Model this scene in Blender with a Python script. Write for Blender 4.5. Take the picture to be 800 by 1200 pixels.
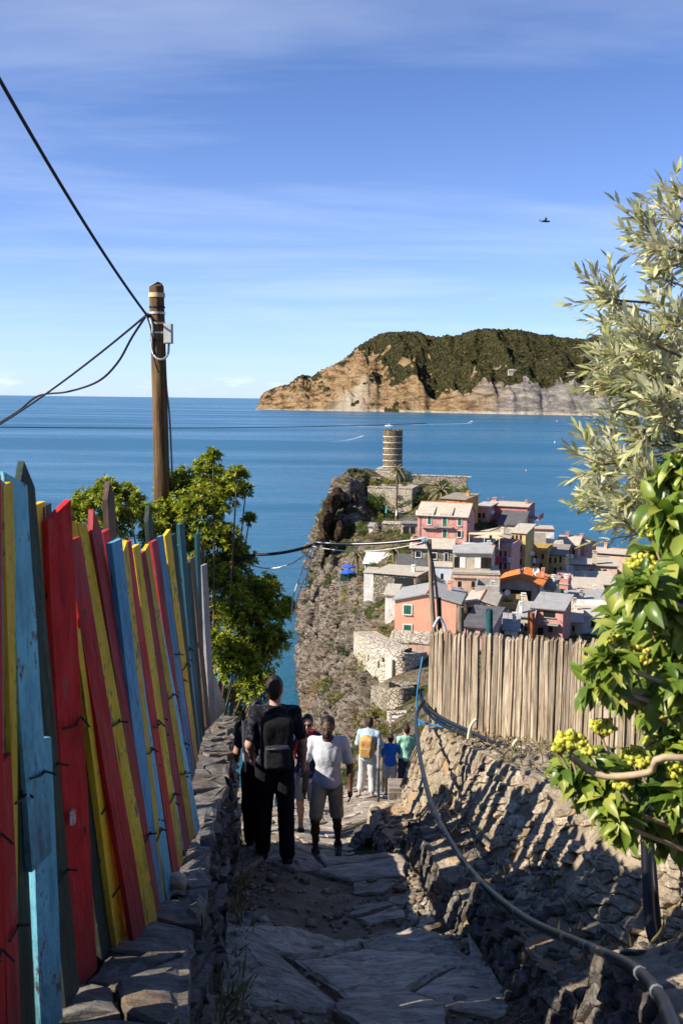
import bpy, bmesh, math, random
import numpy as np
from mathutils import Vector, Matrix

for _o in list(bpy.data.objects): bpy.data.objects.remove(_o)
scene = bpy.context.scene
C = scene.collection
rad = math.radians
rng = random.Random(7)

# ------------------------------------------------------------------ camera
FPX = 1167.0                      # focal length in pixels of an 800 px wide frame (35 mm lens)
EYE = Vector((0.0, 0.0, 62.0))    # eye height above the sea (z = 0)
PITCH, ROLL = rad(6.47), rad(0.7)
_f = Vector((0, math.cos(PITCH), -math.sin(PITCH)))
_r0 = Vector((1, 0, 0)); _u0 = Vector((0, math.sin(PITCH), math.cos(PITCH)))
_r = _r0*math.cos(ROLL) + _u0*math.sin(ROLL)
_u = _u0*math.cos(ROLL) - _r0*math.sin(ROLL)
cam_data = bpy.data.cameras.new('camera'); cam = bpy.data.objects.new('camera', cam_data)
C.objects.link(cam); scene.camera = cam
cam.matrix_world = Matrix(((_r.x, _u.x, -_f.x, EYE.x), (_r.y, _u.y, -_f.y, EYE.y), (_r.z, _u.z, -_f.z, EYE.z), (0, 0, 0, 1)))
cam_data.sensor_fit = 'VERTICAL'; cam_data.sensor_height = 36.0; cam_data.lens = 36.0*FPX/1200.0
cam_data.clip_start = 0.05; cam_data.clip_end = 300000.0
cam_data.dof.use_dof = True; cam_data.dof.focus_distance = 14.0; cam_data.dof.aperture_fstop = 8.0

def ray(px, py):
    return _f + _r*((px-400.0)/FPX) + _u*((600.0-py)/FPX)
def at(px, py, d):
    """world point seen at photograph pixel (px, py), d metres away along the ground (world Y)"""
    k = ray(px, py); return EYE + k*(d/k.y)

# ------------------------------------------------------------------ light
SUN_AZ = math.atan2(-1.0, -0.36)   # the sun stands to the left and a little behind
SUN_EL = rad(35.0)
sd = Vector((math.sin(SUN_AZ)*math.cos(SUN_EL), math.cos(SUN_AZ)*math.cos(SUN_EL), math.sin(SUN_EL)))
sl = bpy.data.lights.new('sun', 'SUN'); sl.energy = 5.0; sl.angle = rad(0.5); sl.color = (1.0, 0.91, 0.77)
sun = bpy.data.objects.new('sun', sl); C.objects.link(sun)
sun.rotation_euler = (-sd).to_track_quat('-Z', 'Y').to_euler(); sun.location = (-60, -30, 120)

world = bpy.data.worlds.new('World'); scene.world = world; world.use_nodes = True
wt = world.node_tree; wt.nodes.clear()
def wn(t, **k):
    n = wt.nodes.new(t)
    for a, b in k.items(): setattr(n, a, b)
    return n
sky = wn('ShaderNodeTexSky', sky_type='NISHITA', sun_disc=False)
sky.sun_elevation = SUN_EL; sky.sun_rotation = SUN_AZ % (2*math.pi)
sky.altitude = 0; sky.air_density = 0.5; sky.dust_density = 0.0; sky.ozone_density = 3.0
tint = wn('ShaderNodeMixRGB', blend_type='MULTIPLY'); tint.inputs['Fac'].default_value = 1.0; tint.inputs['Color2'].default_value = (0.98, 1.15, 1.44, 1)
wt.links.new(sky.outputs[0], tint.inputs['Color1'])
# thin streaks of high cloud: noise on the direction projected to a flat layer overhead
tc = wn('ShaderNodeTexCoord'); sx = wn('ShaderNodeSeparateXYZ'); wt.links.new(tc.outputs['Generated'], sx.inputs[0])
def wmath(op, a, b=None, c=None):
    n = wn('ShaderNodeMath', operation=op)
    for i, q in enumerate((a, b, c)):
        if q is None: continue
        if isinstance(q, (int, float)): n.inputs[i].default_value = q
        else: wt.links.new(q, n.inputs[i])
    return n.outputs[0]
zc = wmath('MAXIMUM', sx.outputs['Z'], 0.0)
zz = wmath('ADD', zc, 0.10)
cx = wmath('DIVIDE', sx.outputs['X'], zz); cy = wmath('DIVIDE', sx.outputs['Y'], zz)
cb = wn('ShaderNodeCombineXYZ'); wt.links.new(cx, cb.inputs[0]); wt.links.new(cy, cb.inputs[1])
hz = wmath('EXPONENT', wmath('MULTIPLY', zc, -1.0/0.10)); hz = wmath('MULTIPLY', hz, 0.9)
hsv = wn('ShaderNodeMixRGB'); hsv.inputs['Color2'].default_value = (4.3, 5.15, 6.5, 1)     # sea haze low over the horizon, all round
wt.links.new(hz, hsv.inputs['Fac']); wt.links.new(tint.outputs[0], hsv.inputs['Color1'])
mp = wn('ShaderNodeMapping'); mp.inputs['Rotation'].default_value = (0, 0, rad(-14)); mp.inputs['Scale'].default_value = (0.30, 0.95, 1.0); mp.inputs['Location'].default_value = (0.9, 0.35, 0)
wt.links.new(cb.outputs[0], mp.inputs['Vector'])
n1 = wn('ShaderNodeTexNoise'); n1.inputs['Scale'].default_value = 1.3; n1.inputs['Detail'].default_value = 7; n1.inputs['Roughness'].default_value = 0.58; n1.inputs['Distortion'].default_value = 0.35
wt.links.new(mp.outputs[0], n1.inputs['Vector'])
rp = wn('ShaderNodeValToRGB'); rp.color_ramp.elements[0].position = 0.48; rp.color_ramp.elements[1].position = 0.85
rp.color_ramp.elements[1].color = (0.40, 0.40, 0.40, 1)
wt.links.new(n1.outputs['Fac'], rp.inputs['Fac'])
fade = wn('ShaderNodeMapRange'); fade.inputs['From Min'].default_value = 0.02; fade.inputs['From Max'].default_value = 0.10
wt.links.new(sx.outputs['Z'], fade.inputs['Value'])
fac = wmath('MULTIPLY', rp.outputs['Color'], fade.outputs['Result'])
# low small cumulus heads just over the horizon
mp2 = wn('ShaderNodeMapping'); mp2.inputs['Scale'].default_value = (26, 26, 95)
wt.links.new(tc.outputs['Generated'], mp2.inputs['Vector'])
n2 = wn('ShaderNodeTexNoise'); n2.inputs['Scale'].default_value = 1.0; n2.inputs['Detail'].default_value = 5
wt.links.new(mp2.outputs[0], n2.inputs['Vector'])
rp2 = wn('ShaderNodeValToRGB'); rp2.color_ramp.elements[0].position = 0.54; rp2.color_ramp.elements[1].position = 0.70
rp2.color_ramp.elements[1].color = (0.5, 0.5, 0.5, 1)
wt.links.new(n2.outputs['Fac'], rp2.inputs['Fac'])
band = wmath('SUBTRACT', sx.outputs['Z'], 0.013); band = wmath('ABSOLUTE', band)
bm_ = wn('ShaderNodeMapRange'); bm_.inputs['From Min'].default_value = 0.011; bm_.inputs['From Max'].default_value = 0.002
wt.links.new(band, bm_.inputs['Value'])
fac2 = wmath('MULTIPLY', rp2.outputs['Color'], bm_.outputs['Result'])
facs = wmath('MAXIMUM', fac, fac2)
mx = wn('ShaderNodeMixRGB'); mx.inputs['Color2'].default_value = (6.6, 7.3, 8.6, 1)
wt.links.new(facs, mx.inputs['Fac']); wt.links.new(hsv.outputs[0], mx.inputs['Color1'])
bg = wn('ShaderNodeBackground'); bg.inputs['Strength'].default_value = 0.088
wo = wn('ShaderNodeOutputWorld'); wt.links.new(mx.outputs[0], bg.inputs['Color']); wt.links.new(bg.outputs[0], wo.inputs['Surface'])
world.cycles.sampling_method = 'AUTOMATIC'

scene.view_settings.view_transform = 'Standard'; scene.view_settings.look = 'None'
scene.view_settings.exposure = 0.85; scene.view_settings.gamma = 1.0
scene.view_settings.use_curve_mapping = False
try:
    scene.cycles.use_denoising = True; scene.cycles.denoiser = 'OPENIMAGEDENOISE'
    scene.cycles.max_bounces = 6; scene.cycles.diffuse_bounces = 3; scene.cycles.glossy_bounces = 3; scene.cycles.transmission_bounces = 4
    scene.cycles.transparent_max_bounces = 8; scene.cycles.caustics_reflective = False; scene.cycles.caustics_refractive = False
except Exception: pass

# ------------------------------------------------------------------ numeric helpers
def _hash(ix, iy, iz, seed):
    h = (ix.astype(np.int64)*374761393 + iy.astype(np.int64)*668265263 + iz.astype(np.int64)*2147483647 + seed*1274126177) & 0xffffffff
    h = ((h ^ (h >> 13))*1274126177) & 0xffffffff
    h = h ^ (h >> 16)
    return (h & 0xffffff)/float(0xffffff)
def vnoise(p, seed=0):
    p = np.asarray(p, float); i = np.floor(p); f = p - i; f = f*f*f*(f*(f*6-15)+10)
    ix, iy, iz = i[..., 0], i[..., 1], i[..., 2]; r = 0
    for a in (0, 1):
        for b in (0, 1):
            for c in (0, 1):
                w = (f[..., 0] if a else 1-f[..., 0])*(f[..., 1] if b else 1-f[..., 1])*(f[..., 2] if c else 1-f[..., 2])
                r = r + w*_hash(ix+a, iy+b, iz+c, seed)
    return r*2-1
def fbm(p, octv=5, seed=0, gain=0.5, lac=2.03):
    a, s, r = 1.0, 0.0, 0.0; p = np.asarray(p, float)
    for o in range(octv):
        r = r + a*vnoise(p*(lac**o)+17.3*o, seed+o); s += a; a *= gain
    return r/s
def ridged(p, octv=4, seed=0):
    a, s, r = 1.0, 0.0, 0.0; p = np.asarray(p, float)
    for o in range(octv):
        r = r + a*(1-2*np.abs(vnoise(p*(2.1**o)+9.1*o, seed+o))); s += a; a *= 0.5
    return r/s
def P3(x, y, z): return np.stack(np.broadcast_arrays(x, y, z), -1).astype(float)
def sstep(a, b, x):
    t = np.clip((x-a)/(b-a), 0, 1); return t*t*(3-2*t)

# ------------------------------------------------------------------ mesh helpers
class MB:
    def __init__(s): s.v, s.f, s.m, s.sm = [], [], [], []
    def add(s, vs, fs, mi=0, smooth=False):
        o = len(s.v); s.v.extend([tuple(v) for v in vs])
        for f in fs: s.f.append([o+i for i in f]); s.m.append(mi); s.sm.append(smooth)
        return s
    def box(s, c, sz, M=None, mi=0, taper=1.0):
        x, y, z = sz[0]/2, sz[1]/2, sz[2]/2
        vs = [Vector((a*x*(taper if e > 0 else 1), b*y*(taper if e > 0 else 1), e*z)) for e in (-1, 1) for a, b in ((-1, -1), (1, -1), (1, 1), (-1, 1))]
        if M is not None: vs = [M @ v for v in vs]
        vs = [v + Vector(c) for v in vs]
        return s.add(vs, [(3, 2, 1, 0), (4, 5, 6, 7), (0, 1, 5, 4), (1, 2, 6, 5), (2, 3, 7, 6), (3, 0, 4, 7)], mi)
    def tube(s, pts, r, n=8, mi=0, caps=True, smooth=True):
        pts = [Vector(p) for p in pts]; k = len(pts)
        if not isinstance(r, (list, tuple)): r = [r]*k
        rings = []; prev = None
        for i, p in enumerate(pts):
            t = (pts[min(i+1, k-1)] - pts[max(i-1, 0)])
            if t.length < 1e-9: t = Vector((0, 0, 1))
            t.normalize()
            if prev is None:
                a = Vector((1, 0, 0)) if abs(t.x) < 0.8 else Vector((0, 1, 0))
                x = t.cross(a).normalized()
            else: x = (prev - t*prev.dot(t)).normalized()
            prev = x; y = t.cross(x)
            rings.append([p + (x*math.cos(2*math.pi*j/n) + y*math.sin(2*math.pi*j/n))*r[i] for j in range(n)])
        vs = [v for R in rings for v in R]; fs = []
        for i in range(k-1):
            for j in range(n):
                fs.append((i*n+j, i*n+(j+1) % n, (i+1)*n+(j+1) % n, (i+1)*n+j))
        s.add(vs, fs, mi, smooth)
        if caps:
            s.add(rings[0], [tuple(range(n-1, -1, -1))], mi); s.add(rings[-1], [tuple(range(n))], mi)
        return s
    def grid(s, V, mi=0, smooth=True):
        n, m = V.shape[:2]; vs = V.reshape(-1, 3)
        fs = [(i*m+j, i*m+j+1, (i+1)*m+j+1, (i+1)*m+j) for i in range(n-1) for j in range(m-1)]
        return s.add(vs, fs, mi, smooth)
    def mesh(s, name):
        me = bpy.data.meshes.new(name); me.from_pydata(s.v, [], s.f); me.update()
        if any(s.sm): me.polygons.foreach_set('use_smooth', s.sm)
        if any(s.m): me.polygons.foreach_set('material_index', s.m)
        return me
def npmesh(name, V, F, smooth=False):
    """fast mesh from numpy arrays (quads or tris)"""
    V = np.asarray(V, np.float32); F = np.asarray(F, np.int32); k = F.shape[1]
    me = bpy.data.meshes.new(name); me.vertices.add(len(V)); me.vertices.foreach_set('co', V.ravel())
    me.loops.add(F.size); me.loops.foreach_set('vertex_index', F.ravel())
    me.polygons.add(len(F)); me.polygons.foreach_set('loop_start', np.arange(0, F.size, k, dtype=np.int32))
    if smooth: me.polygons.foreach_set('use_smooth', np.ones(len(F), bool))
    me.update(calc_edges=True); me.validate()
    return me
def gridfaces(n, m):
    i, j = np.meshgrid(np.arange(n-1), np.arange(m-1), indexing='ij'); a = (i*m+j).ravel()
    return np.stack([a, a+1, a+m+1, a+m], 1)
def attr(me, name, vals):
    a = me.attributes.new(name, 'FLOAT', 'POINT'); a.data.foreach_set('value', np.asarray(vals, np.float32).ravel())
def link(name, data, mats=None, parent=None, loc=None, rot=None, scale=None):
    o = bpy.data.objects.new(name, data); C.objects.link(o)
    if data is not None and mats is not None and len(data.materials) == 0:
        for m in (mats if isinstance(mats, (list, tuple)) else [mats]): data.materials.append(m)
    if parent is not None: o.parent = parent
    if loc is not None: o.location = loc
    if rot is not None: o.rotation_euler = rot
    if scale is not None: o.scale = scale
    return o
def tag(o, label, cat, group=None):
    o['label'] = label; o['category'] = cat
    if group: o['group'] = group
    return o
def kind(o, k, label=None):
    o['kind'] = k
    if label: o['label'] = label
    return o
def empty(name, loc=(0, 0, 0), rz=0.0):
    o = bpy.data.objects.new(name, None); C.objects.link(o); o.location = loc; o.rotation_euler = (0, 0, rz); o.empty_display_size = 0.1
    return o
def put(name, mb, mats, parent=None, loc=None):
    return link(name, mb.mesh(name), mats, parent, loc)

# ------------------------------------------------------------------ material helper
class NT:
    def __init__(s, name):
        s.m = bpy.data.materials.new(name); s.m.use_nodes = True; s.t = s.m.node_tree; s.t.nodes.clear()
        s.out = s.t.nodes.new('ShaderNodeOutputMaterial'); s.b = s.t.nodes.new('ShaderNodeBsdfPrincipled')
        s.t.links.new(s.b.outputs[0], s.out.inputs[0])
    def n(s, t, **k):
        q = s.t.nodes.new(t)
        for a, b in k.items(): setattr(q, a, b)
        return q
    def l(s, a, b): s.t.links.new(a, b)
    def coord(s, kind='Object', scale=(1, 1, 1), rot=(0, 0, 0), rnd=True):
        c = s.n('ShaderNodeTexCoord'); m = s.n('ShaderNodeMapping'); m.inputs['Scale'].default_value = scale; m.inputs['Rotation'].default_value = rot
        s.l(c.outputs[kind], m.inputs['Vector'])
        if rnd:
            oi = s.n('ShaderNodeObjectInfo'); a = s.n('ShaderNodeVectorMath', operation='SCALE'); a.inputs[0].default_value = (37.0, 91.0, 53.0)
            s.l(oi.outputs['Random'], a.inputs['Scale']); ad = s.n('ShaderNodeVectorMath', operation='ADD')
            s.l(m.outputs[0], ad.inputs[0]); s.l(a.outputs[0], ad.inputs[1]); return ad.outputs[0]
        return m.outputs[0]
    def pos(s, scale=(1, 1, 1), rot=(0, 0, 0)):
        g = s.n('ShaderNodeNewGeometry'); m = s.n('ShaderNodeMapping'); m.inputs['Scale'].default_value = scale; m.inputs['Rotation'].default_value = rot
        s.l(g.outputs['Position'], m.inputs['Vector']); return m.outputs[0]
    def noise(s, vec, scale=5, detail=5, rough=0.55, dist=0.0):
        q = s.n('ShaderNodeTexNoise'); q.inputs['Scale'].default_value = scale; q.inputs['Detail'].default_value = detail
        q.inputs['Roughness'].default_value = rough; q.inputs['Distortion'].default_value = dist; s.l(vec, q.inputs['Vector']); return q.outputs['Fac']
    def vor(s, vec, scale=5, feature='F1', out='Distance', rnd=1.0):
        q = s.n('ShaderNodeTexVoronoi', feature=feature); q.inputs['Scale'].default_value = scale; q.inputs['Randomness'].default_value = rnd; s.l(vec, q.inputs['Vector']); return q.outputs[out]
    def ramp(s, fac, stops):
        q = s.n('ShaderNodeValToRGB'); e = q.color_ramp.elements
        while len(e) < len(stops): e.new(0.5)
        for i, (p, c) in enumerate(stops):
            e[i].position = p
            if isinstance(c, (int, float)): c = (c, c, c)
            e[i].color = (*c[:3], 1)
        s.l(fac, q.inputs['Fac']); return q.outputs['Color']
    def mix(s, fac, a, b, mode='MIX'):
        q = s.n('ShaderNodeMixRGB', blend_type=mode)
        for sock, v in ((q.inputs['Fac'], fac), (q.inputs['Color1'], a), (q.inputs['Color2'], b)):
            if isinstance(v, (int, float)): sock.default_value = v if sock.name == 'Fac' else (v, v, v, 1)
            elif isinstance(v, (tuple, list)): sock.default_value = (*v[:3], 1)
            else: s.l(v, sock)
        return q.outputs[0]
    def math(s, op, a, b=None):
        q = s.n('ShaderNodeMath', operation=op)
        for i, v in enumerate((a, b)):
            if v is None: continue
            if isinstance(v, (int, float)): q.inputs[i].default_value = v
            else: s.l(v, q.inputs[i])
        return q.outputs[0]
    def attr(s, name):
        q = s.n('ShaderNodeAttribute'); q.attribute_name = name; return q.outputs['Fac']
    def objrand(s): return s.n('ShaderNodeObjectInfo').outputs['Random']
    def bump(s, h, strength=0.5, dist=0.02, prev=None):
        q = s.n('ShaderNodeBump'); q.inputs['Strength'].default_value = strength; q.inputs['Distance'].default_value = dist
        s.l(h, q.inputs['Height'])
        if prev is not None: s.l(prev, q.inputs['Normal'])
        return q.outputs[0]
    def fin(s, col=None, rough=0.8, normal=None, spec=0.3, **k):
        if col is not None:
            if isinstance(col, (tuple, list)): s.b.inputs['Base Color'].default_value = (*col[:3], 1)
            else: s.l(col, s.b.inputs['Base Color'])
        if isinstance(rough, (int, float)): s.b.inputs['Roughness'].default_value = rough
        else: s.l(rough, s.b.inputs['Roughness'])
        s.b.inputs['Specular IOR Level'].default_value = spec
        if normal is not None: s.l(normal, s.b.inputs['Normal'])
        for a, b in k.items(): s.b.inputs[a].default_value = b
        return s.m
M = {}
def plain(name, col, rough=0.7, var=0.15, scale=8.0, bump=0.0, bdist=0.01, spec=0.3, metallic=0.0, objvar=0.0):
    if name in M: return M[name]
    t = NT(name); v = t.coord(); nz = t.noise(v, scale, 5)
    lo = tuple(c*(1-var) for c in col); hi = tuple(min(1, c*(1+var)) for c in col)
    c = t.ramp(nz, [(0.3, lo), (0.7, hi)])
    if objvar: c = t.mix(1.0, c, t.ramp(t.objrand(), [(0, 1-objvar), (1, 1.0)]), 'MULTIPLY')
    nb = t.bump(t.noise(v, scale*4, 4), bump, bdist) if bump else None
    M[name] = t.fin(c, rough, nb, spec, Metallic=metallic); return M[name]

# ------------------------------------------------------------------ sea
t = NT('sea_water')
v = t.pos()
big = t.noise(t.pos((0.0007, 0.0042, 1)), 1.0, 5, 0.6, 0.6)         # long wind lanes
mid = t.noise(t.pos((0.012, 0.03, 1)), 1.0, 4, 0.6)
lane = t.ramp(big, [(0.42, 0.0), (0.62, 1.0)])
g = t.n('ShaderNodeNewGeometry'); sp = t.n('ShaderNodeSeparateXYZ'); t.l(g.outputs['Position'], sp.inputs[0])
nearf = t.n('ShaderNodeMapRange'); nearf.inputs['From Min'].default_value = 420; nearf.inputs['From Max'].default_value = 150
t.l(sp.outputs['Y'], nearf.inputs['Value'])
col = t.mix(lane, (0.016, 0.115, 0.205), (0.022, 0.145, 0.245))
col = t.mix(t.math('MULTIPLY', nearf.outputs['Result'], 0.8), col, (0.006, 0.085, 0.125))     # green shallows under the cliff
col = t.mix(t.ramp(mid, [(0.35, 0.0), (0.75, 0.35)]), col, (0.006, 0.05, 0.10))
rough = t.mix(lane, 0.34, 0.20)
w1 = t.noise(t.pos((0.35, 0.9, 1)), 1.0, 5, 0.62, 0.4); w2 = t.noise(t.pos((0.05, 0.12, 1)), 1.0, 3, 0.55)
nb = t.bump(w1, 0.9, 0.55); nb = t.bump(w2, 0.6, 2.2, nb)
sea_m = t.fin(col, rough, nb, 0.42, IOR=1.33)
xs = np.concatenate([-np.geomspace(120000, 60, 40), np.linspace(-50, 400, 40), np.geomspace(420, 120000, 40)])
ys = np.concatenate([[-3000, -500, 0], np.linspace(40, 500, 40), np.geomspace(520, 160000, 60)])
X, Y = np.meshgrid(xs, ys, indexing='ij')
sea = link('sea', npmesh('sea', P3(X, Y, 0*X).reshape(-1, 3), gridfaces(len(xs), len(ys))[:, ::-1].copy()), sea_m); kind(sea, 'structure')

# ------------------------------------------------------------------ far headland
SIL = [(296, 481), (303, 478), (308, 466), (313, 460), (322, 455), (332, 453), (340, 452), (352, 442), (358, 441), (366, 443), (376, 436), (388, 431), (400, 424), (410, 416), (420, 406), (432, 399),
       (446, 391), (458, 388.5), (475, 389), (500, 391.5), (530, 391), (550, 388.5), (565, 387.5), (585, 388), (600, 387.5), (620, 389), (650, 391), (668, 395), (690, 399), (720, 401), (760, 404), (840, 410), (1000, 420)]
def headland(name, sil, Y0, slope, L, x0, x1, seed):
    nx, ny = 520, 150
    xs = np.linspace(x0, x1, nx); tt = np.linspace(-0.04, 1.6, ny)
    Ys = Y0 + slope*xs + 70*fbm(P3(xs/240, 0*xs, 0*xs), 4, seed) + 25*fbm(P3(xs/50, 0*xs, 3+0*xs), 3, seed+1)
    sx = []; sh = []
    for px, py in sil:
        D = 5400.0
        for _ in range(6): X_ = at(px, py, D).x; D = Y0 + slope*X_ + L
        p = at(px, py, D); sx.append(p.x); sh.append(max(p.z, 0.0))
    R = np.interp(xs, sx, sh)
    Xg, Tg = np.meshgrid(xs, tt, indexing='ij'); Yg = Ys[:, None] + Tg*L
    rise = np.interp(Tg, [-0.05, 0, 0.03, 0.12, 0.35, 0.7, 1.0, 1.25, 1.6], [-0.12, 0.0, 0.035, 0.23, 0.46, 0.80, 1.0, 0.94, 0.6])
    w = sstep(0.0, 0.25, Tg)*(1-0.75*sstep(0.8, 1.0, Tg))
    p = P3((Xg+.35*Yg)/190, Yg/420, 0*Xg)
    gul = ridged(p + 0.35*fbm(p*2, 3, seed+5)[..., None], 4, seed+2)
    H = R[:, None]*rise + w*np.minimum(R[:, None], 190)*0.55*(gul-0.34)
    H = H + (14*fbm(P3(Xg/45, Yg/45, 0*Xg), 4, seed+4) + 20*ridged(P3((Xg+.9*H+Yg*.3)/52, (Yg-.3*H)/150, 0*Xg), 4, seed+8))*np.clip(R[:, None]/120, 0.15, 1)*sstep(-0.01, 0.10, Tg)*(1-0.8*sstep(.85, 1, Tg))
    H = H + 3.5*np.maximum(fbm(P3(Xg/9, Yg/9, 0*Xg), 2, seed+14), 0)*sstep(0.3, 0.6, Tg)
    H = np.where(Tg < 0, np.minimum(H, -1.5), H)
    H = np.minimum(H, np.maximum(R[:, None], 4)*1.005 + 4*np.abs(fbm(P3(Xg/9, Yg/30, 0*Xg), 2, seed+3)))
    Xd = Xg - 0*H
    V = P3(Xd, Yg, H); me = npmesh(name, V.reshape(-1, 3), gridfaces(nx, ny)[:, ::-1].copy(), True)
    gx = np.gradient(H, axis=0)/(xs[1]-xs[0]); gy = np.gradient(H, axis=1)/(L*(tt[1]-tt[0])); st = np.hypot(gx, gy)
    return xs, Xg, Yg, H, Tg, R, st, me
HY0, HSL, HL = 5190.0, -0.53, 560.0
xs_, Xg, Yg, H, Tg, R_, st, me = headland('headland', SIL, HY0, HSL, HL, -475, 2500, 11)
nz = fbm(P3(Xg/150, Yg/150, H/150), 5, 40); nz2 = fbm(P3(Xg/38, Yg/38, H/38), 4, 44)
pxs = 400 + Xg/Yg*FPX
green = 0.08 + 0.55*sstep(385, 520, pxs + 70*nz) + 0.65*nz2 + 0.55*(Tg-0.42) + 0.25*nz + 0.35*sstep(400, 450, pxs)*sstep(.7, 1, Tg)
green = green - 0.16*sstep(400, 430, pxs)*sstep(540, 480, pxs)*sstep(.95, .7, Tg)
green = green - 0.9*sstep(0.26, 0.10, Tg)*sstep(440, 560, pxs)
attr(me, 'green', np.clip(sstep(0.20, 0.36, green), 0, 1)); attr(me, 'grey', np.clip(sstep(520, 610, pxs + 40*nz)*0.95, 0, 1))
attr(me, 'pale', np.clip(sstep(1.0, 0.0, np.abs(pxs-412-(Tg-.1)*60)/(8+26*sstep(.34, .0, Tg)))*sstep(.34, .20, Tg) + sstep(0.028, 0.012, Tg), 0, 1))
t = NT('headland_ground')
st1 = t.noise(t.pos((0.012, 0.012, 0.05), (rad(20), rad(42), 0)), 1.0, 8, 0.66, 0.4)
fine = t.noise(t.pos((0.05, 0.05, 0.05)), 1.0, 6, 0.7)
rock = t.ramp(st1, [(0.34, (0.075, 0.042, 0.02)), (0.46, (0.25, 0.155, 0.075)), (0.58, (0.41, 0.285, 0.155)), (0.70, (0.17, 0.105, 0.055))])
rockg = t.ramp(st1, [(0.3, (0.085, 0.075, 0.07)), (0.5, (0.24, 0.215, 0.195)), (0.66, (0.42, 0.39, 0.35)), (0.8, (0.17, 0.12, 0.09))])
rockc = t.mix(t.attr('grey'), rock, rockg)
rockc = t.mix(t.math('MULTIPLY', t.attr('pale'), 0.85), rockc, (0.50, 0.42, 0.32))
grn = t.ramp(t.noise(t.pos((0.075, 0.075, 0.075)), 1.0, 5, 0.75), [(0.34, (0.008, 0.011, 0.005)), (0.48, (0.032, 0.034, 0.013)), (0.60, (0.095, 0.075, 0.03)), (0.74, (0.17, 0.115, 0.055))])
gm = t.ramp(t.math('ADD', t.attr('green'), t.math('MULTIPLY', t.math('SUBTRACT', fine, 0.5), 1.1)), [(0.42, 0.0), (0.56, 1.0)])
col = t.mix(gm, rockc, grn)
nb = t.bump(fine, 1.0, 18.0); nb = t.bump(st1, 1.0, 26.0, nb)
head_m = t.fin(col, 0.95, nb, 0.1)
hl = link('headland', me, head_m); kind(hl, 'structure')
# a second ridge further back on the right
xs2, X2, Y2, H2, T2, R2, st2, me2 = headland('far_ridge', [(640, 430), (660, 410), (676, 400), (695, 394), (715, 390.5), (740, 392), (770, 397), (820, 396), (900, 400), (1000, 410)], 6900, -0.1, 700, 1400, 3600, 91)
attr(me2, 'green', np.ones(X2.size)*0.95); attr(me2, 'grey', np.ones(X2.size)); attr(me2, 'pale', np.zeros(X2.size))
kind(link('hills', me2, head_m), 'structure')
# woods on the headland: crowns too far to tell apart, one mass
def blob_mesh(seed, n=1):
    bm = bmesh.new(); bmesh.ops.create_icosphere(bm, subdivisions=n, radius=1.0)
    r = random.Random(seed)
    for q in bm.verts: q.co *= r.uniform(0.75, 1.2)
    V = np.array([q.co[:] for q in bm.verts]); F = np.array([[q.index for q in f.verts] for f in bm.faces]); bm.free(); return V, F
def scatter_blobs(name, pts, radii, mats, seed=0, n=1, zs=0.8):
    B = [blob_mesh(seed+i, n) for i in range(5)]; Vs, Fs, o = [], [], 0; rr = np.random.RandomState(seed)
    for i, (p, r) in enumerate(zip(pts, radii)):
        V, F = B[i % 5]; a = rr.rand()*6.28; c, s = math.cos(a), math.sin(a)
        W = V*r*np.array([1, 1, zs]); W = np.stack([W[:, 0]*c-W[:, 1]*s, W[:, 0]*s+W[:, 1]*c, W[:, 2]], 1) + p
        Vs.append(W); Fs.append(F+o); o += len(V)
    return link(name, npmesh(name, np.concatenate(Vs), np.concatenate(Fs)), mats)
rr = np.random.RandomState(5); pts, rds = [], []
gflat = np.clip(sstep(0.20, 0.36, green), 0, 1)
while len(pts) < 2600:
    i, j = rr.randint(0, Xg.shape[0]), rr.randint(15, 108)
    if gflat[i, j] > 0.75 and R_[i] > 60 and pxs[i, j] < 830:
        r = rr.uniform(2.5, 6.5); pts.append((Xg[i, j]+rr.uniform(-3, 3), Yg[i, j]+rr.uniform(-3, 3), H[i, j]+r*.25)); rds.append(r)
t = NT('far_trees'); col = t.ramp(t.noise(t.pos((.06, .06, .06)), 1.0, 4, .7), [(0.3, (0.010, 0.014, 0.006)), (0.52, (0.036, 0.042, 0.015)), (0.68, (0.10, 0.085, 0.034))])
wd = scatter_blobs('far_woodland', pts, rds, t.fin(col, 0.95, None, 0.05), 3); kind(wd, 'stuff', 'dark green scrub and pine wood covering the far headland'); wd['category'] = 'woodland'

# ------------------------------------------------------------------ promontory terrain
CP = [(400, 862, 118), (400, 800, 140), (400, 740, 165), (400, 700, 185), (400, 652, 222), (400, 608, 231), (407, 568, 237),
      (385, 862, 128), (385, 800, 152), (380, 720, 185), (378, 660, 216), (386, 600, 233),
      (420, 860, 103), (420, 800, 125), (420, 760, 142), (418, 700, 165), (418, 668, 182), (420, 640, 212), (425, 612, 229), (425, 592, 238), (422, 566, 246),
      (440, 862, 88), (440, 820, 108), (445, 800, 113), (440, 756, 132), (440, 703, 152), (440, 680, 166), (445, 640, 192), (445, 612, 226), (440, 605, 240), (445, 564, 254),
      (478, 862, 72), (475, 815, 105), (485, 772, 120), (478, 757, 131), (500, 695, 150), (490, 662, 168), (480, 625, 196), (475, 610, 220), (480, 604, 240), (500, 566, 254), (530, 572, 246),
      (540, 700, 148), (520, 662, 178), (560, 662, 185), (560, 615, 208), (600, 680, 188), (640, 680, 195), (590, 715, 150), (640, 758, 132), (560, 758, 127),
      (620, 628, 214), (660, 668, 208), (690, 700, 190), (700, 672, 214), (690, 752, 142), (760, 750, 140), (780, 700, 215)]
C3 = [tuple(at(*c)) for c in CP]
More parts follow.
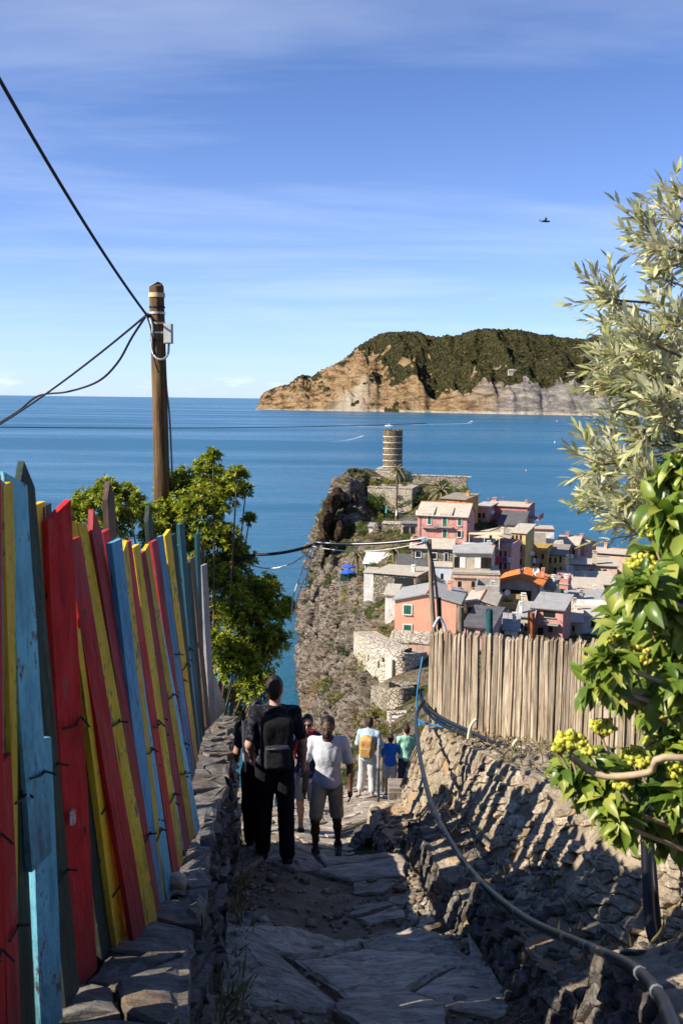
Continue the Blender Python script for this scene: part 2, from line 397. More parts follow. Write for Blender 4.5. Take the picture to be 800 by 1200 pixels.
C3 += [(-1, 20, 53.2), (1, 24, 51.6), (0, 30, 47.0), (3, 30, 48.5), (0, 50, 39.0), (3, 50, 40.5), (8, 50, 44.0), (8, 30, 51.0), (2, 75, 33), (20, 100, 33), (12, 60, 42), (10, 30, 52), (40, 100, 35), (50, 60, 46), (40, 30, 54),
       (-6, 22, 50.0), (-6, 50, 33), (-6, 90, 20), (80, 60, 44), (80, 100, 34), (80, 180, 14), (80, 240, 5), (40, 262, 14), (60, 250, 8), (-8, 150, 17), (-8, 120, 18)]
PROF = [(-6, 0.6), (0, 1.6), (3.85, 2.55), (4.05, 2.92), (6.30, 3.52), (6.52, 3.80), (9.45, 4.47), (9.75, 4.98), (11.0, 5.36), (11.2, 5.55), (12.1, 5.76), (14.0, 6.34), (14.2, 6.50), (17.0, 7.33), (17.2, 7.48), (20.0, 8.33), (21.6, 8.75), (24, 10.2)]
def below(d): return np.interp(d, [p[0] for p in PROF], [p[1] for p in PROF])
C3 = [c for c in C3 if c[1] > 21]
for d_ in (-30, -10, 0, 4, 8, 12, 16, 20):
    b_ = 62 - float(below(d_)) + (0.25*(-d_-6) if d_ < -6 else 0)
    C3 += [(-0.4-.05*d_, d_, b_-.6), (3.2, d_, b_+.5), (12, d_, b_+2.5), (40, d_, b_+9), (-1.7-.06*max(d_, 0), d_, b_-1.2), (-4.5, d_, b_-3.6), (-8, d_, b_-9), (90, d_, b_+20)]
C3 = np.array(C3)
def tps_fit(P, z, lam=2.0):
    n = len(P); d = np.hypot(P[:, None, 0]-P[None, :, 0], P[:, None, 1]-P[None, :, 1]); K = np.where(d > 0, d*d*np.log(d+1e-9), 0) + lam*np.eye(n)
    A = np.zeros((n+3, n+3)); A[:n, :n] = K; A[:n, n] = 1; A[:n, n+1:] = P; A[n, :n] = 1; A[n+1:, :n] = P.T
    return np.linalg.solve(A, np.concatenate([z, np.zeros(3)]))
PS = np.array([30.0, 60.0]); _P = C3[:, :2]/PS
_W = tps_fit(_P, C3[:, 2], 0.01)
def base_h(x, y):
    x = np.asarray(x, float); q = np.stack([x.ravel()/PS[0], np.asarray(y, float).ravel()/PS[1]], 1); out = np.zeros(len(q))
    for s in range(0, len(q), 20000):
        d = np.hypot(q[s:s+20000, None, 0]-_P[None, :, 0], q[s:s+20000, None, 1]-_P[None, :, 1])
        out[s:s+20000] = np.where(d > 0, d*d*np.log(d+1e-9), 0) @ _W[:len(_P)] + _W[len(_P)] + q[s:s+20000] @ _W[len(_P)+1:]
    return out.reshape(x.shape)
XFY = [-40, 20, 60, 100, 140, 175, 200, 215, 228, 240, 250, 258, 266, 274, 282, 292]
XFX = [-22, -17, -12.0, -10.0, -8.6, -7.8, -7.9, -9.0, -9.6, -7.6, -4.0, 0, 7, 18, 34, 60]
XFW = [13, 12, 9, 9, 8.5, 6.0, 4.5, 3.6, 3.4, 4.0, 4.5, 5, 6, 8, 9, 10]
def xfoot(y): return np.interp(y, XFY, XFX) + 1.2*fbm(P3(np.asarray(y)/14, 0*np.asarray(y), 0*np.asarray(y)), 4, 70)
def terrain_h(x, y):
    s = (x-xfoot(y))/np.interp(y, XFY, XFW)
    g = np.interp(s, [-0.4, 0, 0.06, 0.2, 0.5, 0.8, 1.0, 1.3], [-0.15, 0.0, 0.10, 0.30, 0.62, 0.86, 0.96, 1.0])
    return np.maximum(base_h(x, y), 2.0)*g
ysT = np.concatenate([np.arange(-36, 90, 1.0), np.arange(90, 256, 0.5), np.arange(256, 296, 1.0)])
u = np.concatenate([np.linspace(-0.35, 0, 6)[:-1], np.linspace(0, 1, 70)])
Xf = xfoot(ysT); Wf = np.interp(ysT, XFY, XFW)
xc = np.concatenate([Xf[:, None] + u[None, :]*Wf[:, None]*1.15, (Xf+Wf*1.15)[:, None] + np.linspace(0.25, 16, 55)[None, :], (Xf+Wf*1.15)[:, None] + np.linspace(16.8, 110, 60)[None, :]], 1)
Yt = np.repeat(ysT[:, None], xc.shape[1], 1); Zt = terrain_h(xc, Yt)
gy, gx = np.gradient(Zt, axis=0)/np.gradient(Yt, axis=0), np.gradient(Zt, axis=1)/np.maximum(np.gradient(xc, axis=1), 1e-3)
gy = gy - 0*gx
steep = np.clip(np.hypot(gx, np.clip(gy, -3, 3)), 0, 6)
N = P3(-gx, -gy, 1+0*gx); N /= np.linalg.norm(N, axis=-1, keepdims=True)
q = P3(xc, Yt, Zt); tl = q @ np.array([[0.9, 0.2, 0.35], [-.2, 0.95, -0.25], [-0.5, 0.3, 1.0]])   # tilted beds
strata = ridged(P3(tl[..., 0]/9, tl[..., 1]/9, tl[..., 2]/2.2), 4, 30)
disp = (2.0*fbm(q/7.5, 4, 20) + 1.5*(strata-.3) + 0.5*(ridged(tl/1.5, 3, 22)-.2))*np.maximum(sstep(0.35, 1.4, steep), 0.85*sstep(436, 418, 400+xc/np.maximum(Yt, 1)*FPX)*sstep(70, 95, Yt))*np.clip(Zt/4, 0.15, 1)
disp += 0.25*fbm(q/2.0, 4, 25)*np.clip(Zt/4, 0, 1)
disp *= sstep(25, 60, Yt)
V = q + N*disp[..., None]
me = npmesh('promontory', V.reshape(-1, 3), gridfaces(*Yt.shape)[:, ::-1].copy(), False)
vegn = fbm(q/6.0, 4, 50) + 0.35*fbm(q/1.6, 3, 52)
veg = sstep(0.0, 0.22, vegn + 0.30 - 0.40*np.maximum(steep, .75*sstep(436, 418, 400+xc/np.maximum(Yt, 1)*FPX)) - 0.25*sstep(10, 0, Zt) + 0.12*(strata < .2))
attr(me, 'veg', veg); attr(me, 'low', sstep(3.2, 0.8, V[..., 2])); attr(me, 'soil', sstep(1.2, 0.5, np.maximum(steep, 1.0*sstep(436, 418, 400+xc/np.maximum(Yt, 1)*FPX))))
t = NT('cliff_rock')
s1 = t.noise(t.pos((0.22, 0.22, 0.9), (rad(-16), rad(-30), 0)), 1.0, 8, 0.68, 0.6)
s2 = t.noise(t.pos((0.9, 0.9, 3.2), (rad(-16), rad(-30), 0)), 1.0, 6, 0.7, 0.4)
big = t.noise(t.pos((.07, .07, .07)), 1.0, 4)
rock = t.ramp(s1, [(0.30, (0.060, 0.046, 0.034)), (0.44, (0.18, 0.145, 0.108)), (0.56, (0.34, 0.285, 0.22)), (0.72, (0.13, 0.098, 0.07))])
rock = t.mix(t.ramp(s2, [(0.42, 0.95), (0.50, 0.0)]), rock, (0.030, 0.026, 0.022))
rock = t.mix(t.ramp(big, [(0.5, 0.0), (0.72, 0.5)]), rock, (0.26, 0.165, 0.085))
rock = t.mix(t.math('MULTIPLY', t.attr('low'), 0.75), rock, (0.05, 0.035, 0.022))
soil = t.ramp(t.noise(t.pos(), 1.1, 5, .7), [(0.35, (0.11, 0.082, 0.05)), (0.6, (0.24, 0.19, 0.12)), (0.75, (0.10, 0.105, 0.035))])
rock = t.mix(t.math('MULTIPLY', t.attr('soil'), 0.8), rock, soil)
vg = t.ramp(t.noise(t.pos(), 0.9, 6, .75), [(0.34, (0.018, 0.026, 0.008)), (0.5, (0.065, 0.075, 0.02)), (0.62, (0.12, 0.11, 0.035)), (0.74, (0.19, 0.135, 0.065))])
vm = t.ramp(t.math('ADD', t.attr('veg'), t.math('MULTIPLY', t.math('SUBTRACT', t.noise(t.pos(), 2.2, 5, .7), 0.5), 1.2)), [(0.55, 0.0), (0.68, 1.0)])
nb = t.bump(s1, 1.0, 1.6); nb = t.bump(s2, 1.0, 0.55, nb)
rock_m = t.fin(t.mix(vm, rock, vg), 0.95, nb, 0.12)
t = NT('shade_darkened_brown_rock'); s1 = t.noise(t.pos((0.3, 0.3, 1.1), (rad(-16), rad(-30), 0)), 1.0, 8, 0.7, 0.6); s2 = t.noise(t.pos((1.0, 1.0, 3.6), (rad(-16), rad(-30), 0)), 1.0, 6, 0.7, 0.4)
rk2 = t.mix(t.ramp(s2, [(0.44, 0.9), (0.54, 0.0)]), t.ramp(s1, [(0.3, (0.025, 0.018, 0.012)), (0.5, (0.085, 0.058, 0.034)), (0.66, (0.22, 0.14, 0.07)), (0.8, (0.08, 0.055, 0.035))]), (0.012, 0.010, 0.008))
rock_b = t.fin(rk2, 0.95, t.bump(s2, 1.0, .5, t.bump(s1, 1.0, 1.4)), 0.1)  # brown rock, darkened further to stand in for shade in the castle recess
ter = link('promontory', me, rock_m); kind(ter, 'structure')
def ground(x, y): return float(terrain_h(np.array([float(x)]), np.array([float(y)]))[0])

def unit3(v): return v/np.maximum(np.linalg.norm(v, axis=-1, keepdims=True), 1e-9)
# boulders at the foot of the cliff
def rock_chunk(seed, n=3, amp=0.35):
    bm = bmesh.new(); bmesh.ops.create_icosphere(bm, subdivisions=n, radius=1.0)
    V = np.array([q.co[:] for q in bm.verts]); F = np.array([[q.index for q in f.verts] for f in bm.faces]); bm.free()
    d = 1 + amp*fbm(V*1.1+seed*7.7, 4, seed) ; W = V*d[:, None]
    k = np.random.RandomState(seed)
    for _ in range(7):                                     # chop flat facets
        nrm = k.randn(3); nrm /= np.linalg.norm(nrm); lim = k.uniform(0.55, 0.85); e = W @ nrm - lim
        W = W - np.maximum(e, 0)[:, None]*nrm*0.9
    return W, F
ro = random.Random(8)
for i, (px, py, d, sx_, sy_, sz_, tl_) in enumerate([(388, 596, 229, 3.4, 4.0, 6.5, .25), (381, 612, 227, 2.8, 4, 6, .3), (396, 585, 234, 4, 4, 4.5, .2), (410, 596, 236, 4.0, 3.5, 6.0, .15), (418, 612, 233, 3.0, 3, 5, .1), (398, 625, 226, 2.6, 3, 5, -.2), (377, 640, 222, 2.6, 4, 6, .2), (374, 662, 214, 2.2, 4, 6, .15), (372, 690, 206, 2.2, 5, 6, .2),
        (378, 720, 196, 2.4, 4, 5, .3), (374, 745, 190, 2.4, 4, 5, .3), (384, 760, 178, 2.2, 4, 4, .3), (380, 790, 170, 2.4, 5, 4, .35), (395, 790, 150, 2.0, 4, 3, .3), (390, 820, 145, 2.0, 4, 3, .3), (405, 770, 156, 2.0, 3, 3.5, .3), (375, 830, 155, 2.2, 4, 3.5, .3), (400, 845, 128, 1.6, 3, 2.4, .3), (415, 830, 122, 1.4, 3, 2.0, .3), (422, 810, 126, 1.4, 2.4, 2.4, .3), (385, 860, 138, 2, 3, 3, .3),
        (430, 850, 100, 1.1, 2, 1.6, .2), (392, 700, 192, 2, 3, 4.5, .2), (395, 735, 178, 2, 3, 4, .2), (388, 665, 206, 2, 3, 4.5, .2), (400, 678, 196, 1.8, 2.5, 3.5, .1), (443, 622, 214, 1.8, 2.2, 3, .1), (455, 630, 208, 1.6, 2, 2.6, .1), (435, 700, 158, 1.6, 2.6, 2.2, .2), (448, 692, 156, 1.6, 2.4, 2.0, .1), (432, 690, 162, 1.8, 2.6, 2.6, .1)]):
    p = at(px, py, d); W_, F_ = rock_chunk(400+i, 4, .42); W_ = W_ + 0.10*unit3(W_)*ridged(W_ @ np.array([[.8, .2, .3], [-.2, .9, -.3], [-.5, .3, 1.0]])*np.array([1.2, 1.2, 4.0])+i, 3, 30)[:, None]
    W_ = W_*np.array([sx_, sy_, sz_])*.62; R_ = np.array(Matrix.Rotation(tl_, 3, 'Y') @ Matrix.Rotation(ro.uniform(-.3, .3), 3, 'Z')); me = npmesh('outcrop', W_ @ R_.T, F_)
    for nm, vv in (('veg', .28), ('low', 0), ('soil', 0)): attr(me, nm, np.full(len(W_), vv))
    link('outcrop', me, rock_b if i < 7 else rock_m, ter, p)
CH = []
for i in range(10):
    W_, F_ = rock_chunk(500+i, 3, .45); W_ = W_ + 0.16*unit3(W_)*ridged(W_ @ np.array([[.8, .2, .3], [-.2, .9, -.3], [-.5, .3, 1.0]])*np.array([1.2, 1.2, 4.5])+i, 3, 33)[:, None]; me = npmesh('outcrop', W_*np.array([1.0, 1.25, .85]), F_)
    for nm, vv in (('veg', .22), ('low', 0), ('soil', 0)): attr(me, nm, np.full(len(W_), vv))
    me.materials.append(rock_m); CH.append(me)
for i in range(150):
    px, py = ro.uniform(360, 436), ro.uniform(640, 872); k = ray(px, py); ds_ = np.linspace(60, 260, 400); zs_ = EYE.z+k.z/k.y*ds_; g_ = terrain_h(k.x/k.y*ds_, ds_); j_ = int(np.argmax(zs_ < g_))
    if zs_[j_] >= g_[j_] or (px > 405 and py < 745) or (px > 428 and py < 800): continue
    s_ = ro.uniform(.8, 2.1)*ds_[j_]/170; o_ = bpy.data.objects.new('outcrop', CH[i % 10]); C.objects.link(o_); o_.parent = ter; o_.location = (k.x/k.y*ds_[j_], ds_[j_], g_[j_]+.2*s_); o_.rotation_euler = (ro.uniform(-.3, .5), ro.uniform(.1, .7), ro.uniform(-.6, .6)); o_.scale = (s_*ro.uniform(.7, 1.2), s_*ro.uniform(.8, 1.5), s_*ro.uniform(.6, 1.1))
# low scrub spread over the slopes, too dense to count
ii, jj = np.nonzero((veg > .45) & (Yt > 55) & (Yt < 255) & (xc < 60) & (Zt > 4)); ar = (np.gradient(Yt, axis=0)*np.gradient(xc, axis=1)*np.sqrt(1+np.minimum(steep, 5)**2))[ii, jj]; k_ = np.random.RandomState(4); sel = k_.choice(len(ii), 5200, p=ar/ar.sum())
SCRUB = V[ii[sel], jj[sel]] + k_.randn(5200, 3)*np.array([.2, .2, .02])
for i, (px, py, s) in enumerate([(358, 706, 3.0), (352, 714, 2.4), (361, 722, 3.2), (354, 735, 2.0), (362, 696, 2.6), (364, 745, 2.4), (369, 812, 2.2), (362, 842, 2.8)]):
    k = ray(px, py); p = EYE + k*(61.4/-k.z)
    W, F = rock_chunk(200+i); o = link('shore_boulder', npmesh('shore_boulder', W*np.array([1.3, 1.6, .8])*s*.8, F), rock_m, loc=(p.x, p.y, 0.1), rot=(0, 0, i*1.3))
    for nm, vv in (('veg', 0), ('low', 0.9), ('soil', 0)): attr(o.data, nm, np.full(len(W), vv))
    tag(o, 'dark brown wet boulder in the water at the cliff foot', 'rock', 'boulders at the cliff foot')

# ------------------------------------------------------------------ village materials
def stucco(name, col, stain=0.35, patch=0.25):
    t = NT(name); v = t.coord(); n1_ = t.noise(v, 0.9, 6, .65); n2_ = t.noise(t.coord(scale=(1.2, 1.2, 0.16)), 2.2, 6, .7); n3_ = t.noise(v, 6, 5, .7)
    lo = tuple(c*(1-patch) for c in col); hi = tuple(min(1, c*1.08) for c in col)
    c = t.ramp(n1_, [(0.32, lo), (0.62, hi)]); gr = sum(col)/3
    c = t.mix(t.ramp(n2_, [(0.48, 0.0), (0.72, min(1, stain*1.5))]), c, (gr*.5, gr*.44, gr*.37))
    c = t.mix(t.ramp(n3_, [(0.56, 0.0), (0.74, 0.25)]), c, (gr*1.0, gr*.95, gr*.85))
    return t.fin(c, 0.93, t.bump(n3_, 0.5, 0.05), 0.1)
def slate_roof(name, c0, c1, c2):
    t = NT(name); v = t.coord(); b = t.n('ShaderNodeTexBrick'); t.l(v, b.inputs['Vector']); b.inputs['Scale'].default_value = 1.0
    b.inputs['Brick Width'].default_value = 0.55; b.inputs['Row Height'].default_value = 0.36; b.inputs['Mortar Size'].default_value = 0.015
    b.inputs['Color1'].default_value = (*c0, 1); b.inputs['Color2'].default_value = (*c1, 1); b.inputs['Mortar'].default_value = (*[q*.45 for q in c2], 1)
    c = t.mix(t.ramp(t.noise(v, 0.8, 6, .7), [(0.45, 0.0), (0.72, 0.75)]), b.outputs['Color'], c2)
    c = t.mix(t.ramp(t.noise(v, 5, 4, .7), [(0.55, 0.0), (0.75, 0.5)]), c, (0.10, 0.095, 0.085))
    return t.fin(c, 0.85, t.bump(t.noise(v, 3, 5), 0.6, 0.08), 0.2)
W = {'salmon': stucco('salmon_stucco', (0.70, 0.36, 0.24), 0.15, 0.06), 'pink': stucco('pink_stucco', (0.62, 0.30, 0.25)), 'rose': stucco('rose_stucco', (0.52, 0.19, 0.18)),
     'orange': stucco('orange_stucco', (0.66, 0.30, 0.09)), 'cream': stucco('cream_stucco', (0.72, 0.60, 0.40)), 'yellow': stucco('yellow_stucco', (0.58, 0.42, 0.17)), 'ochre': stucco('ochre_stucco', (0.48, 0.32, 0.10)),
     'lilac': stucco('lilac_stucco', (0.56, 0.33, 0.31)), 'white': stucco('white_stucco', (0.76, 0.74, 0.70)), 'beige': stucco('beige_stucco', (0.55, 0.47, 0.36)), 'peach': stucco('peach_stucco', (0.70, 0.46, 0.34)),
     'grey': stucco('grey_stucco', (0.36, 0.34, 0.31)), 'paleblue': stucco('pale_blue_stucco', (0.50, 0.60, 0.66), 0.15, 0.1)}
def stonewall(name, c0, c1, scale=1.4):
    t = NT(name); v = t.coord(scale=(1, 1, 1.5)); d = t.vor(v, scale, 'DISTANCE_TO_EDGE'); cc = t.vor(v, scale, 'F1', 'Color')
    s_ = t.n('ShaderNodeSeparateXYZ'); t.l(cc, s_.inputs[0])
    c = t.mix(s_.outputs[0], c0, c1); c = t.mix(t.ramp(t.noise(v, 0.6, 5), [(0.4, 0.0), (0.7, 0.6)]), c, tuple(q*1.35 for q in c1))
    c = t.mix(t.ramp(d, [(0.02, 0.85), (0.09, 0.0)]), c, tuple(q*.45 for q in c0))
    c = t.mix(t.ramp(t.noise(v, 4, 5, .7), [(0.52, 0.0), (0.75, 0.55)]), c, tuple(q*.5 for q in c0))
    nb = t.bump(t.ramp(d, [(0.0, 0.0), (0.12, 1.0)]), 0.9, 0.12); return t.fin(c, 0.95, t.bump(t.noise(v, 6, 4), 0.5, 0.05, nb), 0.1)
W['stone'] = stonewall('stone_masonry', (0.22, 0.18, 0.13), (0.38, 0.33, 0.25)); W['palestone'] = stonewall('pale_stone_masonry', (0.42, 0.36, 0.27), (0.58, 0.51, 0.41)); W['darkstone'] = stonewall('dark_stone_masonry', (0.12, 0.095, 0.065), (0.26, 0.205, 0.14))
RF = {'pale': slate_roof('pale_slate_roof', (0.52, 0.46, 0.37), (0.44, 0.39, 0.31), (0.56, 0.50, 0.41)), 'grey': slate_roof('grey_slate_roof', (0.36, 0.36, 0.35), (0.30, 0.30, 0.295), (0.42, 0.41, 0.39)),
      'brown': slate_roof('brown_slate_roof', (0.30, 0.26, 0.21), (0.23, 0.195, 0.155), (0.36, 0.31, 0.25)), 'dark': slate_roof('dark_slate_roof', (0.11, 0.11, 0.12), (0.085, 0.085, 0.09), (0.16, 0.155, 0.15))}
t = NT('terracotta_tiles'); v = t.coord(); c = t.ramp(t.noise(v, 2.2, 6, .75), [(0.3, (0.36, 0.10, 0.03)), (0.5, (0.60, 0.19, 0.055)), (0.7, (0.68, 0.29, 0.12))])
RF['tile'] = t.fin(c, 0.85, t.bump(t.noise(v, 8, 3), 0.4, 0.04), 0.15)
m_green = plain('green_shutter', (0.025, 0.13, 0.085), 0.6, 0.25, 4); m_dark = plain('dark_opening', (0.015, 0.014, 0.013), 0.35, 0.3, 3, spec=0.5); m_wframe = plain('white_trim', (0.72, 0.70, 0.66), 0.7, 0.1, 4)
m_brown = plain('brown_wood_trim', (0.12, 0.06, 0.03), 0.7, 0.25, 5); m_metal = plain('grey_metal', (0.28, 0.29, 0.30), 0.5, 0.2, 6, metallic=0.5); m_ridge = plain('red_ridge_tile', (0.48, 0.15, 0.06), 0.85, 0.3, 6)
m_white = plain('white_paint', (0.78, 0.78, 0.77), 0.6, 0.06, 3); m_blue = plain('blue_canvas', (0.03, 0.10, 0.50), 0.8, 0.1, 3)

m_gut = plain('dark_gutter', (.10, .075, .055), .6, .3, 8)
HOUSES = {}
class House:
    def __init__(s, name, label, xl, xr, ye, yb, d, a, depth, wall, roof='flat', rm='pale', rise=0.22, foot=6.0, cat='house', over=0.32, group=None):
        a = rad(a); s.a = a; s.O = at(xl, yb, d); s.ex = Vector((math.cos(a), -math.sin(a), 0)); s.ey = Vector((math.sin(a), math.cos(a), 0)); s.name = name
        s.root = empty(name, s.O, -a); tag(s.root, label, cat, group); HOUSES[name] = s
        s.w = s.front(xr, yb)[0]; s.h = s.front(xl, ye)[1]; s.dep = depth; s.wall = wall; w, h, D = s.w, s.h, depth; s.foot = foot
        mb = MB(); z0 = -foot
        r = rise*(w/2 if roof == 'gable_front' else D/2 if roof in ('gable_side', 'hip') else D)
        s.rise = r if roof not in ('flat', 'terrace') else 0.0
        if roof == 'gable_front':
            fr = [(0, 0, z0), (w, 0, z0), (w, 0, h), (w/2, 0, h+r), (0, 0, h)]; bk = [(x, D, z) for x, y, z in fr]
            mb.add(fr+bk, [(0, 1, 2, 3, 4), (9, 8, 7, 6, 5), (0, 5, 6, 1), (1, 6, 7, 2), (2, 7, 8, 3), (3, 8, 9, 4), (4, 9, 5, 0)])
        elif roof in ('gable_side', 'shed'):
            if roof == 'gable_side': prof = [(0, z0), (D, z0), (D, h), (D/2, h+r), (0, h)]
            else: prof = [(0, z0), (D, z0), (D, h+r), (0, h)]
            k = len(prof); L = [(0, y, z) for y, z in prof]; R = [(w, y, z) for y, z in prof]
            mb.add(L+R, [tuple(range(k-1, -1, -1)), tuple(range(k, 2*k))] + [(i, (i+1) % k, k+(i+1) % k, k+i) for i in range(k)])
        else:
            mb.box((w/2, D/2, (h+z0)/2), (w, D, h-z0))
        put('wall', mb, W[wall], s.root)
        s.roof = None; o = over; th = 0.16
        rb = MB()
        def slab(pts):                                    # a thick sloping quad
            n = (Vector(pts[1])-Vector(pts[0])).cross(Vector(pts[3])-Vector(pts[0])).normalized()
            if n.z < 0: n = -n
            up = [Vector(p)+n*th for p in pts]; rb.add([Vector(p)+n*0.004 for p in pts]+up, [(3, 2, 1, 0), (4, 5, 6, 7), (0, 1, 5, 4), (1, 2, 6, 5), (2, 3, 7, 6), (3, 0, 4, 7)])
        if roof == 'gable_front':
            sl_ = r/(w/2)
            slab([(-o, -o, h-sl_*o), (w/2, -o, h+r), (w/2, D+o, h+r), (-o, D+o, h-sl_*o)]); slab([(w/2, -o, h+r), (w+o, -o, h-sl_*o), (w+o, D+o, h-sl_*o), (w/2, D+o, h+r)])
        elif roof == 'gable_side':
            sl_ = r/(D/2)
            slab([(-o, -o, h-sl_*o), (w+o, -o, h-sl_*o), (w+o, D/2, h+r), (-o, D/2, h+r)]); slab([(-o, D/2, h+r), (w+o, D/2, h+r), (w+o, D+o, h-sl_*o), (-o, D+o, h-sl_*o)])
        elif roof == 'hip':
            e = D/2; A = [(-o, -o, h), (w+o, -o, h), (w+o, D+o, h), (-o, D+o, h)]; R1, R2 = (e*.8, e, h+r), (w-e*.8, e, h+r)
            rb.add(A+[R1, R2]+[(x, y, z-.14) for x, y, z in A], [(0, 1, 5, 4), (1, 2, 5), (2, 3, 4, 5), (3, 0, 4), (6, 7, 1, 0), (7, 8, 2, 1), (8, 9, 3, 2), (9, 6, 0, 3), (9, 8, 7, 6)])
        elif roof == 'shed':
            sl_ = r/D; slab([(-o, -o, h-sl_*o), (w+o, -o, h-sl_*o), (w+o, D+o, h+r+sl_*o), (-o, D+o, h+r+sl_*o)])
        if roof in ('flat', 'terrace'):
            rb.box((w/2, D/2, h+0.05), (w+2*o*.5, D+2*o*.5, 0.10))
            if roof == 'terrace':
                for c_, sz in (((w/2, 0.10, h+.55), (w, .2, .9)), ((w/2, D-.10, h+.55), (w, .2, .9)), ((.10, D/2, h+.55), (.2, D-.42, .9)), ((w-.10, D/2, h+.55), (.2, D-.42, .9))):
                    p_ = MB(); p_.box(c_, sz); put('parapet', p_, W[wall], s.root)
        s.roof = put('roof', rb, RF[rm], s.root)
        if roof in ('gable_front', 'gable_side', 'hip') and rise > 0.1:
            q_ = MB()
            if roof == 'gable_front': q_.tube([(w/2, -o, h+r+th*.9), (w/2, D+o, h+r+th*.9)], 0.13, 6)
            elif roof == 'gable_side': q_.tube([(-o, D/2, h+r+th*.9), (w+o, D/2, h+r+th*.9)], 0.13, 6)
            else: q_.tube([(D*.4, D/2, h+r), (w-D*.4, D/2, h+r)], 0.13, 6)
            put('ridge_tiles', q_, m_ridge, s.roof)
        # gutters, down pipe and a roof aerial
        if roof in ('gable_front', 'gable_side', 'shed') and w > 3:
            g_ = MB()
            if roof == 'gable_front': g_.tube([(w+o+.05, -o, h-rise*o), (w+o+.05, D+o, h-rise*o)], .07, 6); g_.tube([(w-.3, -.06, h-.2), (w-.3, -.06, -2)], .045, 6)
            else: g_.tube([(-o, -o-.05, h-.02-rise*o*.5), (w+o, -o-.05, h-.02-rise*o*.5)], .07, 6); g_.tube([(w*.06, -.06, h-.1), (w*.06, -.06, -2)], .045, 6)
            put('gutter', g_, m_gut, s.root)
        ar_ = random.Random(int(xl*7+yb))
        if ar_.random() < .6:
            ax_, ay_ = w*ar_.uniform(.2, .8), D*ar_.uniform(.35, .6); z_ = h+s.rise*.6; m_ = MB(); m_.tube([(ax_, ay_, z_-.4), (ax_, ay_, z_+1.7)], .025, 5)
            for k in range(4): m_.tube([(ax_-.35+.05*k, ay_, z_+1.1+.18*k), (ax_+.35-.05*k, ay_, z_+1.1+.18*k)], .014, 4)
            put('aerial', m_, m_metal, s.root)
    def front(s, px, py, off=0.0):
        k = ray(px, py); tt_ = (s.O + s.ey*off - EYE).dot(s.ey)/k.dot(s.ey); q = EYE + k*tt_ - s.O
        return q.dot(s.ex), q.z
    def side(s, px, py):
        k = ray(px, py); tt_ = (s.O + s.ex*s.w - EYE).dot(s.ex)/k.dot(s.ex); q = EYE + k*tt_ - s.O
        return q.dot(s.ey), q.z
    def win(s, x0, y0, x1, y1, ty='d', face='front'):
        f = s.front if face == 'front' else s.side
        a0, z1 = f(x0, y0); a1, z0 = f(x1, y1); 
        if face != 'front': a0, a1 = min(a0, a1), max(a0, a1)
        w_, h_ = abs(a1-a0), abs(z1-z0); c_, z = (a0+a1)/2, (z0+z1)/2
        return s.winm(c_, z, w_, h_, ty, face)
    def winm(s, c_, z, w_, h_, ty='d', face='front'):
        def B(cx, off, cz, sx_, th, sz):
            m_ = MB()
            if face == 'front': m_.box((cx, -off, cz), (sx_, th, sz))
            else: m_.box((s.w+off, cx, cz), (th, sx_, sz))
            return m_
        fw = max(0.10, min(0.16, w_*.14))
        pane = put('window', B(c_, 0.012, z, w_-.02, 0.05, h_-.02), m_green if ty == 'g' else m_dark, s.root)
        if ty in ('g', 'w', 'gw'):
            m_ = MB()
            for dx, dz, sx_, sz in ((-(w_+fw)/2, 0, fw, h_+2*fw), ((w_+fw)/2, 0, fw, h_+2*fw), (0, (h_+fw)/2, w_, fw), (0, -(h_+fw)/2, w_, fw)):
                b_ = B(c_+dx, 0.04, z+dz, sx_, 0.10, sz); m_.add(b_.v, b_.f)
            put('frame', m_, m_wframe, pane)
        if ty == 'g':
            m_ = MB()
            for dx in (-w_*.25, w_*.25):
                b_ = B(c_+dx, 0.05, z, w_*.47, 0.04, h_*.96); m_.add(b_.v, b_.f)
                for k in range(6):
                    b_ = B(c_+dx, 0.078, z-h_*.4+k*h_*.16, w_*.36, 0.02, h_*.05); m_.add(b_.v, b_.f)
            put('shutter', m_, m_green, pane)
        if ty in ('gd', 'gw'):
            for dx in (-w_*.72, w_*.72): put('shutter', B(c_+dx, 0.05, z, w_*.42, 0.05, h_), m_green, pane)
        put('sill', B(c_, 0.10, z-h_/2-.06, w_*1.15, 0.22, 0.09), m_wframe if ty != 'd' else W['grey'], pane)
        return pane
    def chimney(s, x, y, z, w_=0.6, h_=1.3, wall=None):
        m_ = MB(); m_.box((x, y, z+h_/2-.4), (w_, w_, h_+.8)); m_.box((x, y, z+h_+.05), (w_+.2, w_+.2, .10)); m_.box((x-.2, y, z+h_+.2), (.12, w_*.8, .22)); m_.box((x+.2, y, z+h_+.2), (.12, w_*.8, .22)); m_.box((x, y, z+h_+.36), (w_+.15, w_+.15, .08))
        return put('chimney', m_, W[wall or s.wall], s.roof)
    def part(s, name, x0, y0, x1, y1, mat, out=0.1, th=0.2):
        a0, z1 = s.front(x0, y0); a1, z0 = s.front(x1, y1); m_ = MB(); m_.box(((a0+a1)/2, -out-th/2+.1, (z0+z1)/2), (abs(a1-a0), th, abs(z1-z0))); return put(name, m_, mat, s.root)
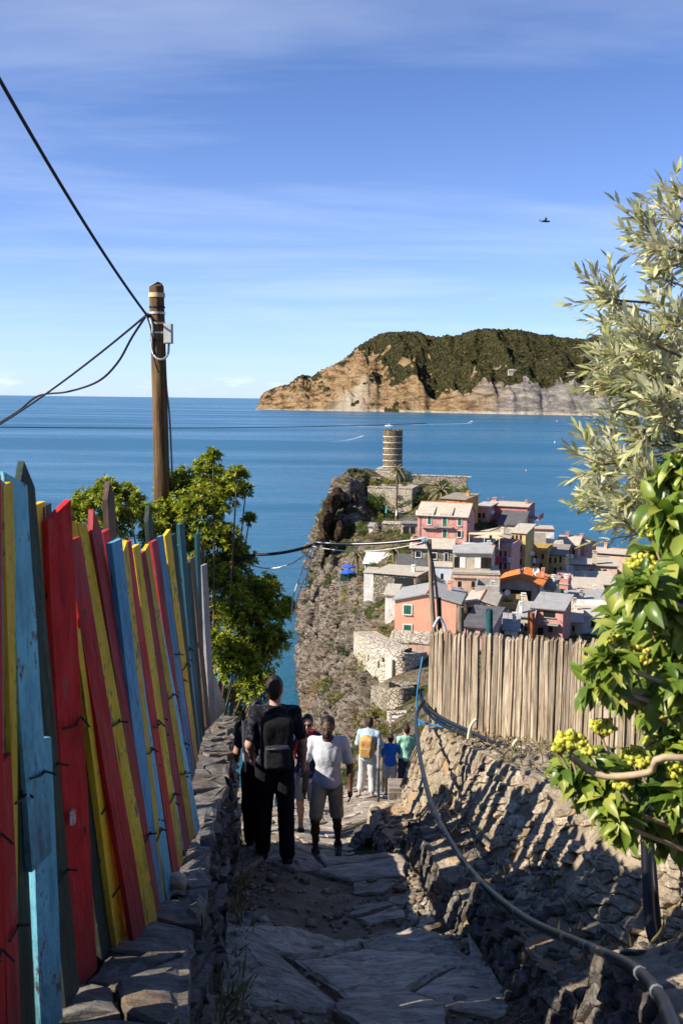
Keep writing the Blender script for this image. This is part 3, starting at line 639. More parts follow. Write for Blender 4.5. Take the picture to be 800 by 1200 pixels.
    def rail(s, x0, x1, y0, y1, out=1.0, name='balcony'):
        a0, z1 = s.front(x0, y0); a1, z0 = s.front(x1, y1); sl_ = MB(); sl_.box(((a0+a1)/2, -out/2, z0-.07), (a1-a0, out, .14)); b_ = put(name, sl_, W['grey'], s.root)
        m_ = MB(); n = max(4, int((a1-a0)/.18)); m_.box(((a0+a1)/2, -out+.03, z1), (a1-a0, .05, .05))
        for i in range(n+1): m_.box((a0+(a1-a0)*i/n, -out+.03, (z0+z1)/2), (.03, .03, z1-z0))
        for sx_ in (a0, a1): m_.box((sx_, -out/2, z1), (.05, out, .05))
        put('railing', m_, m_metal, b_); return b_

# 1  salmon house with the gable to the camera
h = House('stone_terrace_house', 'salmon pink house with two green shuttered windows and grey slate gable', 461.5, 536.5, 703, 753.5, 131, 12, 8.5, 'salmon', 'gable_front', 'grey', 0.24)
h.win(473, 709, 481.5, 720, 'g'); h.win(473, 732, 481.5, 742.5, 'g'); h.win(537.5, 712, 539, 718, 'd', 'side'); h.win(540.5, 708, 542, 715, 'd', 'side'); h.win(538, 731, 540, 738, 'd', 'side')
h.chimney(h.w*.78, 6.0, h.h+.6, .5, 1.0)
p_ = MB(); p_.box((h.w*.63, -.55, -.4), (1.9, 1.1, .3)); put('canopy', p_, W['grey'], h.root)
p_ = MB(); p_.tube([(h.w*.60, -.08, -1), (h.w*.60, -.08, h.h)], .05, 6); put('drain_pipe', p_, m_metal, h.root)
# 2  tall pink house
h = House('pink_house', 'tall pink house with three rows of green shutters and pale hipped roof', 488, 545.5, 603.5, 657, 180, 16, 9.0, 'pink', 'gable_side', 'pale', 0.42, 8)
for q in ((501, 604.5, 505, 614.5), (518.5, 604, 523, 617), (518.5, 620.5, 523, 633)): h.win(*q, 'g')
h.win(536.2, 608, 540.3, 616, 'g'); h.win(535.5, 622, 540, 629.5, 'gw'); h.win(535.6, 640, 539.5, 647, 'g')
h.rail(508, 531, 613, 617.5, 0.8); h.rail(506, 533, 630, 634.5, 0.8); h.rail(494, 512, 614.5, 618, 0.7)
for q in ((548, 605, 549.5, 611), (548.5, 620, 550, 628)): h.win(*q, 'd', 'side')
for q in (.21, .58):
    m_ = MB(); x = h.w*q; m_.add([(x-1.1, -.2, h.h+.05), (x+1.1, -.2, h.h+.05), (x+1.1, 2.6, h.h+1.42), (x-1.1, 2.6, h.h+1.42), (x-1.1, -.2, h.h+.45), (x+1.1, -.2, h.h+.45)], [(0, 1, 5, 4), (4, 5, 2, 3), (0, 4, 3), (1, 2, 5)])
    put('dormer', m_, RF['pale'], h.roof)
# 3  orange house behind
h = House('orange_house', 'bright orange house half hidden behind the palm', 517, 544.5, 584, 600, 206, 30, 7, 'orange', 'shed', 'brown', 0.08)
h.win(548, 591, 550.5, 597, 'gd', 'side'); h.win(553, 590, 555.5, 596, 'd', 'side'); h.win(520, 587, 521.5, 594, 'd'); h.win(523, 588, 524.5, 595, 'd'); h.chimney(h.w*.8, 4, h.h+.3, .5, .9)
# 4  large rose house at the back
h = House('rose_house', 'large rose red house with blank lit wall above the sea', 571, 617, 592, 614, 216, 22, 8, 'rose', 'gable_side', 'pale', 0.12, 10)
h.win(620, 598, 622, 604, 'd', 'side'); h.win(624, 598, 626, 604, 'd', 'side'); h.win(621, 607, 624, 613, 'd', 'side'); h.chimney(h.w*.06, 4, h.h+.3, .8, .7, 'pink'); h.chimney(h.w*.9, 3, h.h+.2, .5, .7, 'pink')
m_ = MB(); m_.box((h.w+1.2, 3, h.h*.35), (2.4, 6, .2)); bl = put('balcony', m_, W['grey'], h.root); m_ = MB(); m_.box((h.w+2.35, 3, h.h*.35+.55), (.08, 6, .9)); put('railing', m_, W['rose'], bl)
h = House('rose_wing', 'narrow pink wing between the orange and the rose house', 556, 571, 594, 616, 212, 24, 7, 'pink', 'shed', 'pale', 0.05)
h.win(559, 601, 563, 607, 'd'); h.win(565, 601, 568, 607, 'd'); h.rail(557, 569, 607, 611, .8)
h = House('slate_cottage', 'low cottage with dark slate roof before the rose house', 583, 611, 614, 622, 208, 20, 7, 'cream', 'shed', 'dark', 0.30)
# 5  cream gabled house and its yellow neighbour
h = House('cream_house', 'cream house with white gable and pale slate roof', 549, 597.5, 628, 645, 196, 26, 8, 'cream', 'gable_front', 'pale', 0.26)
h.chimney(h.w*.75, 1.5, h.h+.8, .5, .8); h.win(573, 627, 576, 632, 'd')
h = House('yellow_house', 'narrow yellow house with two columns of dark windows', 597, 614, 624, 674, 188, 24, 7, 'yellow', 'shed', 'pale', 0.12)
for yy in (627, 640, 655): 
    for xx in (599.5, 603.8, 608.6): h.win(xx, yy, xx+2.2, yy+7, 'd')
h = House('lilac_house', 'lilac pink house with roof terrace pergola and hanging laundry', 574, 597.5, 643, 677, 180, 22, 8, 'lilac', 'terrace', 'pale')
for xx in (578.3, 585, 590.5): h.win(xx, 645.5, xx+2.4, 652, 'd'); h.win(xx, 658, xx+2.4, 667, 'd')
h.rail(575, 597, 653, 658, .8)
h = House('terrace_house', 'white house with pergola terrace above a shed roof', 541, 575, 642, 662, 176, 14, 7, 'white', 'terrace', 'pale')
m_ = MB(); x0, z = h.front(548, 627); x1, _ = h.front(586, 627); m_.box(((x0+x1)/2, 2.5, h.h+2.5), (x1-x0, 4.5, .08)); pg = put('pergola_awning', m_, W['cream'], h.root)
for xx in (x0+.2, (x0+x1)/2, x1-.2):
    m_ = MB(); m_.tube([(xx, .4, h.h), (xx, .4, h.h+2.5)], .06, 6); put('post', m_, m_wframe, h.root)
h.win(545, 648, 548, 657, 'd')
# 6  row along the back ridge
h = House('white_back_house', 'blank white wall with thin red coping on the ridge', 612, 648, 620.5, 643, 206, 8, 6, 'white', 'shed', 'pale', 0.02, over=0.1)
m_ = MB(); m_.box((h.w/2, 0, h.h+.22), (h.w+.3, .5, .12)); put('coping', m_, m_ridge, h.root)
h = House('brown_roof_house', 'small house with brown slate roof under the white wall', 616, 637, 637, 652, 200, 10, 5, 'beige', 'shed', 'brown', 0.28); h.win(620, 640, 623, 647, 'd'); h.win(629, 641, 632, 648, 'd')
h = House('ochre_house', 'ochre house with arched dark openings and washing line', 614, 640, 647, 680, 193, 20, 7, 'ochre', 'terrace', 'brown')
for q in ((616.5, 650, 620, 656), (626, 651, 629, 657), (617, 661, 619.5, 668), (623, 660, 626, 668), (632, 660, 635, 669), (634, 649, 637, 655)): h.win(*q, 'd')
h = House('mustard_house', 'mustard house with small balcony and windows of two sizes', 640, 661, 650, 682, 194, 18, 7, 'yellow', 'shed', 'brown', 0.15)
for q in ((643, 653, 645.5, 660), (649, 653, 651.5, 660), (655, 652, 657.5, 659), (649, 665, 651.5, 672), (655, 664, 657.5, 671)): h.win(*q, 'd')
h.rail(641, 648, 661, 665, .7)
h = House('slate_roof_house', 'house with broad pale slate roof and dark wooden balcony', 652, 676, 638, 660, 209, 20, 9, 'pink', 'gable_side', 'pale', 0.28)
for q in ((659, 642, 661.5, 650), (665, 642, 667.5, 650), (670, 642, 673, 650)): h.win(*q, 'd')
h.rail(658, 675, 650, 655, 1.0); h.chimney(h.w*.35, 4, h.h+1, .6, .9)
h = House('corner_house', 'dark sided corner house with tall chimney at the harbour edge', 672, 684, 638, 662, 214, 34, 7, 'pink', 'gable_side', 'pale', 0.2); h.chimney(h.w*.2, 3, h.h+.5, .7, 1.2)
for q in ((686, 640, 688, 646), (688, 650, 690, 656)): h.win(*q, 'd', 'side')
h = House('white_gap_house', 'little white house squeezed between ochre and slate roofs', 640, 658, 640, 654, 201, 10, 5, 'white', 'shed', 'pale', 0.1); h.win(644, 644, 646, 649, 'd')
h = House('pink_harbour_house', 'long pink house with sloping slate roof by the harbour', 688, 745, 647, 664, 228, 24, 9, 'peach', 'gable_side', 'pale', 0.12); h.win(700, 652, 703, 657, 'd'); h.chimney(h.w*.3, 4, h.h+.4, .6, 1.2)
h = House('salmon_low_house', 'low salmon house with round fronted terrace and chimney stack', 666, 722, 661, 682, 203, 14, 8, 'peach', 'shed', 'pale', 0.05); h.win(672, 667, 679, 673, 'w'); h.chimney(h.w*.52, .5, h.h, .9, 2.6, 'beige')
h = House('yellow_low_house', 'yellow walled low house with flat slate roof', 652, 706, 693, 712, 180, 10, 9, 'yellow', 'shed', 'pale', 0.12); h.win(660, 698, 663, 704, 'd')
h = House('grey_roof_house', 'pale roofed house below the salmon terrace', 664, 720, 684, 694, 192, 6, 8, 'peach', 'shed', 'pale', 0.14); h.chimney(h.w*.4, 3, h.h+.3, .6, 1.3, 'white')
h = House('white_terrace_house', 'white flat roof terrace among the lower roofs', 655, 720, 722, 742, 150, 8, 9, 'white', 'terrace', 'pale'); h.chimney(h.w*.3, 5, h.h, .6, 1.6, 'beige')
h = House('stone_lane_house', 'grey stone house with stepped roof by the lane', 668, 735, 708, 725, 165, 4, 7, 'beige', 'shed', 'grey', 0.16); h.chimney(h.w*.2, 2, h.h, .6, 1.8)
# 7  terracotta roofed house
h = House('terracotta_house', 'house with bright terracotta roof and deep shaded gable', 584, 632, 682, 708, 160, 18, 8.5, 'grey', 'gable_front', 'tile', 0.30, over=0.5)
m_ = MB()
for k in range(26):
    y0 = -.5 + 9.5*k/25
    for s_ in (-1, 1):
        m_.tube([(h.w/2+s_*.05, y0, h.h+h.rise+.19), (h.w/2+s_*(h.w/2+.5), y0, h.h-.3*.5+.20)], .11, 5, caps=False)
put('tile_rows', m_, RF['tile'], h.roof)
h.win(588, 690, 622, 705, 'd'); h.chimney(h.w*.52, 1.0, h.h+h.rise-.2, .45, 1.1, 'beige'); h.chimney(h.w*.8, 3.0, h.h+.6, .45, 1.0, 'white'); h.chimney(h.w*.95, 6.0, h.h+.2, .5, 1.2, 'pink')  # broad dark pane stands in for the shade inside the open gable
# 8  beige terrace building
h = House('terrace_building', 'beige building with railed roof terrace and pink lower wall', 529, 584, 672, 698, 152, 6, 8, 'peach', 'flat', 'pale')
h.part('string_course', 529, 676.5, 584, 678, W['grey'], .1, .3)
h.rail(530, 583, 667, 672, .0, 'terrace_edge')
m_ = MB(); m_.box((h.w*.42, 5, h.h+1.4), (h.w*.8, 4, 2.8)); put('upper_wall', m_, W['beige'], h.root)
for q in (.10, .22, .55, .68, .78):
    m_ = MB(); m_.box((h.w*q, 2.98, h.h+1.3), (.9, .08, 1.7)); put('window', m_, m_dark if q not in (.22, .55) else m_wframe, h.root)
m_ = MB(); m_.add([(0, 2.6, h.h+2.85), (h.w*.85, 2.6, h.h+2.95), (h.w*.85, 7.2, h.h+4.1), (0, 7.2, h.h+3.4), (0, 2.6, h.h+2.7), (h.w*.85, 2.6, h.h+2.8)], [(0, 1, 2, 3), (4, 5, 1, 0), (1, 5, 2), (0, 3, 4)]); put('roof_sheet', m_, RF['grey'], h.root)
# 9  lower roofs in front
h = House('red_ridge_house', 'low house with slate roof and raised red ridge tiles', 545, 579, 707, 728, 138, 14, 9, 'peach', 'gable_front', 'pale', 0.26); h.win(548, 711, 558, 724, 'd'); h.win(562, 712, 572, 726, 'd')
h = House('shadowed_lean_to', 'shed roofed lean to in the shade beside the salmon house', 543, 575, 733, 756, 126, 20, 7, 'lilac', 'shed', 'dark', 0.16); h.win(548, 737, 556, 746, 'd')
h = House('plant_terrace_house', 'yellow walled terrace with potted plants and white chimney', 579, 618, 713, 731, 146, 8, 7, 'yellow', 'terrace', 'beige' if 'beige' in RF else 'pale'); h.chimney(h.w*.85, .6, h.h, .6, 2.0, 'white'); h.win(583, 717, 587, 724, 'd')
h = House('blue_grey_house', 'pale blue grey wall with sloping coping below the plant terrace', 570, 604, 733, 756, 134, -6, 6, 'paleblue', 'shed', 'grey', 0.10)
h = House('pink_balcony_house', 'pink house with deep balcony and dark openings below terracotta roof', 622, 658, 712, 757, 140, 22, 7, 'pink', 'shed', 'grey', 0.12)
for q in ((636, 716, 650, 724), (630, 735, 636, 747), (642, 733, 647, 741)): h.win(*q, 'd')
h.rail(634, 655, 725, 731, 1.2)
h = House('narrow_house', 'narrow grey house between terrace and pink balcony house', 604, 623, 722, 757, 138, 16, 5, 'beige', 'shed', 'grey', 0.2)
h.win(608, 730, 612, 738, 'd'); h.win(614, 730, 618, 740, 'd'); h.chimney(h.w*.2, .8, h.h, .4, 1.6, 'white')
for nm, lab, xl, xr, ye, yb, d, a_, dp, wl, rf, rm_, ri, wins in (
    ('alley_house', 'narrow cream house with brown roof beside the terracotta gable', 634, 648, 690, 716, 163, 20, 6, 'cream', 'shed', 'brown', .2, ((637, 694, 640, 701), (642, 694, 645, 701), (638, 705, 641, 711))),
    ('pink_alley_house', 'small pink house with flat terrace below the mustard house', 648, 664, 684, 712, 172, 18, 6, 'pink', 'terrace', 'pale', 0, ((651, 690, 654, 696), (657, 690, 660, 696), (652, 701, 655, 707))),
    ('white_lean_to', 'white lean to with tilted slate roof before the plant terrace', 590, 606, 738, 758, 130, 10, 5, 'white', 'shed', 'grey', .2, ((594, 744, 598, 750),)),
    ('beige_roof_house', 'beige house with pale roof between pink balcony house and white terrace', 657, 680, 728, 752, 146, 12, 7, 'beige', 'gable_side', 'pale', .3, ((661, 733, 664, 740), (670, 733, 673, 740))),
    ('orange_cottage', 'low orange cottage with pale roof behind the white terrace', 676, 702, 700, 718, 172, 16, 6, 'peach', 'gable_side', 'pale', .3, ((680, 705, 683, 711), (690, 705, 693, 711))),
    ('ochre_cottage', 'small ochre cottage below the salmon terrace', 652, 668, 676, 694, 190, 14, 6, 'ochre', 'shed', 'pale', .2, ((655, 680, 658, 686), (661, 680, 664, 686))),
    ('grey_terrace_block', 'grey block with roof terrace behind the red ridged house', 556, 584, 694, 712, 145, 10, 6, 'grey', 'terrace', 'pale', 0, ((562, 698, 565, 704), (572, 698, 575, 704))),
    ('tall_beige_house', 'tall beige house rising behind the beige terrace building', 556, 574, 648, 672, 168, 16, 6, 'beige', 'gable_side', 'grey', .3, ((559, 652, 562, 658), (566, 652, 569, 658), (559, 662, 562, 668)))):
    h = House(nm, lab, xl, xr, ye, yb, d, a_, dp, wl, rf, rm_, ri or .2)
    for q in wins: h.win(*q, 'gd' if q[0] % 3 == 0 else 'd')
    h.chimney(h.w*.7, dp*.5, h.h+h.rise*.6, .5, .9, 'white')
# 10 left part of the spur
h = House('stone_cottage', 'stone cottage with pale slate roof under the tall pink house', 481, 530, 642, 662, 167, 8, 7, 'stone', 'gable_side', 'pale', 0.35)
for q in ((487, 646, 493, 653), (505, 648, 511, 655), (521, 648, 524, 658)): h.win(*q, 'w')
h.chimney(.6, .9, h.h+.2, .8, 1.5, 'pink')
h = House('pale_blue_block', 'plain pale blue block below the stone cottage', 503, 528, 664, 692, 156, 6, 5, 'paleblue', 'flat', 'pale'); h.win(516, 672, 519, 679, 'd')
h = House('flat_roof_store', 'flat roofed stone store with pale concrete roof', 437, 487, 671, 690, 153, 22, 8, 'stone', 'flat', 'pale', over=.7)
h.win(462, 676, 484, 688, 'd'); h.chimney(h.w*.8, 3, h.h, .5, .8, 'white')  # broad dark pane stands in for the shaded right part of the front
h = House('white_side_room', 'small white room at the end of the flat roofed store', 426, 437.5, 671, 690, 156, 10, 5, 'white', 'flat', 'pale')
h = House('grey_shed', 'long grey roofed shed by the stone cottage', 466, 505, 663, 670, 164, 5, 5, 'white', 'shed', 'dark', 0.2)
h = House('white_roof_hut', 'white roofed hut with red edge among the palms', 427, 455, 660, 668, 176, 12, 6, 'white', 'gable_side', 'pale', 0.5); h.roof.data.materials[0] = m_white
h = House('white_garden_shed', 'white garden shed beside the salmon house', 451, 463, 697, 712, 141, 10, 5, 'white', 'shed', 'pale', 0.1)
h = House('terrace_cafe', 'roofed balcony terrace with white railing beside the tall pink house', 469, 488.5, 614, 634, 196, 10, 5, 'palestone', 'flat', 'brown', over=0.2)
h.win(472, 617, 479, 630, 'd'); h.win(480.5, 617, 486, 630, 'd'); h.rail(468, 488, 603, 612, .6, 'terrace')
h = House('cliff_hut', 'small white hut on the cliff edge', 432, 438, 617, 624, 215, 10, 3, 'white', 'shed', 'grey', 0.1)

for nm, wins in (('grey_roof_house', ((670, 687, 673, 691), (685, 687, 688, 691), (700, 687, 703, 691))), ('white_terrace_house', ((662, 727, 666, 735), (676, 727, 680, 735), (692, 727, 696, 735))), ('stone_lane_house', ((676, 712, 680, 719), (692, 712, 696, 719))), ('yellow_low_house', ((672, 698, 675, 704), (684, 698, 687, 704))), ('salmon_low_house', ((690, 667, 694, 673), (706, 667, 710, 673))),
                 ('pink_harbour_house', ((692, 652, 695, 657), (709, 652, 712, 657))), ('terrace_building', ((536, 681, 540, 688), (552, 681, 556, 688), (570, 681, 574, 688))), ('blue_grey_house', ((577, 740, 581, 747), (590, 740, 594, 747))), ('shadowed_lean_to', ((562, 739, 567, 746),)), ('rose_house', ((578, 600, 580, 604), (590, 602, 592, 606), (604, 604, 606, 608))), ('white_back_house', ((618, 626, 620.5, 631), (634, 627, 636.5, 632))), ('orange_house', ((532, 588, 534.5, 594), (538, 588, 540.5, 594))), ('terrace_house', ((553, 648, 556, 655), (562, 648, 565, 655)))):
    hh_ = HOUSES[nm]
    for q in wins: hh_.win(*q, 'gd' if int(q[0]) % 2 else 'd')
# ------------------------------------------------------------------ castle
def lathe(prof, n=32, c=(0, 0)):
    mb = MB(); rings = [[(c[0]+r*math.cos(2*math.pi*j/n), c[1]+r*math.sin(2*math.pi*j/n), z) for j in range(n)] for r, z in prof]
    vs = [v for R in rings for v in R]; fs = [(i*n+j, i*n+(j+1) % n, (i+1)*n+(j+1) % n, (i+1)*n+j) for i in range(len(prof)-1) for j in range(n)]
    mb.add(vs, fs); return mb
TD = 262.0
pb = at(459.5, 553, TD); ptp = at(460, 505, TD); rt = (at(471.3, 520, TD).x - at(448.6, 520, TD).x)/2
TH = ptp.z - pb.z
cas = empty('castle_tower', (pb.x, pb.y, pb.z)); tag(cas, 'round dark stone watchtower with pale bands on the promontory', 'tower')
put('shaft', lathe([(rt*1.02, -4), (rt, 0), (rt*.99, TH), (rt*.80, TH), (rt*.80, TH-1.2), (0.01, TH-1.2)], 40), W['darkstone'], cas)
m_pale = plain('pale_mortar', (0.60, 0.52, 0.42), 0.9, 0.2, 3)
for k in range(6):
    z = TH*(0.13+0.145*k); put('stone_band', lathe([(rt*.98, z), (rt*1.025, z+.03), (rt*1.025, z+.21), (rt*.98, z+.24)], 40), m_pale, cas)
for k in range(14):
    a = 2*math.pi*k/14; m_ = MB(); m_.box((rt*.9*math.cos(a), rt*.9*math.sin(a), TH+.18), (.7, .5, .36), Matrix.Rotation(a+math.pi/2, 3, 'Z')); put('merlon', m_, W['darkstone'], cas)
def block(name, label, xl, xr, ye, yb, d, a, depth, wall, cat='wall', foot=6, cop=True):
    a = rad(a); O = at(xl, yb, d); ex = Vector((math.cos(a), -math.sin(a), 0)); ey = Vector((math.sin(a), math.cos(a), 0))
    def fr(px, py):
        k = ray(px, py); q = EYE + k*((O-EYE).dot(ey)/k.dot(ey)) - O; return q.dot(ex), q.z
    w_ = fr(xr, yb)[0]; h_ = fr(xl, ye)[1]; r_ = empty(name, O, -a); tag(r_, label, cat)
    n, m = max(4, int(w_/.7)), max(4, int((h_+foot)/.7)); 
    mb = MB(); mb.box((w_/2, depth/2, (h_-foot)/2), (w_, depth, h_+foot)); put('masonry', mb, W[wall], r_)
    if cop:
        mb = MB(); rr_ = random.Random(int(xl)); x = -.1
        while x < w_:
            l_ = rr_.uniform(.9, 1.6); mb.box((x+l_/2, depth/2, h_+.09), (l_-.04, depth+.24, .16+rr_.uniform(0, .08))); x += l_
        put('coping', mb, W['palestone'], r_)
    return r_, fr, w_, h_
block('tower_plinth', 'square pale stone base at the foot of the round tower', 439.5, 466, 550, 566, 259, 12, 9, 'palestone', foot=5)
block('castle_terrace_wall', 'long pale stone terrace wall below the round tower', 430, 482, 571, 606, 244, 14, 10, 'palestone', foot=4)
block('castle_back_wall', 'dark ruined stone wall running out behind the palms', 483, 546, 557, 572, 256, 16, 1.2, 'stone', foot=5)
block('castle_low_wall', 'low broken wall on the cliff top left of the tower', 417, 440, 560, 570, 254, 5, 1.0, 'palestone', foot=4)
block('rocky_terrace_wall', 'rough stone terrace wall under the cafe balcony', 447, 470, 614, 640, 205, 8, 4, 'stone', foot=5)

# ------------------------------------------------------------------ round bastion under the salmon house
def curve_wall(name, label, pts, th, wall, cat='wall', foot=4, zrel=None):
    """pts: list of (px, ytop, ybottom, d)"""
    top = [at(x, y, d) for x, y, yb, d in pts]; bot = [at(x, yb, d) for x, y, yb, d in pts]
    n = 10; T, B = [], []
    for i in range(len(pts)-1):
        for k in range(n):
            f = k/n; p0, p1, p2, p3 = [max(0, min(len(pts)-1, i+e)) for e in (-1, 0, 1, 2)]
            cr = lambda A: 0.5*((2*A[p1]) + (A[p2]-A[p0])*f + (2*A[p0]-5*A[p1]+4*A[p2]-A[p3])*f*f + (3*A[p1]-A[p0]-3*A[p2]+A[p3])*f**3)
            T.append(cr(top)); B.append(cr(bot))
    T.append(top[-1]); B.append(bot[-1]); O = sum(B, Vector())/len(B); r_ = empty(name, O); tag(r_, label, cat)
    mb = MB(); k = len(T)
    outs = []
    for i in range(k):
        tg = (T[min(i+1, k-1)]-T[max(i-1, 0)]); tg.z = 0; tg.normalize(); nrm = Vector((-tg.y, tg.x, 0)); outs.append(nrm)
    vs = []
    for i in range(k):
        bo = B[i].copy(); bo.z -= foot; tp = T[i].copy(); tp.x = bo.x*.25+tp.x*.75; tp.y = bo.y*.25+tp.y*.75
        vs += [bo-O, tp-O, tp+outs[i]*th-O, bo+outs[i]*th-O]
    fs = []
    for i in range(k-1):
        a, b = i*4, i*4+4
        fs += [(a, b, b+1, a+1), (a+1, b+1, b+2, a+2), (a+2, b+2, b+3, a+3)]
    fs += [(0, 1, 2, 3), (4*k-4, 4*k-1, 4*k-2, 4*k-3)]
    mb.add(vs, fs); put('masonry', mb, W[wall], r_)
    return r_, O, T, B, outs
r_, O, T, B, outs = curve_wall('round_bastion', 'curved pale stone bastion wall with a small door below the salmon house', [(414, 740, 790, 134), (428, 748, 797, 124), (444, 757, 800, 117), (460, 763, 801, 113.5), (478, 766, 801, 113), (492, 765, 800, 116), (500, 764, 798, 120)], 3.0, 'palestone', foot=1.5)
def on_wall(px, py):
    k = ray(px, py); best = min(range(len(B)), key=lambda i: abs((B[i]-EYE).x/(B[i]-EYE).y - k.x/k.y)); d = (B[best].y); p = EYE+k*(d/k.y); return p - O, outs[best]
for (x0, y0, x1, y1, nm) in ((456.5, 783, 461.5, 798, 'door'), (443.5, 776, 445.5, 781, 'slit'), (449, 771, 451, 775, 'slit'), (471, 770, 473, 774, 'slit'), (432, 768, 433.5, 773, 'slit')):
    a, nrm = on_wall(x0, y1); b, _ = on_wall(x1, y0); m_ = MB(); c_ = (a+b)/2; ang = math.atan2(-nrm.x, nrm.y)
    m_.box(c_-nrm*.05, (abs(b.x-a.x), .30, abs(b.z-a.z)), Matrix.Rotation(ang, 3, 'Z')); o = put(nm, m_, m_dark, r_)
    if nm == 'door':
        m_ = MB(); m_.box(c_-nrm*.02+Vector((-.25, 0, .65)), (1.25, .28, 2.6), Matrix.Rotation(ang, 3, 'Z')); put('door_surround', m_, W['cream'], r_)
curve_wall('lower_bastion_wall', 'lower rough stone wall under the round bastion', [(434, 803, 838, 110), (450, 806, 845, 104), (468, 807, 848, 101), (486, 805, 846, 102)], 3.0, 'stone', foot=2)
block('terrace_wall', 'pink plastered terrace wall between salmon house and bastion', 455, 505, 752.5, 768, 123, 8, 6, 'peach', foot=3)
r_ = empty('stone_stair', at(472, 868, 84)); tag(r_, 'rough stone stair climbing the slope under the bastion', 'stairs')
for k in range(7):
    p = at(476-k*1.2, 866-k*5.2, 82+k*1.6); m_ = MB(); m_.box((0, 0, -.5), (2.4, .9, 1.1), Matrix.Rotation(.2, 3, 'Z')); put('step', m_, W['palestone'], r_, p - r_.location)

# ------------------------------------------------------------------ near materials
def slate_mat(name, c0, c1, c2, warm=0.3, rot=(0, 0, 0)):
    t = NT(name); v = t.coord(); g = t.noise(t.coord(scale=(1, 5, 9), rot=rot), 3.0, 6, .65, .3); n_ = t.noise(v, 4, 6, .65)
    c = t.ramp(g, [(0.32, c0), (0.5, c1), (0.68, c2)])
    c = t.mix(1.0, c, t.ramp(t.objrand(), [(0, 0.62), (0.5, 1.0), (1, 1.3)]), 'MULTIPLY')
    c = t.mix(t.math('MULTIPLY', t.ramp(n_, [(0.52, 0.0), (0.66, 1.0)]), warm), c, (0.27, 0.17, 0.085))
    c = t.mix(t.ramp(t.noise(v, 14, 5, .7), [(0.56, 0.0), (0.72, 0.55)]), c, tuple(q*.35 for q in c0))
    nb = t.bump(g, 1.0, 0.045); nb = t.bump(t.noise(v, 24, 6, .7), 0.7, 0.012, nb)
    return t.fin(c, t.ramp(n_, [(0.3, 0.5), (0.7, 0.8)]), nb, 0.35)
m_slate = slate_mat('slate_stone', (0.062, 0.056, 0.050), (0.14, 0.125, 0.107), (0.26, 0.235, 0.20), 0.5)
m_pave = slate_mat('paving_slate', (0.17, 0.14, 0.11), (0.38, 0.32, 0.25), (0.55, 0.475, 0.38), 0.45, (0, 0, rad(40)))
m_rubble = slate_mat('rubble_stone', (0.17, 0.135, 0.095), (0.37, 0.305, 0.22), (0.57, 0.48, 0.35), 0.8)
t = NT('trodden_earth'); v = t.pos(); n_ = t.noise(v, 2.2, 7, .7); f_ = t.noise(v, 26, 5, .75)
c = t.ramp(n_, [(0.3, (0.11, 0.075, 0.05)), (0.5, (0.21, 0.155, 0.105)), (0.7, (0.33, 0.27, 0.20))]); c = t.mix(t.ramp(f_, [(0.52, 0.0), (0.7, 0.7)]), c, (0.30, 0.27, 0.22))
m_earth = t.fin(c, 0.95, t.bump(f_, 0.8, 0.02, t.bump(n_, .6, .05)), 0.15)
t = NT('wall_mortar'); v = t.pos(); n_ = t.noise(v, 3.0, 7, .7); f_ = t.noise(v, 22, 5, .75); dg = t.noise(t.pos((2, 1.2, 6), (rad(35), 0, 0)), 1.6, 6, .7, .5)
c = t.ramp(n_, [(0.3, (0.17, 0.13, 0.09)), (0.5, (0.36, 0.295, 0.21)), (0.68, (0.50, 0.43, 0.32))]); c = t.mix(t.ramp(dg, [(0.53, 0.0), (0.62, 0.7)]), c, (0.20, 0.175, 0.15)); c = t.mix(t.ramp(t.noise(v, 1.5, 5), [(0.6, 0.0), (0.68, 0.7)]), c, (0.42, 0.22, 0.08))
m_mortar = t.fin(c, 0.95, t.bump(dg, 0.9, 0.05, t.bump(f_, .9, .03)), 0.1)
def paint(name, col, wear=0.5):
    t = NT(name); v = t.coord(scale=(1, 1, 0.10)); vv = t.coord(scale=(1, 1, .35)); g = t.noise(v, 34, 7, .72); n_ = t.noise(vv, 7, 7, .75, .3); f_ = t.noise(t.coord(scale=(1, 1, .5)), 38, 5, .75); kn = t.vor(t.coord(scale=(1, 1, .55)), 6.5)
    c = t.ramp(n_, [(0.28, tuple(q*.45 for q in col)), (0.48, col), (0.62, tuple(min(1, q*1.2+.012) for q in col)), (0.8, tuple(q*.7 for q in col))])
    wood = t.ramp(g, [(0.35, (0.05, 0.04, 0.032)), (0.6, (0.22, 0.185, 0.15))])
    peel = t.math('ADD', t.math('MULTIPLY', n_, .55), t.math('MULTIPLY', f_, .45))
    c = t.mix(t.ramp(peel, [(0.555, 0.0), (0.585, min(1, wear*1.15))]), c, wood)
    c = t.mix(t.ramp(g, [(0.60, 0.0), (0.66, wear)]), c, (0.035, 0.03, 0.027)); c = t.mix(t.ramp(kn, [(0.035, 0.9), (0.075, 0.0)]), c, (0.02, 0.016, 0.014))
    sp_ = t.n('ShaderNodeSeparateXYZ'); tc_ = t.n('ShaderNodeTexCoord'); t.l(tc_.outputs['Object'], sp_.inputs[0]); dirt = t.n('ShaderNodeMapRange'); dirt.inputs['From Min'].default_value = .45; dirt.inputs['From Max'].default_value = 0.0; t.l(t.math('ADD', sp_.outputs['Z'], t.math('MULTIPLY', t.math('SUBTRACT', f_, .5), 1.2)), dirt.inputs['Value'])
    c = t.mix(t.math('MULTIPLY', dirt.outputs['Result'], .6), c, (0.05, 0.042, 0.034))
    c = t.mix(1.0, c, t.ramp(t.objrand(), [(0, 0.72), (1, 1.12)]), 'MULTIPLY')
    return t.fin(c, t.ramp(g, [(0.4, 0.5), (0.65, 0.85)]), t.bump(g, 0.8, 0.008, t.bump(peel, .5, .006)), 0.25)
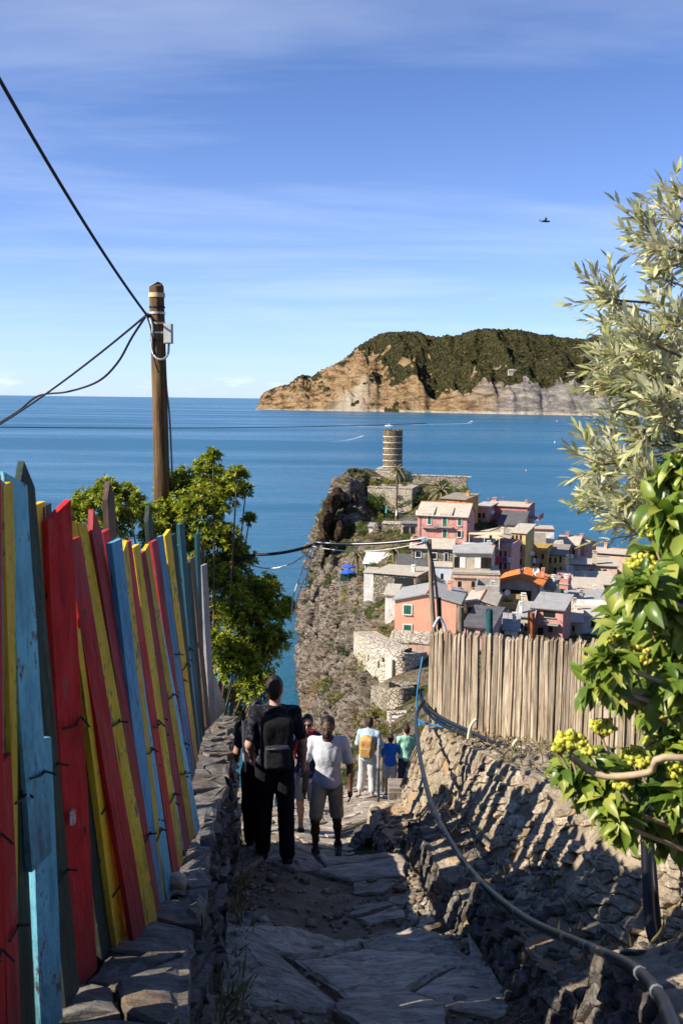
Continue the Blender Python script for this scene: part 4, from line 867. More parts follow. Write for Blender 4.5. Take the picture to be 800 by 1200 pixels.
PC = {'b': paint('light_blue_paint', (0.19, 0.56, 0.70), .9), 'y': paint('yellow_paint', (0.85, 0.54, 0.03), .8), 'r': paint('red_paint', (0.62, 0.018, 0.020), .6), 'm': paint('maroon_paint', (0.40, 0.03, 0.035), .7),
      'g': paint('dark_green_paint', (0.022, 0.045, 0.028), .5), 't': paint('teal_paint', (0.02, 0.10, 0.11), .6), 'n': paint('bare_brown_wood', (0.12, 0.075, 0.045), .7), 'w': paint('silver_grey_wood', (0.36, 0.34, 0.32), .5), 'B': paint('deep_blue_paint', (0.10, 0.33, 0.50), .7)}
t = NT('weathered_stake'); v = t.coord(scale=(1, 1, .06)); g = t.noise(v, 40, 6, .7); n_ = t.noise(t.coord(scale=(1, 1, .3)), 8, 5, .7)
c = t.ramp(g, [(0.34, (0.10, 0.072, 0.05)), (0.5, (0.31, 0.245, 0.175)), (0.66, (0.50, 0.42, 0.32))]); c = t.mix(1.0, c, t.ramp(t.objrand(), [(0, 0.55), (0.5, .9), (1, 1.15)]), 'MULTIPLY'); c = t.mix(t.ramp(n_, [(0.6, 0.0), (0.75, 0.6)]), c, (0.075, 0.055, 0.04))
m_stake = t.fin(c, 0.85, t.bump(g, 0.9, 0.006), 0.2)
t = NT('pole_timber'); v = t.coord(scale=(1, 1, .05)); g = t.noise(v, 26, 6, .7)
m_pole = t.fin(t.ramp(g, [(0.34, (0.035, 0.02, 0.01)), (0.5, (0.13, 0.075, 0.035)), (0.68, (0.27, 0.165, 0.075))]), 0.85, t.bump(g, 0.9, 0.012), 0.2)
m_black = plain('black_rubber', (0.008, 0.009, 0.012), 0.34, 0.3, 10, spec=0.32); m_wire = plain('dark_cable', (0.02, 0.02, 0.022), 0.6, 0.2, 10); m_whitewire = plain('white_cable', (0.70, 0.70, 0.70), 0.6, 0.1, 10)
m_cyan = plain('cyan_hose', (0.02, 0.16, 0.34), 0.5, 0.15, 10); m_galv = plain('galvanised_steel', (0.55, 0.56, 0.56), 0.45, 0.15, 10, metallic=0.6); m_tan = plain('tan_band', (0.66, 0.50, 0.26), 0.7, 0.2, 12)

# ------------------------------------------------------------------ the path
def xl_edge(d): return -0.60 - 0.086*(np.asarray(d, float)-3.7) + 0.10          # foot of the left wall
def xr_edge(d): return 0.935 - 0.066*(np.asarray(d, float)-4.6)                # edge of the right ledge
def wtop(d): return 2.2 + 0.217*(np.asarray(d, float)-3.7)                      # left wall top below the eye
def rtop(d): return 2.27 + 0.262*(np.asarray(d, float)-4.9)                     # right wall top below the eye
def xrt(d): return 1.75 - 0.0605*(np.asarray(d, float)-4.9)                     # right wall top edge
def path_z(x, d):
    x = np.asarray(x, float); d = np.asarray(d, float)
    wob = 0.16*np.sin(x*2.1+d*.13) + 0.10*np.sin(x*5.3+1.7)
    return 62 - below(d+wob) + 0.018*fbm(P3(x*4, d*4, 0*x), 3, 5)
ds = np.arange(0.2, 22.3, 0.05); us = np.linspace(-0.12, 1.12, 44)
Dg, Ug = np.meshgrid(ds, us, indexing='ij'); lo = xl_edge(Dg)-.15; hi = np.where(Dg < 13.4, xr_edge(Dg), 0.42+0.02*(Dg-13.4)) + 0.15 + 0.9*sstep(13.3, 15.2, Dg)
Xp = lo + (hi-lo)*Ug; Zp = path_z(Xp, Dg) + 0.02*ridged(P3(Xp*6+Dg*3, Dg*5, 0*Xp), 3, 9)
path = link('path', npmesh('path', P3(Xp, Dg, Zp).reshape(-1, 3), gridfaces(len(ds), len(us))[:, ::-1].copy(), True), m_earth); kind(path, 'structure')

def clip_poly(poly, p, n):
    out = []; k = len(poly)
    for i in range(k):
        a, b = poly[i], poly[(i+1) % k]; da = (a[0]-p[0])*n[0]+(a[1]-p[1])*n[1]; db = (b[0]-p[0])*n[0]+(b[1]-p[1])*n[1]
        if da <= 0: out.append(a)
        if (da < 0 < db) or (db < 0 < da): f = da/(da-db); out.append((a[0]+(b[0]-a[0])*f, a[1]+(b[1]-a[1])*f))
    return out
def voronoi(pts, bounds):
    cells = []
    for i, p in enumerate(pts):
        poly = list(bounds)
        near = sorted(range(len(pts)), key=lambda j: (pts[j][0]-p[0])**2+(pts[j][1]-p[1])**2)[1:16]
        for j in near:
            q = pts[j]; n = (q[0]-p[0], q[1]-p[1]); poly = clip_poly(poly, ((p[0]+q[0])/2, (p[1]+q[1])/2), n)
            if len(poly) < 3: break
        cells.append(poly)
    return cells
def slab_mesh(poly, c, zf, gap, thick, lift, seed, tilt=(0, 0), rough=0.012):
    """a stone slab from a plan polygon; zf gives the ground height"""
    r = random.Random(seed); k = len(poly); P = []
    for i in range(k):                                            # break the straight edges up
        a, b = poly[i], poly[(i+1) % k]; P.append(a); L_ = math.dist(a, b)
        if L_ > .14: f = r.uniform(.35, .65); P.append((a[0]+(b[0]-a[0])*f+r.uniform(-.02, .02), a[1]+(b[1]-a[1])*f+r.uniform(-.02, .02)))
    P = [(c[0]+(x-c[0])*(1-gap/max(.05, math.dist((x, y), c))), c[1]+(y-c[1])*(1-gap/max(.05, math.dist((x, y), c)))) for x, y in P]
    k = len(P); mb = MB(); z = lambda x, y: float(zf(x, y)) + lift + tilt[0]*(x-c[0]) + tilt[1]*(y-c[1])
    def ring(s, dz, jz): return [((c[0]+(x-c[0])*s)-c[0], (c[1]+(y-c[1])*s)-c[1], z(c[0]+(x-c[0])*s, c[1]+(y-c[1])*s)+dz+r.uniform(-jz, jz)) for x, y in P]
    R0, R1, R2, R3 = ring(1.0, -thick, 0), ring(1.0, -.012, rough*.5), ring(.93, 0.004, rough), ring(.5, .008, rough)
    zc_ = z(*c); vs = R0+R1+R2+R3+[(0, 0, zc_+.008)]; fs = []
    for q_ in range(3): fs += [(q_*k+i, q_*k+(i+1) % k, (q_+1)*k+(i+1) % k, (q_+1)*k+i) for i in range(k)]
    fs += [(3*k+i, 3*k+(i+1) % k, 4*k) for i in range(k)]
    vs = [(x, y, zz_-zc_) for x, y, zz_ in vs]; mb.add(vs, fs); return mb, (c[0], c[1], zc_)
rp_ = random.Random(3); pts = []
def try_add(x, d, s):
    for q in pts:
        if (q[0]-x)**2+(q[1]-d)**2 < (0.5*(s+q[2]))**2: return
    pts.append((x, d, s))
for _ in range(9000):
    d = rp_.uniform(2.6, 21.5); l_, h_ = float(xl_edge(d)), float(xr_edge(d)) if d < 13.4 else 0.5+.6*min(1, (d-13.4)/2)
    x = rp_.uniform(l_+.03, h_-.03); big = (4.5 < d < 6.45) or (8.2 < d < 9.6)
    try_add(x, d, rp_.uniform(.46, .72) if big else rp_.uniform(.20, .34) if d < 11 else rp_.uniform(.26, .44))
cells = voronoi([(p[0], p[1]) for p in pts], [(-3, 2.2), (3, 2.2), (3, 22), (-3, 22)])
ncell = 0
for p, cell in zip(pts, cells):
    x, d, s_ = p
    if len(cell) < 3: continue
    cell = [(max(float(xl_edge(b))-.02, min(a, (float(xr_edge(b)) if b < 13.4 else 1.3)+.02)), b) for a, b in cell]
    cxx = sum(a for a, b in cell)/len(cell); cyy = sum(b for a, b in cell)/len(cell)
    dirt = (6.65 < d < 8.3 and (x < 0.15 or rp_.random() < .5)) or (d < 5.0 and s_ < .45 and rp_.random() < .45) or (d < 9.6 and s_ < .45 and rp_.random() < .15) or (x < float(xl_edge(d))+.12 and rp_.random() < .5) or rp_.random() < .07
    if dirt and not (6.7 < d < 8.3 and x > .1 and rp_.random() < .25): continue
    tilt = (rp_.uniform(-.05, .05), rp_.uniform(-.03, .05)) if d < 11 else (rp_.uniform(-.02, .02), rp_.uniform(-.02, .02))
    mb, loc = slab_mesh(cell, (cxx, cyy), path_z, rp_.uniform(.008, .03) if d > 9 else rp_.uniform(.01, .03), 0.10, rp_.uniform(.02, .05) + (.02 if s_ > .45 else 0), ncell, tilt, .014 if d < 10 else .006)
    ps = put('paving_slab', mb, m_pave, path, loc); ncell += 1
    if s_ > .48:                                            # broad worn treads: carve the cleavage ridges into the slab
        bm = bmesh.new(); bm.from_mesh(ps.data); bmesh.ops.triangulate(bm, faces=bm.faces[:])
        for _ in range(3): bmesh.ops.subdivide_edges(bm, edges=[e for e in bm.edges if e.calc_length() > .045], cuts=1, use_grid_fill=False); bmesh.ops.triangulate(bm, faces=[f for f in bm.faces if len(f.verts) > 3])
        q_ = np.array([v_.co[:] for v_ in bm.verts]); ww_ = q_ + np.array(loc); an_ = rad(38)+.3*math.sin(ncell); al_ = ww_[:, 0]*math.cos(an_)+ww_[:, 1]*math.sin(an_); ac_ = -ww_[:, 0]*math.sin(an_)+ww_[:, 1]*math.cos(an_)
        dz_ = .022*(ridged(P3(al_*2.0, ac_*9, 0*al_+ncell), 3, 14)-.3) + .012*fbm(ww_*9, 3, 15); top_ = q_[:, 2] > -.05
        for v_, dd_, tt_ in zip(bm.verts, dz_, top_):
            if tt_: v_.co.z += dd_
        bm.to_mesh(ps.data); bm.free()
# loose chips and grit on the path: nobody could count them
def stone_variant(seed, flat=0.55):
    r = np.random.RandomState(seed); bm = bmesh.new(); bmesh.ops.create_cube(bm, size=1.0); bmesh.ops.subdivide_edges(bm, edges=bm.edges[:], cuts=1, use_grid_fill=True)
    V = np.array([q.co[:] for q in bm.verts]); F = [[q.index for q in f.verts] for f in bm.faces]; bm.free()
    n_ = np.linalg.norm(V, axis=1, keepdims=True); V = V*(0.80+0.28*(0.5/np.maximum(n_, .3))) ; V += r.uniform(-.10, .10, V.shape); V[:, 0] += V[:, 2]*r.uniform(-.25, .25); V[:, 1] *= 1+V[:, 0]*r.uniform(-.4, .4)
    F3 = np.array(F); return V, F3
SV = [stone_variant(60+i) for i in range(12)]
def joined_stones(name, items, mat, parent=None):
    Vs, Fs, o = [], [], 0
    for i, (p, sc, R) in enumerate(items):
        V, F = SV[i % 12]; Wv = (V*np.array(sc)) @ np.array(R.to_3x3()).T + np.array(p); Vs.append(Wv); Fs.append(F+o); o += len(V)
    return link(name, npmesh(name, np.concatenate(Vs), np.concatenate(Fs)), mat, parent)
def rotm(rx, ry, rz): return Matrix.Rotation(rz, 4, 'Z') @ Matrix.Rotation(ry, 4, 'Y') @ Matrix.Rotation(rx, 4, 'X')
items = []
for _ in range(2600):
    d = rp_.uniform(2.8, 13); x = rp_.uniform(float(xl_edge(d)), float(xr_edge(d))); 
    if rp_.random() < .6: x = float(xr_edge(d)) - abs(rp_.gauss(0, .16)) if rp_.random() < .6 else float(xl_edge(d)) + abs(rp_.gauss(0, .2))
    s_ = rp_.uniform(.008, .03) if rp_.random() < .9 else rp_.uniform(.03, .07)
    items.append(((x, d, float(path_z(x, d))+s_*.25+.012), (s_*1.3, s_, s_*.6), rotm(rp_.uniform(-.4, .4), rp_.uniform(-.4, .4), rp_.uniform(0, 6))))
GRAVEL = items
GR_ = lambda: kind(joined_stones('gravel', items_g, m_rubble), 'stuff', 'loose slate chips and grit along the path edges')

STONE_ME = []
for i, (V, F) in enumerate(SV):
    me = npmesh('stone', V, F); STONE_ME.append(me)
def stones(parent, name, items, mat, keep=280):
    """items (pos, scale, rot) nearest first; the first `keep` become parts, the rest one joined part"""
    mes = []
    for i, me in enumerate(STONE_ME): m2 = me.copy(); m2.materials.append(mat); mes.append(m2)
    items = sorted(items, key=lambda q: q[3] if len(q) > 3 else q[0][1])
    for i, q in enumerate(items[:keep]):
        p, sc, R = q[:3]; o = bpy.data.objects.new(name, mes[i % 12]); C.objects.link(o); o.parent = parent; o.matrix_basis = Matrix.Translation(p) @ R @ Matrix.Diagonal((*sc, 1))
    if len(items) > keep: kind(joined_stones('small_'+name+'_mass', [q[:3] for q in items[keep:]], mat, parent), 'stuff')

# ------------------------------------------------------------------ left wall
LW0, LW1 = -0.6, 12.3
lw = empty('slate_wall'); tag(lw, 'dry stone slate wall carrying the painted plank fence', 'wall')
dd = np.arange(LW0, LW1+.01, .06); prof = []
def xlt(d): return -0.60 - 0.086*(d-3.7)
core = []
for d in dd:
    zt = 62-float(wtop(d))-.05; zb = float(path_z(xl_edge(d), d))-.3; x0 = float(xlt(d)); n_ = lambda k: .03*float(vnoise(np.array([[d*5, k*3.1, 1.0]]))[0])
    core.append([(x0-.95, d, zb-2.5), (x0-.95, d, zt-.1), (x0-.5, d, zt+n_(1)), (x0-.06+n_(2), d, zt+n_(3)), (x0-.02+n_(4), d, zt-.2), (x0+.03+n_(5), d, (zt+zb)/2), (x0+.07, d, zb)])
mb = MB(); mb.grid(np.array(core), smooth=False); put('wall_core', mb, m_mortar, lw)
items = []
d = LW0
zrow = 0
for row in range(26):
    d = LW0 + rp_.uniform(0, .2)
    while d < LW1:
        L_ = rp_.uniform(.10, .36); hgt = 0.068; zt = 62-float(wtop(d+L_/2)); zb = float(path_z(xl_edge(d), d)); z = zt-.05-row*hgt*1.0
        if z > zb-.03:
            f = (zt-z)/max(.1, zt-zb); x = float(xlt(d+L_/2)) + .06*f - .02 + rp_.uniform(-.025, .03)
            items.append(((x-.05, d+L_/2, z+rp_.uniform(-.015, .015)), (rp_.uniform(.12, .2), L_*1.02, hgt*rp_.uniform(.7, 1.15)), rotm(-math.atan(.217)+rp_.uniform(-.08, .08), rp_.uniform(-.12, .12), rp_.uniform(-.12, .12)+.086)))
        d += L_
stones(lw, 'stone', items, m_slate, 290)
pts = []
for _ in range(1500):
    d = rp_.uniform(LW0, LW1); x = float(xlt(d)) - rp_.uniform(-.03, .62); try_add(x, d, rp_.uniform(.17, .34))
cells = voronoi([(p[0], p[1]) for p in pts], [(-3, LW0-.3), (0, LW0-.3), (0, LW1+.2), (-3, LW1+.2)])
for i, (p, cell) in enumerate(zip(pts, cells)):
    if len(cell) < 3: continue
    cell = [(max(xlt(b)-.72, min(a, xlt(b)+.05+rp_.uniform(-.03, .03))), b) for a, b in cell]
    cc = (sum(a for a, b in cell)/len(cell), sum(b for a, b in cell)/len(cell))
    mb, loc = slab_mesh(cell, cc, lambda x, y: 62-wtop(y), rp_.uniform(.005, .02), rp_.uniform(.05, .09), rp_.uniform(-.01, .05), 900+i, (rp_.uniform(-.12, .12), rp_.uniform(-.08, .08)), .012)
    put('capstone', mb, m_slate, lw, loc)
# one round cobble on the wall
W_, F_ = rock_chunk(77, 2, .15); p = at(204, 1062, 4.55); o = link('round_cobble', npmesh('round_cobble', W_*np.array([.055, .06, .045]), F_, True), m_rubble, loc=(p.x+.01, p.y, 62-float(wtop(p.y))+.07)); tag(o, 'rounded brown cobble lying on the slate wall beside the fence', 'stone')

# ------------------------------------------------------------------ painted plank fence
fence = empty('painted_fence'); tag(fence, 'leaning fence of red, yellow, blue and green painted planks', 'fence')
def plank(parent, name, T_, B_, wpx, mat, w=0.14, th=0.024, top='flat', seed=0, seg=5, wtopscale=1.0, yaw=None):
    r = random.Random(seed); ax = (T_-B_); L_ = ax.length; ax.normalize(); mid = (T_+B_)/2 - EYE; view = Vector((mid.x, mid.y, 0)).normalized(); z_ = mid.dot(_f)
    app = wpx*z_/FPX
    if app > w*.93: w = app/.93
    phi = math.asin(max(.2, min(.95, app/w))); vphi = math.atan2(view.x, view.y); aa = vphi + phi                 # width axis turned from the view direction to the right
    if yaw is not None: aa = yaw
    wa = Vector((math.sin(aa), math.cos(aa), 0)); wa = (wa - ax*wa.dot(ax)).normalized(); n = wa.cross(ax).normalized()
    mb = MB(); rings = []
    for i in range(seg+1):
        f = i/seg; hw = w/2*(1+(wtopscale-1)*f)*(1+r.uniform(-.03, .03)); ww = r.uniform(-.005, .005)
        rings.append([(-hw+ww, -th/2, f*L_), (hw+ww, -th/2, f*L_), (hw+ww, th/2, f*L_), (-hw+ww, th/2, f*L_)])
    tp = rings[-1]; k_ = r.uniform(.02, .06)
    if top == 'slant': tp = [(x, y, z-(k_ if x < 0 else 0)) for x, y, z in tp]
    elif top == 'slantr': tp = [(x, y, z-(k_ if x > 0 else 0)) for x, y, z in tp]
    rings[-1] = tp; vs = [v for R in rings for v in R]; fs = [(3, 2, 1, 0)]
    for i in range(seg): fs += [(i*4+j, i*4+(j+1) % 4, i*4+4+(j+1) % 4, i*4+4+j) for j in range(4)]
    k = seg*4
    if top == 'point':
        hz_ = w*.7; vs += [(0, -th/2, L_+hz_), (0, th/2, L_+hz_)]; fs += [(k, k+1, k+4), (k+1, k+2, k+5, k+4), (k+2, k+3, k+5), (k+3, k, k+4, k+5)]
    else: fs += [(k, k+1, k+2, k+3)]
    mb.add(vs, fs); o = link(name, mb.mesh(name), mat, parent)
    o.matrix_basis = Matrix((( wa.x, n.x, ax.x, B_.x), (wa.y, n.y, ax.y, B_.y), (wa.z, n.z, ax.z, B_.z), (0, 0, 0, 1)))
    if o.matrix_basis.to_3x3().determinant() < 0: o.matrix_basis = Matrix(((wa.x, -n.x, ax.x, B_.x), (wa.y, -n.y, ax.y, B_.y), (wa.z, -n.z, ax.z, B_.z), (0, 0, 0, 1)))
    return o, wa, n, ax
PL = [(-22, 560, -14, 1260, 34, 'r', 2.5, 'flat'), (-6, 548, 2, 1250, 16, 'b', 2.75, 'slantr'), (5, 566, 24, 1240, 5, 'y', 2.85, 'flat'), (14, 550, 46, 1010, 24, 'b', 2.95, 'slantr'), (2, 892, 15, 1225, 15, 'r', 2.7, 'flat'), (4, 700, 30, 1215, 18, 'g', 2.85, 'flat'),
      (28, 574, 82, 1172, 17, 'g', 3.25, 'point'), (44, 858, 59, 1205, 25, 'b', 3.02, 'slantr'), (43, 590, 66, 1150, 13, 'y', 3.4, 'flat'), (51, 592, 74, 1150, 8, 'g', 3.5, 'flat'), (65, 588, 98, 1143, 27, 'r', 3.45, 'slant'),
      (70, 720, 127, 1135, 17, 'g', 3.7, 'flat'), (92, 735, 141, 1112, 15, 'y', 3.8, 'flat'), (84, 632, 163, 1106, 17, 'r', 3.85, 'flat'), (88, 610, 176, 1098, 19, 'y', 3.98, 'slantr'), (111, 623, 184, 1086, 10, 'm', 4.12, 'point'),
      (122, 622, 178, 1070, 5, 'r', 4.5, 'flat'), (134, 634, 184, 1062, 12, 'B', 4.25, 'flat'), (143, 636, 190, 1052, 7, 'y', 4.4, 'slant'), (146, 690, 197, 1044, 9, 'b', 4.5, 'flat'), (147, 636, 205, 1030, 7, 'r', 4.65, 'flat'), (157, 640, 209, 1016, 8, 'y', 4.8, 'flat'),
      (158, 700, 211, 1000, 6, 'b', 4.95, 'flat'), (164, 648, 217, 997, 8, 'm', 5.1, 'flat'), (168, 640, 223, 985, 9, 'y', 5.3, 'slant'), (176, 690, 229, 977, 7, 'b', 5.45, 'flat'), (172, 660, 216, 950, 4, 'g', 5.8, 'flat'), (179, 634, 219, 930, 7, 'm', 6.1, 'flat'),
      (186, 629, 224, 912, 7, 'B', 6.5, 'flat'), (190, 650, 226, 905, 4, 'r', 6.7, 'flat'), (194, 622, 228, 895, 7, 'y', 6.9, 'slant'), (202, 626, 230, 884, 5, 'g', 7.3, 'flat'), (205, 640, 231, 880, 4, 'b', 7.6, 'flat'), (211, 614, 233, 872, 6, 't', 7.9, 'flat'),
      (213, 702, 234, 868, 5, 'y', 8.1, 'flat'), (219, 660, 236, 864, 6, 'g', 8.4, 'flat'), (224, 654, 243, 852, 5, 'n', 9.0, 'flat'), (231, 625, 238, 850, 4, 't', 9.2, 'flat'), (238, 662, 248, 846, 7, 'w', 9.5, 'flat'), (127, 584, 150, 1040, 9, 'n', 5.4, 'point'), (174, 610, 200, 950, 6, 'g', 6.4, 'point')]
PL2 = []
for q0, q1 in zip(PL[12:35], PL[13:36]):                # thinner slats showing between the main ones
    if abs(q0[2]-q1[2]) < 16: PL2.append(((q0[0]+q1[0])/2+2, max(q0[1], q1[1])+12, (q0[2]+q1[2])/2+1, (q0[3]+q1[3])/2-4, 4, 'ybrgByw'[len(PL2) % 7], max(q0[6], q1[6])+.07, 'flat'))
PL = [(*q[:4], q[4]*(.9 if q[6] > 3.6 else 1), *q[5:]) for q in PL] + PL2
rn = random.Random(12)
for k in range(26):                                     # the fence goes on beside the viewer
    d = 2.62 - k*.115; B_ = Vector((-1.0-.03*rn.random(), d, 62-float(wtop(d))-.02)); T_ = B_ + Vector((-.36+rn.uniform(-.06, .06), rn.uniform(-.1, .02), rn.uniform(1.65, 2.0)))
    PLX = plank(fence, 'plank', T_, B_, 20, PC[rn.choice('bygrmtyB')], .112, .024, rn.choice(('flat', 'slant', 'point')), 300+k, yaw=.1+rn.uniform(-.1, .1))[0]
ties = []
for i, (xt, yt, xb, yb, wpx, cc, d, top) in enumerate(PL):
    B_ = at(xb, yb, d); 
    zt = 62-float(wtop(d)); B_.z = min(B_.z, zt+.01) if yb > 1040 else B_.z
    T_ = at(xt, yt, d-.02); o, wa, n, ax = plank(fence, 'plank', T_, B_, wpx, PC[cc], 0.135 if wpx < 30 else .16, rng.uniform(.02, .03), top, i)
    if i % 2 == 0 and yb > 860: ties.append((B_+(T_-B_)*rng.uniform(.42, .55), wa, n))
    if i % 3 == 0 and yb > 900: ties.append((B_+(T_-B_)*rng.uniform(.18, .28), wa, n))
for k in range(9):
    f = k/8; B_ = at(239+24*f, 858-26*f, 9.7+1.6*f); T_ = at(219+10*f, 735+6*f, 9.5+.5*f); plank(fence, 'plank', T_, B_, 3.2, PC['w'], .07, .02, 'flat', 80+k)
for p, wa, n in ties:
    m_ = MB(); r = random.Random(int(p.y*1000)); s_ = 1 if n.x > 0 else -1; q = p+n*s_*.018
    m_.tube([q-wa*.05+Vector((0, 0, r.uniform(-.02, .02))), q+n*s_*.008, q+wa*.05+Vector((0, 0, r.uniform(-.02, .02))), q+wa*.06+n*s_*.03+Vector((0, 0, -.02))], .004, 5); m_.tube([q+wa*.02+n*s_*.004, q+n*s_*.02+Vector((0, 0, .015))], .004, 5)
    put('wire_tie', m_, m_wire, fence)
for dz, yy in ((1.45, 0), (0.45, 1)):
    m_ = MB(); P_ = []
    for d in np.arange(4.4, 9.3, .4): P_.append((float(xlt(d))-.16-.22*dz-.12, d, 62-float(wtop(d))+dz*.9))
    for a, b in zip(P_[:-1], P_[1:]): m_.tube([a, b], .022, 6, smooth=False)
    put('back_rail', m_, PC['n'], fence)
o = fence; p = at(77, 953, 3.42); m_ = MB(); m_.box((0, 0, 0), (.012, .03, .05)); q_ = put('reflector', m_, plain('red_white_reflector', (.75, .35, .32), .4, .8, 30), fence, p+Vector((.035, -.03, 0)))

# ------------------------------------------------------------------ right retaining wall and ledge
RW0, RW1 = 1.2, 13.6
rw = empty('retaining_wall'); tag(rw, 'sunlit rubble retaining wall below the wooden stake fence', 'wall')
ds = np.arange(RW0, RW1+.01, .045); V = []
def wall_pt(d, f):
    """f: 0 at the path, .22 ledge lip, .5 back of ledge, 1 top of the wall, 1.25 behind the top"""
    xe, xt_ = float(xr_edge(d)), float(xrt(d)); zp = 62-float(below(d)); zt = 62-float(rtop(d)); lx = xe+.05+.10*(xt_-xe); zl = zp+.30+.03*math.sin(d*2.3)
    if d > 11.5: zl += (d-11.5)*.1
    bx = xe+.62*(xt_-xe); zb = zl + .10
    return (np.interp(f, [0, .22, .5, 1.0, 1.25, 1.6], [xe, lx, bx, xt_, xt_+.35, xt_+1.3]), d, np.interp(f, [0, .22, .5, 1.0, 1.25, 1.6], [zp-.15, zl, zb, zt, zt+.03, zt-.1]))
fs_ = np.concatenate([np.linspace(0, .22, 8)[:-1], np.linspace(.22, .5, 10)[:-1], np.linspace(.5, 1.0, 30)[:-1], np.linspace(1.0, 1.6, 9)])
V = np.array([[wall_pt(d, f) for f in fs_] for d in ds]); q = V.copy(); dq = q @ np.array([[1, 0, 0], [0, .8, .6], [0, -.6, .8]])
amp = np.interp(fs_, [0, .05, .22, .5, .6, .95, 1.05, 1.6], [.02, .05, .06, .04, .025, .025, .02, .03])[None, :]*np.clip(ds/5, .35, 1)[:, None]
dsp = amp*(fbm(q*4.5, 4, 61)*1.1 + 0.6*fbm(q*11, 4, 65) + 0.38*(ridged(P3(dq[..., 0]*3, dq[..., 1]*3.1, dq[..., 2]*6)+.8*fbm(q*2, 3, 67)[..., None], 3, 63)-.3))
V[..., 0] -= dsp*1.1; V[..., 2] += dsp*.3
put('wall_core', MB().grid(V[:, ::-1], smooth=False), m_mortar, rw)
def masonry(parent, name, fpt, u0, u1, vh, sizes, mat, keep, seed, drop=.10, K_=1.7, shear=.30, tries=14000, pr=.035, dep=.09):
    """irregular stones on a wall face; fpt(u, v, out) maps wall coordinates to space, v in 0..vh"""
    rv = random.Random(seed); pts = []; hs = {}
    for _ in range(tries):
        u_ = rv.uniform(u0, u1); v_ = rv.uniform(0, vh); s_ = rv.choice(sizes)*min(1, .42+.085*u_); ok = True; cu_ = int(u_/.4)
        for q in hs.get(cu_-1, [])+hs.get(cu_, [])+hs.get(cu_+1, []):
            if ((q[0]-u_)*.62+(q[1]-v_)*.25)**2+((q[1]-v_)*1.35)**2 < (.5*(s_+q[2]))**2: ok = False; break
        if ok: pts.append((u_, v_, s_)); hs.setdefault(cu_, []).append((u_, v_, s_))
    cells = voronoi([(p[0]/K_+p[1]*shear, p[1]) for p in pts], [(u0/K_-1, -.03), (u1/K_+2, -.03), (u1/K_+2, vh+.03), (u0/K_-1, vh+.03)])
    big = MB(); nst = 0
    for i in sorted(range(len(pts)), key=lambda i: pts[i][0]):
        cell = cells[i]
        if len(cell) < 3 or rv.random() < drop: continue
        cell = [(min(u1+.02, max(u0-.1, (a-b*shear)*K_)), b) for a, b in cell]; cu = sum(a for a, b in cell)/len(cell); cv = sum(b for a, b in cell)/len(cell); k = len(cell); g_ = rv.uniform(.86, .97); t1, t2 = rv.uniform(-.16, .16), rv.uniform(-.12, .12); pro = rv.uniform(.0, pr); poly = []
        for q in range(k):
            a, b = cell[q], cell[(q+1) % k]; poly.append(a)
            if math.dist(a, b) > .10: f = rv.uniform(.35, .65); poly.append((a[0]+(b[0]-a[0])*f+rv.uniform(-.015, .015), a[1]+(b[1]-a[1])*f+rv.uniform(-.015, .015)))
        k = len(poly); L0 = fpt(cu, cv, 0)
        def ring(s_, o_, j_): return [fpt(cu+(a-cu)*s_*g_, cv+(b-cv)*s_*g_, o_+pro+t1*(a-cu)*s_+t2*(b-cv)*s_+rv.uniform(-j_, j_))-L0 for a, b in poly]
        vs = ring(1, -dep, 0)+ring(1, .008, .006)+ring(.92, .019, .006)+ring(.45, .021, .009)+[fpt(cu, cv, .021+pro)-L0]
        fs = [(q_*k+m, (q_+1)*k+m, (q_+1)*k+(m+1) % k, q_*k+(m+1) % k) for q_ in range(3) for m in range(k)]+[(3*k+m, 4*k, 3*k+(m+1) % k) for m in range(k)]
        if nst < keep: put(name, MB().add(vs, fs), mat, parent, Vector(L0)); nst += 1
        else: big.add([v+L0 for v in vs], fs)
    if big.v: kind(put('small_'+name+'_mass', big, mat, parent), 'stuff')
def face_pt(d, v, out):
    x, y, z = wall_pt(d, .53+.47*max(0, min(1, v))); return np.array((x-out, y, z+out*.25))
masonry(rw, 'stone', face_pt, 1.6, RW1, 1.0, (.08, .10, .13, .17, .20, .26, .34), m_rubble, 290, 41, .30, pr=.022)
def lip_pt(d, v, out):
    x, y, z = wall_pt(d, .01+.21*max(0, min(1, v/.42))); return np.array((x-out*.9, y, z+out*.4))
rl = empty('rubble_ledge'); tag(rl, 'low ledge of dark loose rubble along the path edge carrying the hose', 'ledge')
items = []
for _ in range(1500):
    d = rp_.uniform(1.6, 13.3) if rp_.random() < .6 else rp_.uniform(1.6, 6.5); f = rp_.uniform(.0, .22) if rp_.random() < .55 else rp_.uniform(.22, .5); x, y, z = wall_pt(d, f); s_ = rp_.uniform(.03, .10)*(1.5 if rp_.random() < .12 else 1)*min(1, .30+d*.085)
    items.append(((x+.025, y, z-.005), (s_*rp_.uniform(.8, 1.3), s_*rp_.uniform(1.0, 2.2), s_*rp_.uniform(.20, .5)), rotm(rp_.gauss(0, .35), rp_.gauss(0, .3), rp_.uniform(0, 6) if f > .22 else rp_.gauss(0, .3))))
stones(rl, 'stone', items, m_slate, 290)
masonry(rl, 'lip_stone', lip_pt, 1.4, 12.6, .42, (.06, .08, .11, .15, .20), m_slate, 260, 43, .06, 1.5, .2, 9000, .05, .08)
items_g = list(GRAVEL)
for _ in range(900):
    d = rp_.uniform(2.0, 13.5); x, y, z = wall_pt(d, rp_.uniform(1.0, 1.6)); s_ = rp_.uniform(.012, .05) if rp_.random() < .8 else rp_.uniform(.05, .10)
    items_g.append(((x, y, z+.01), (s_*1.3, s_, s_*.5), rotm(rp_.gauss(0, .2), rp_.gauss(0, .2), rp_.uniform(0, 6))))
GR_()
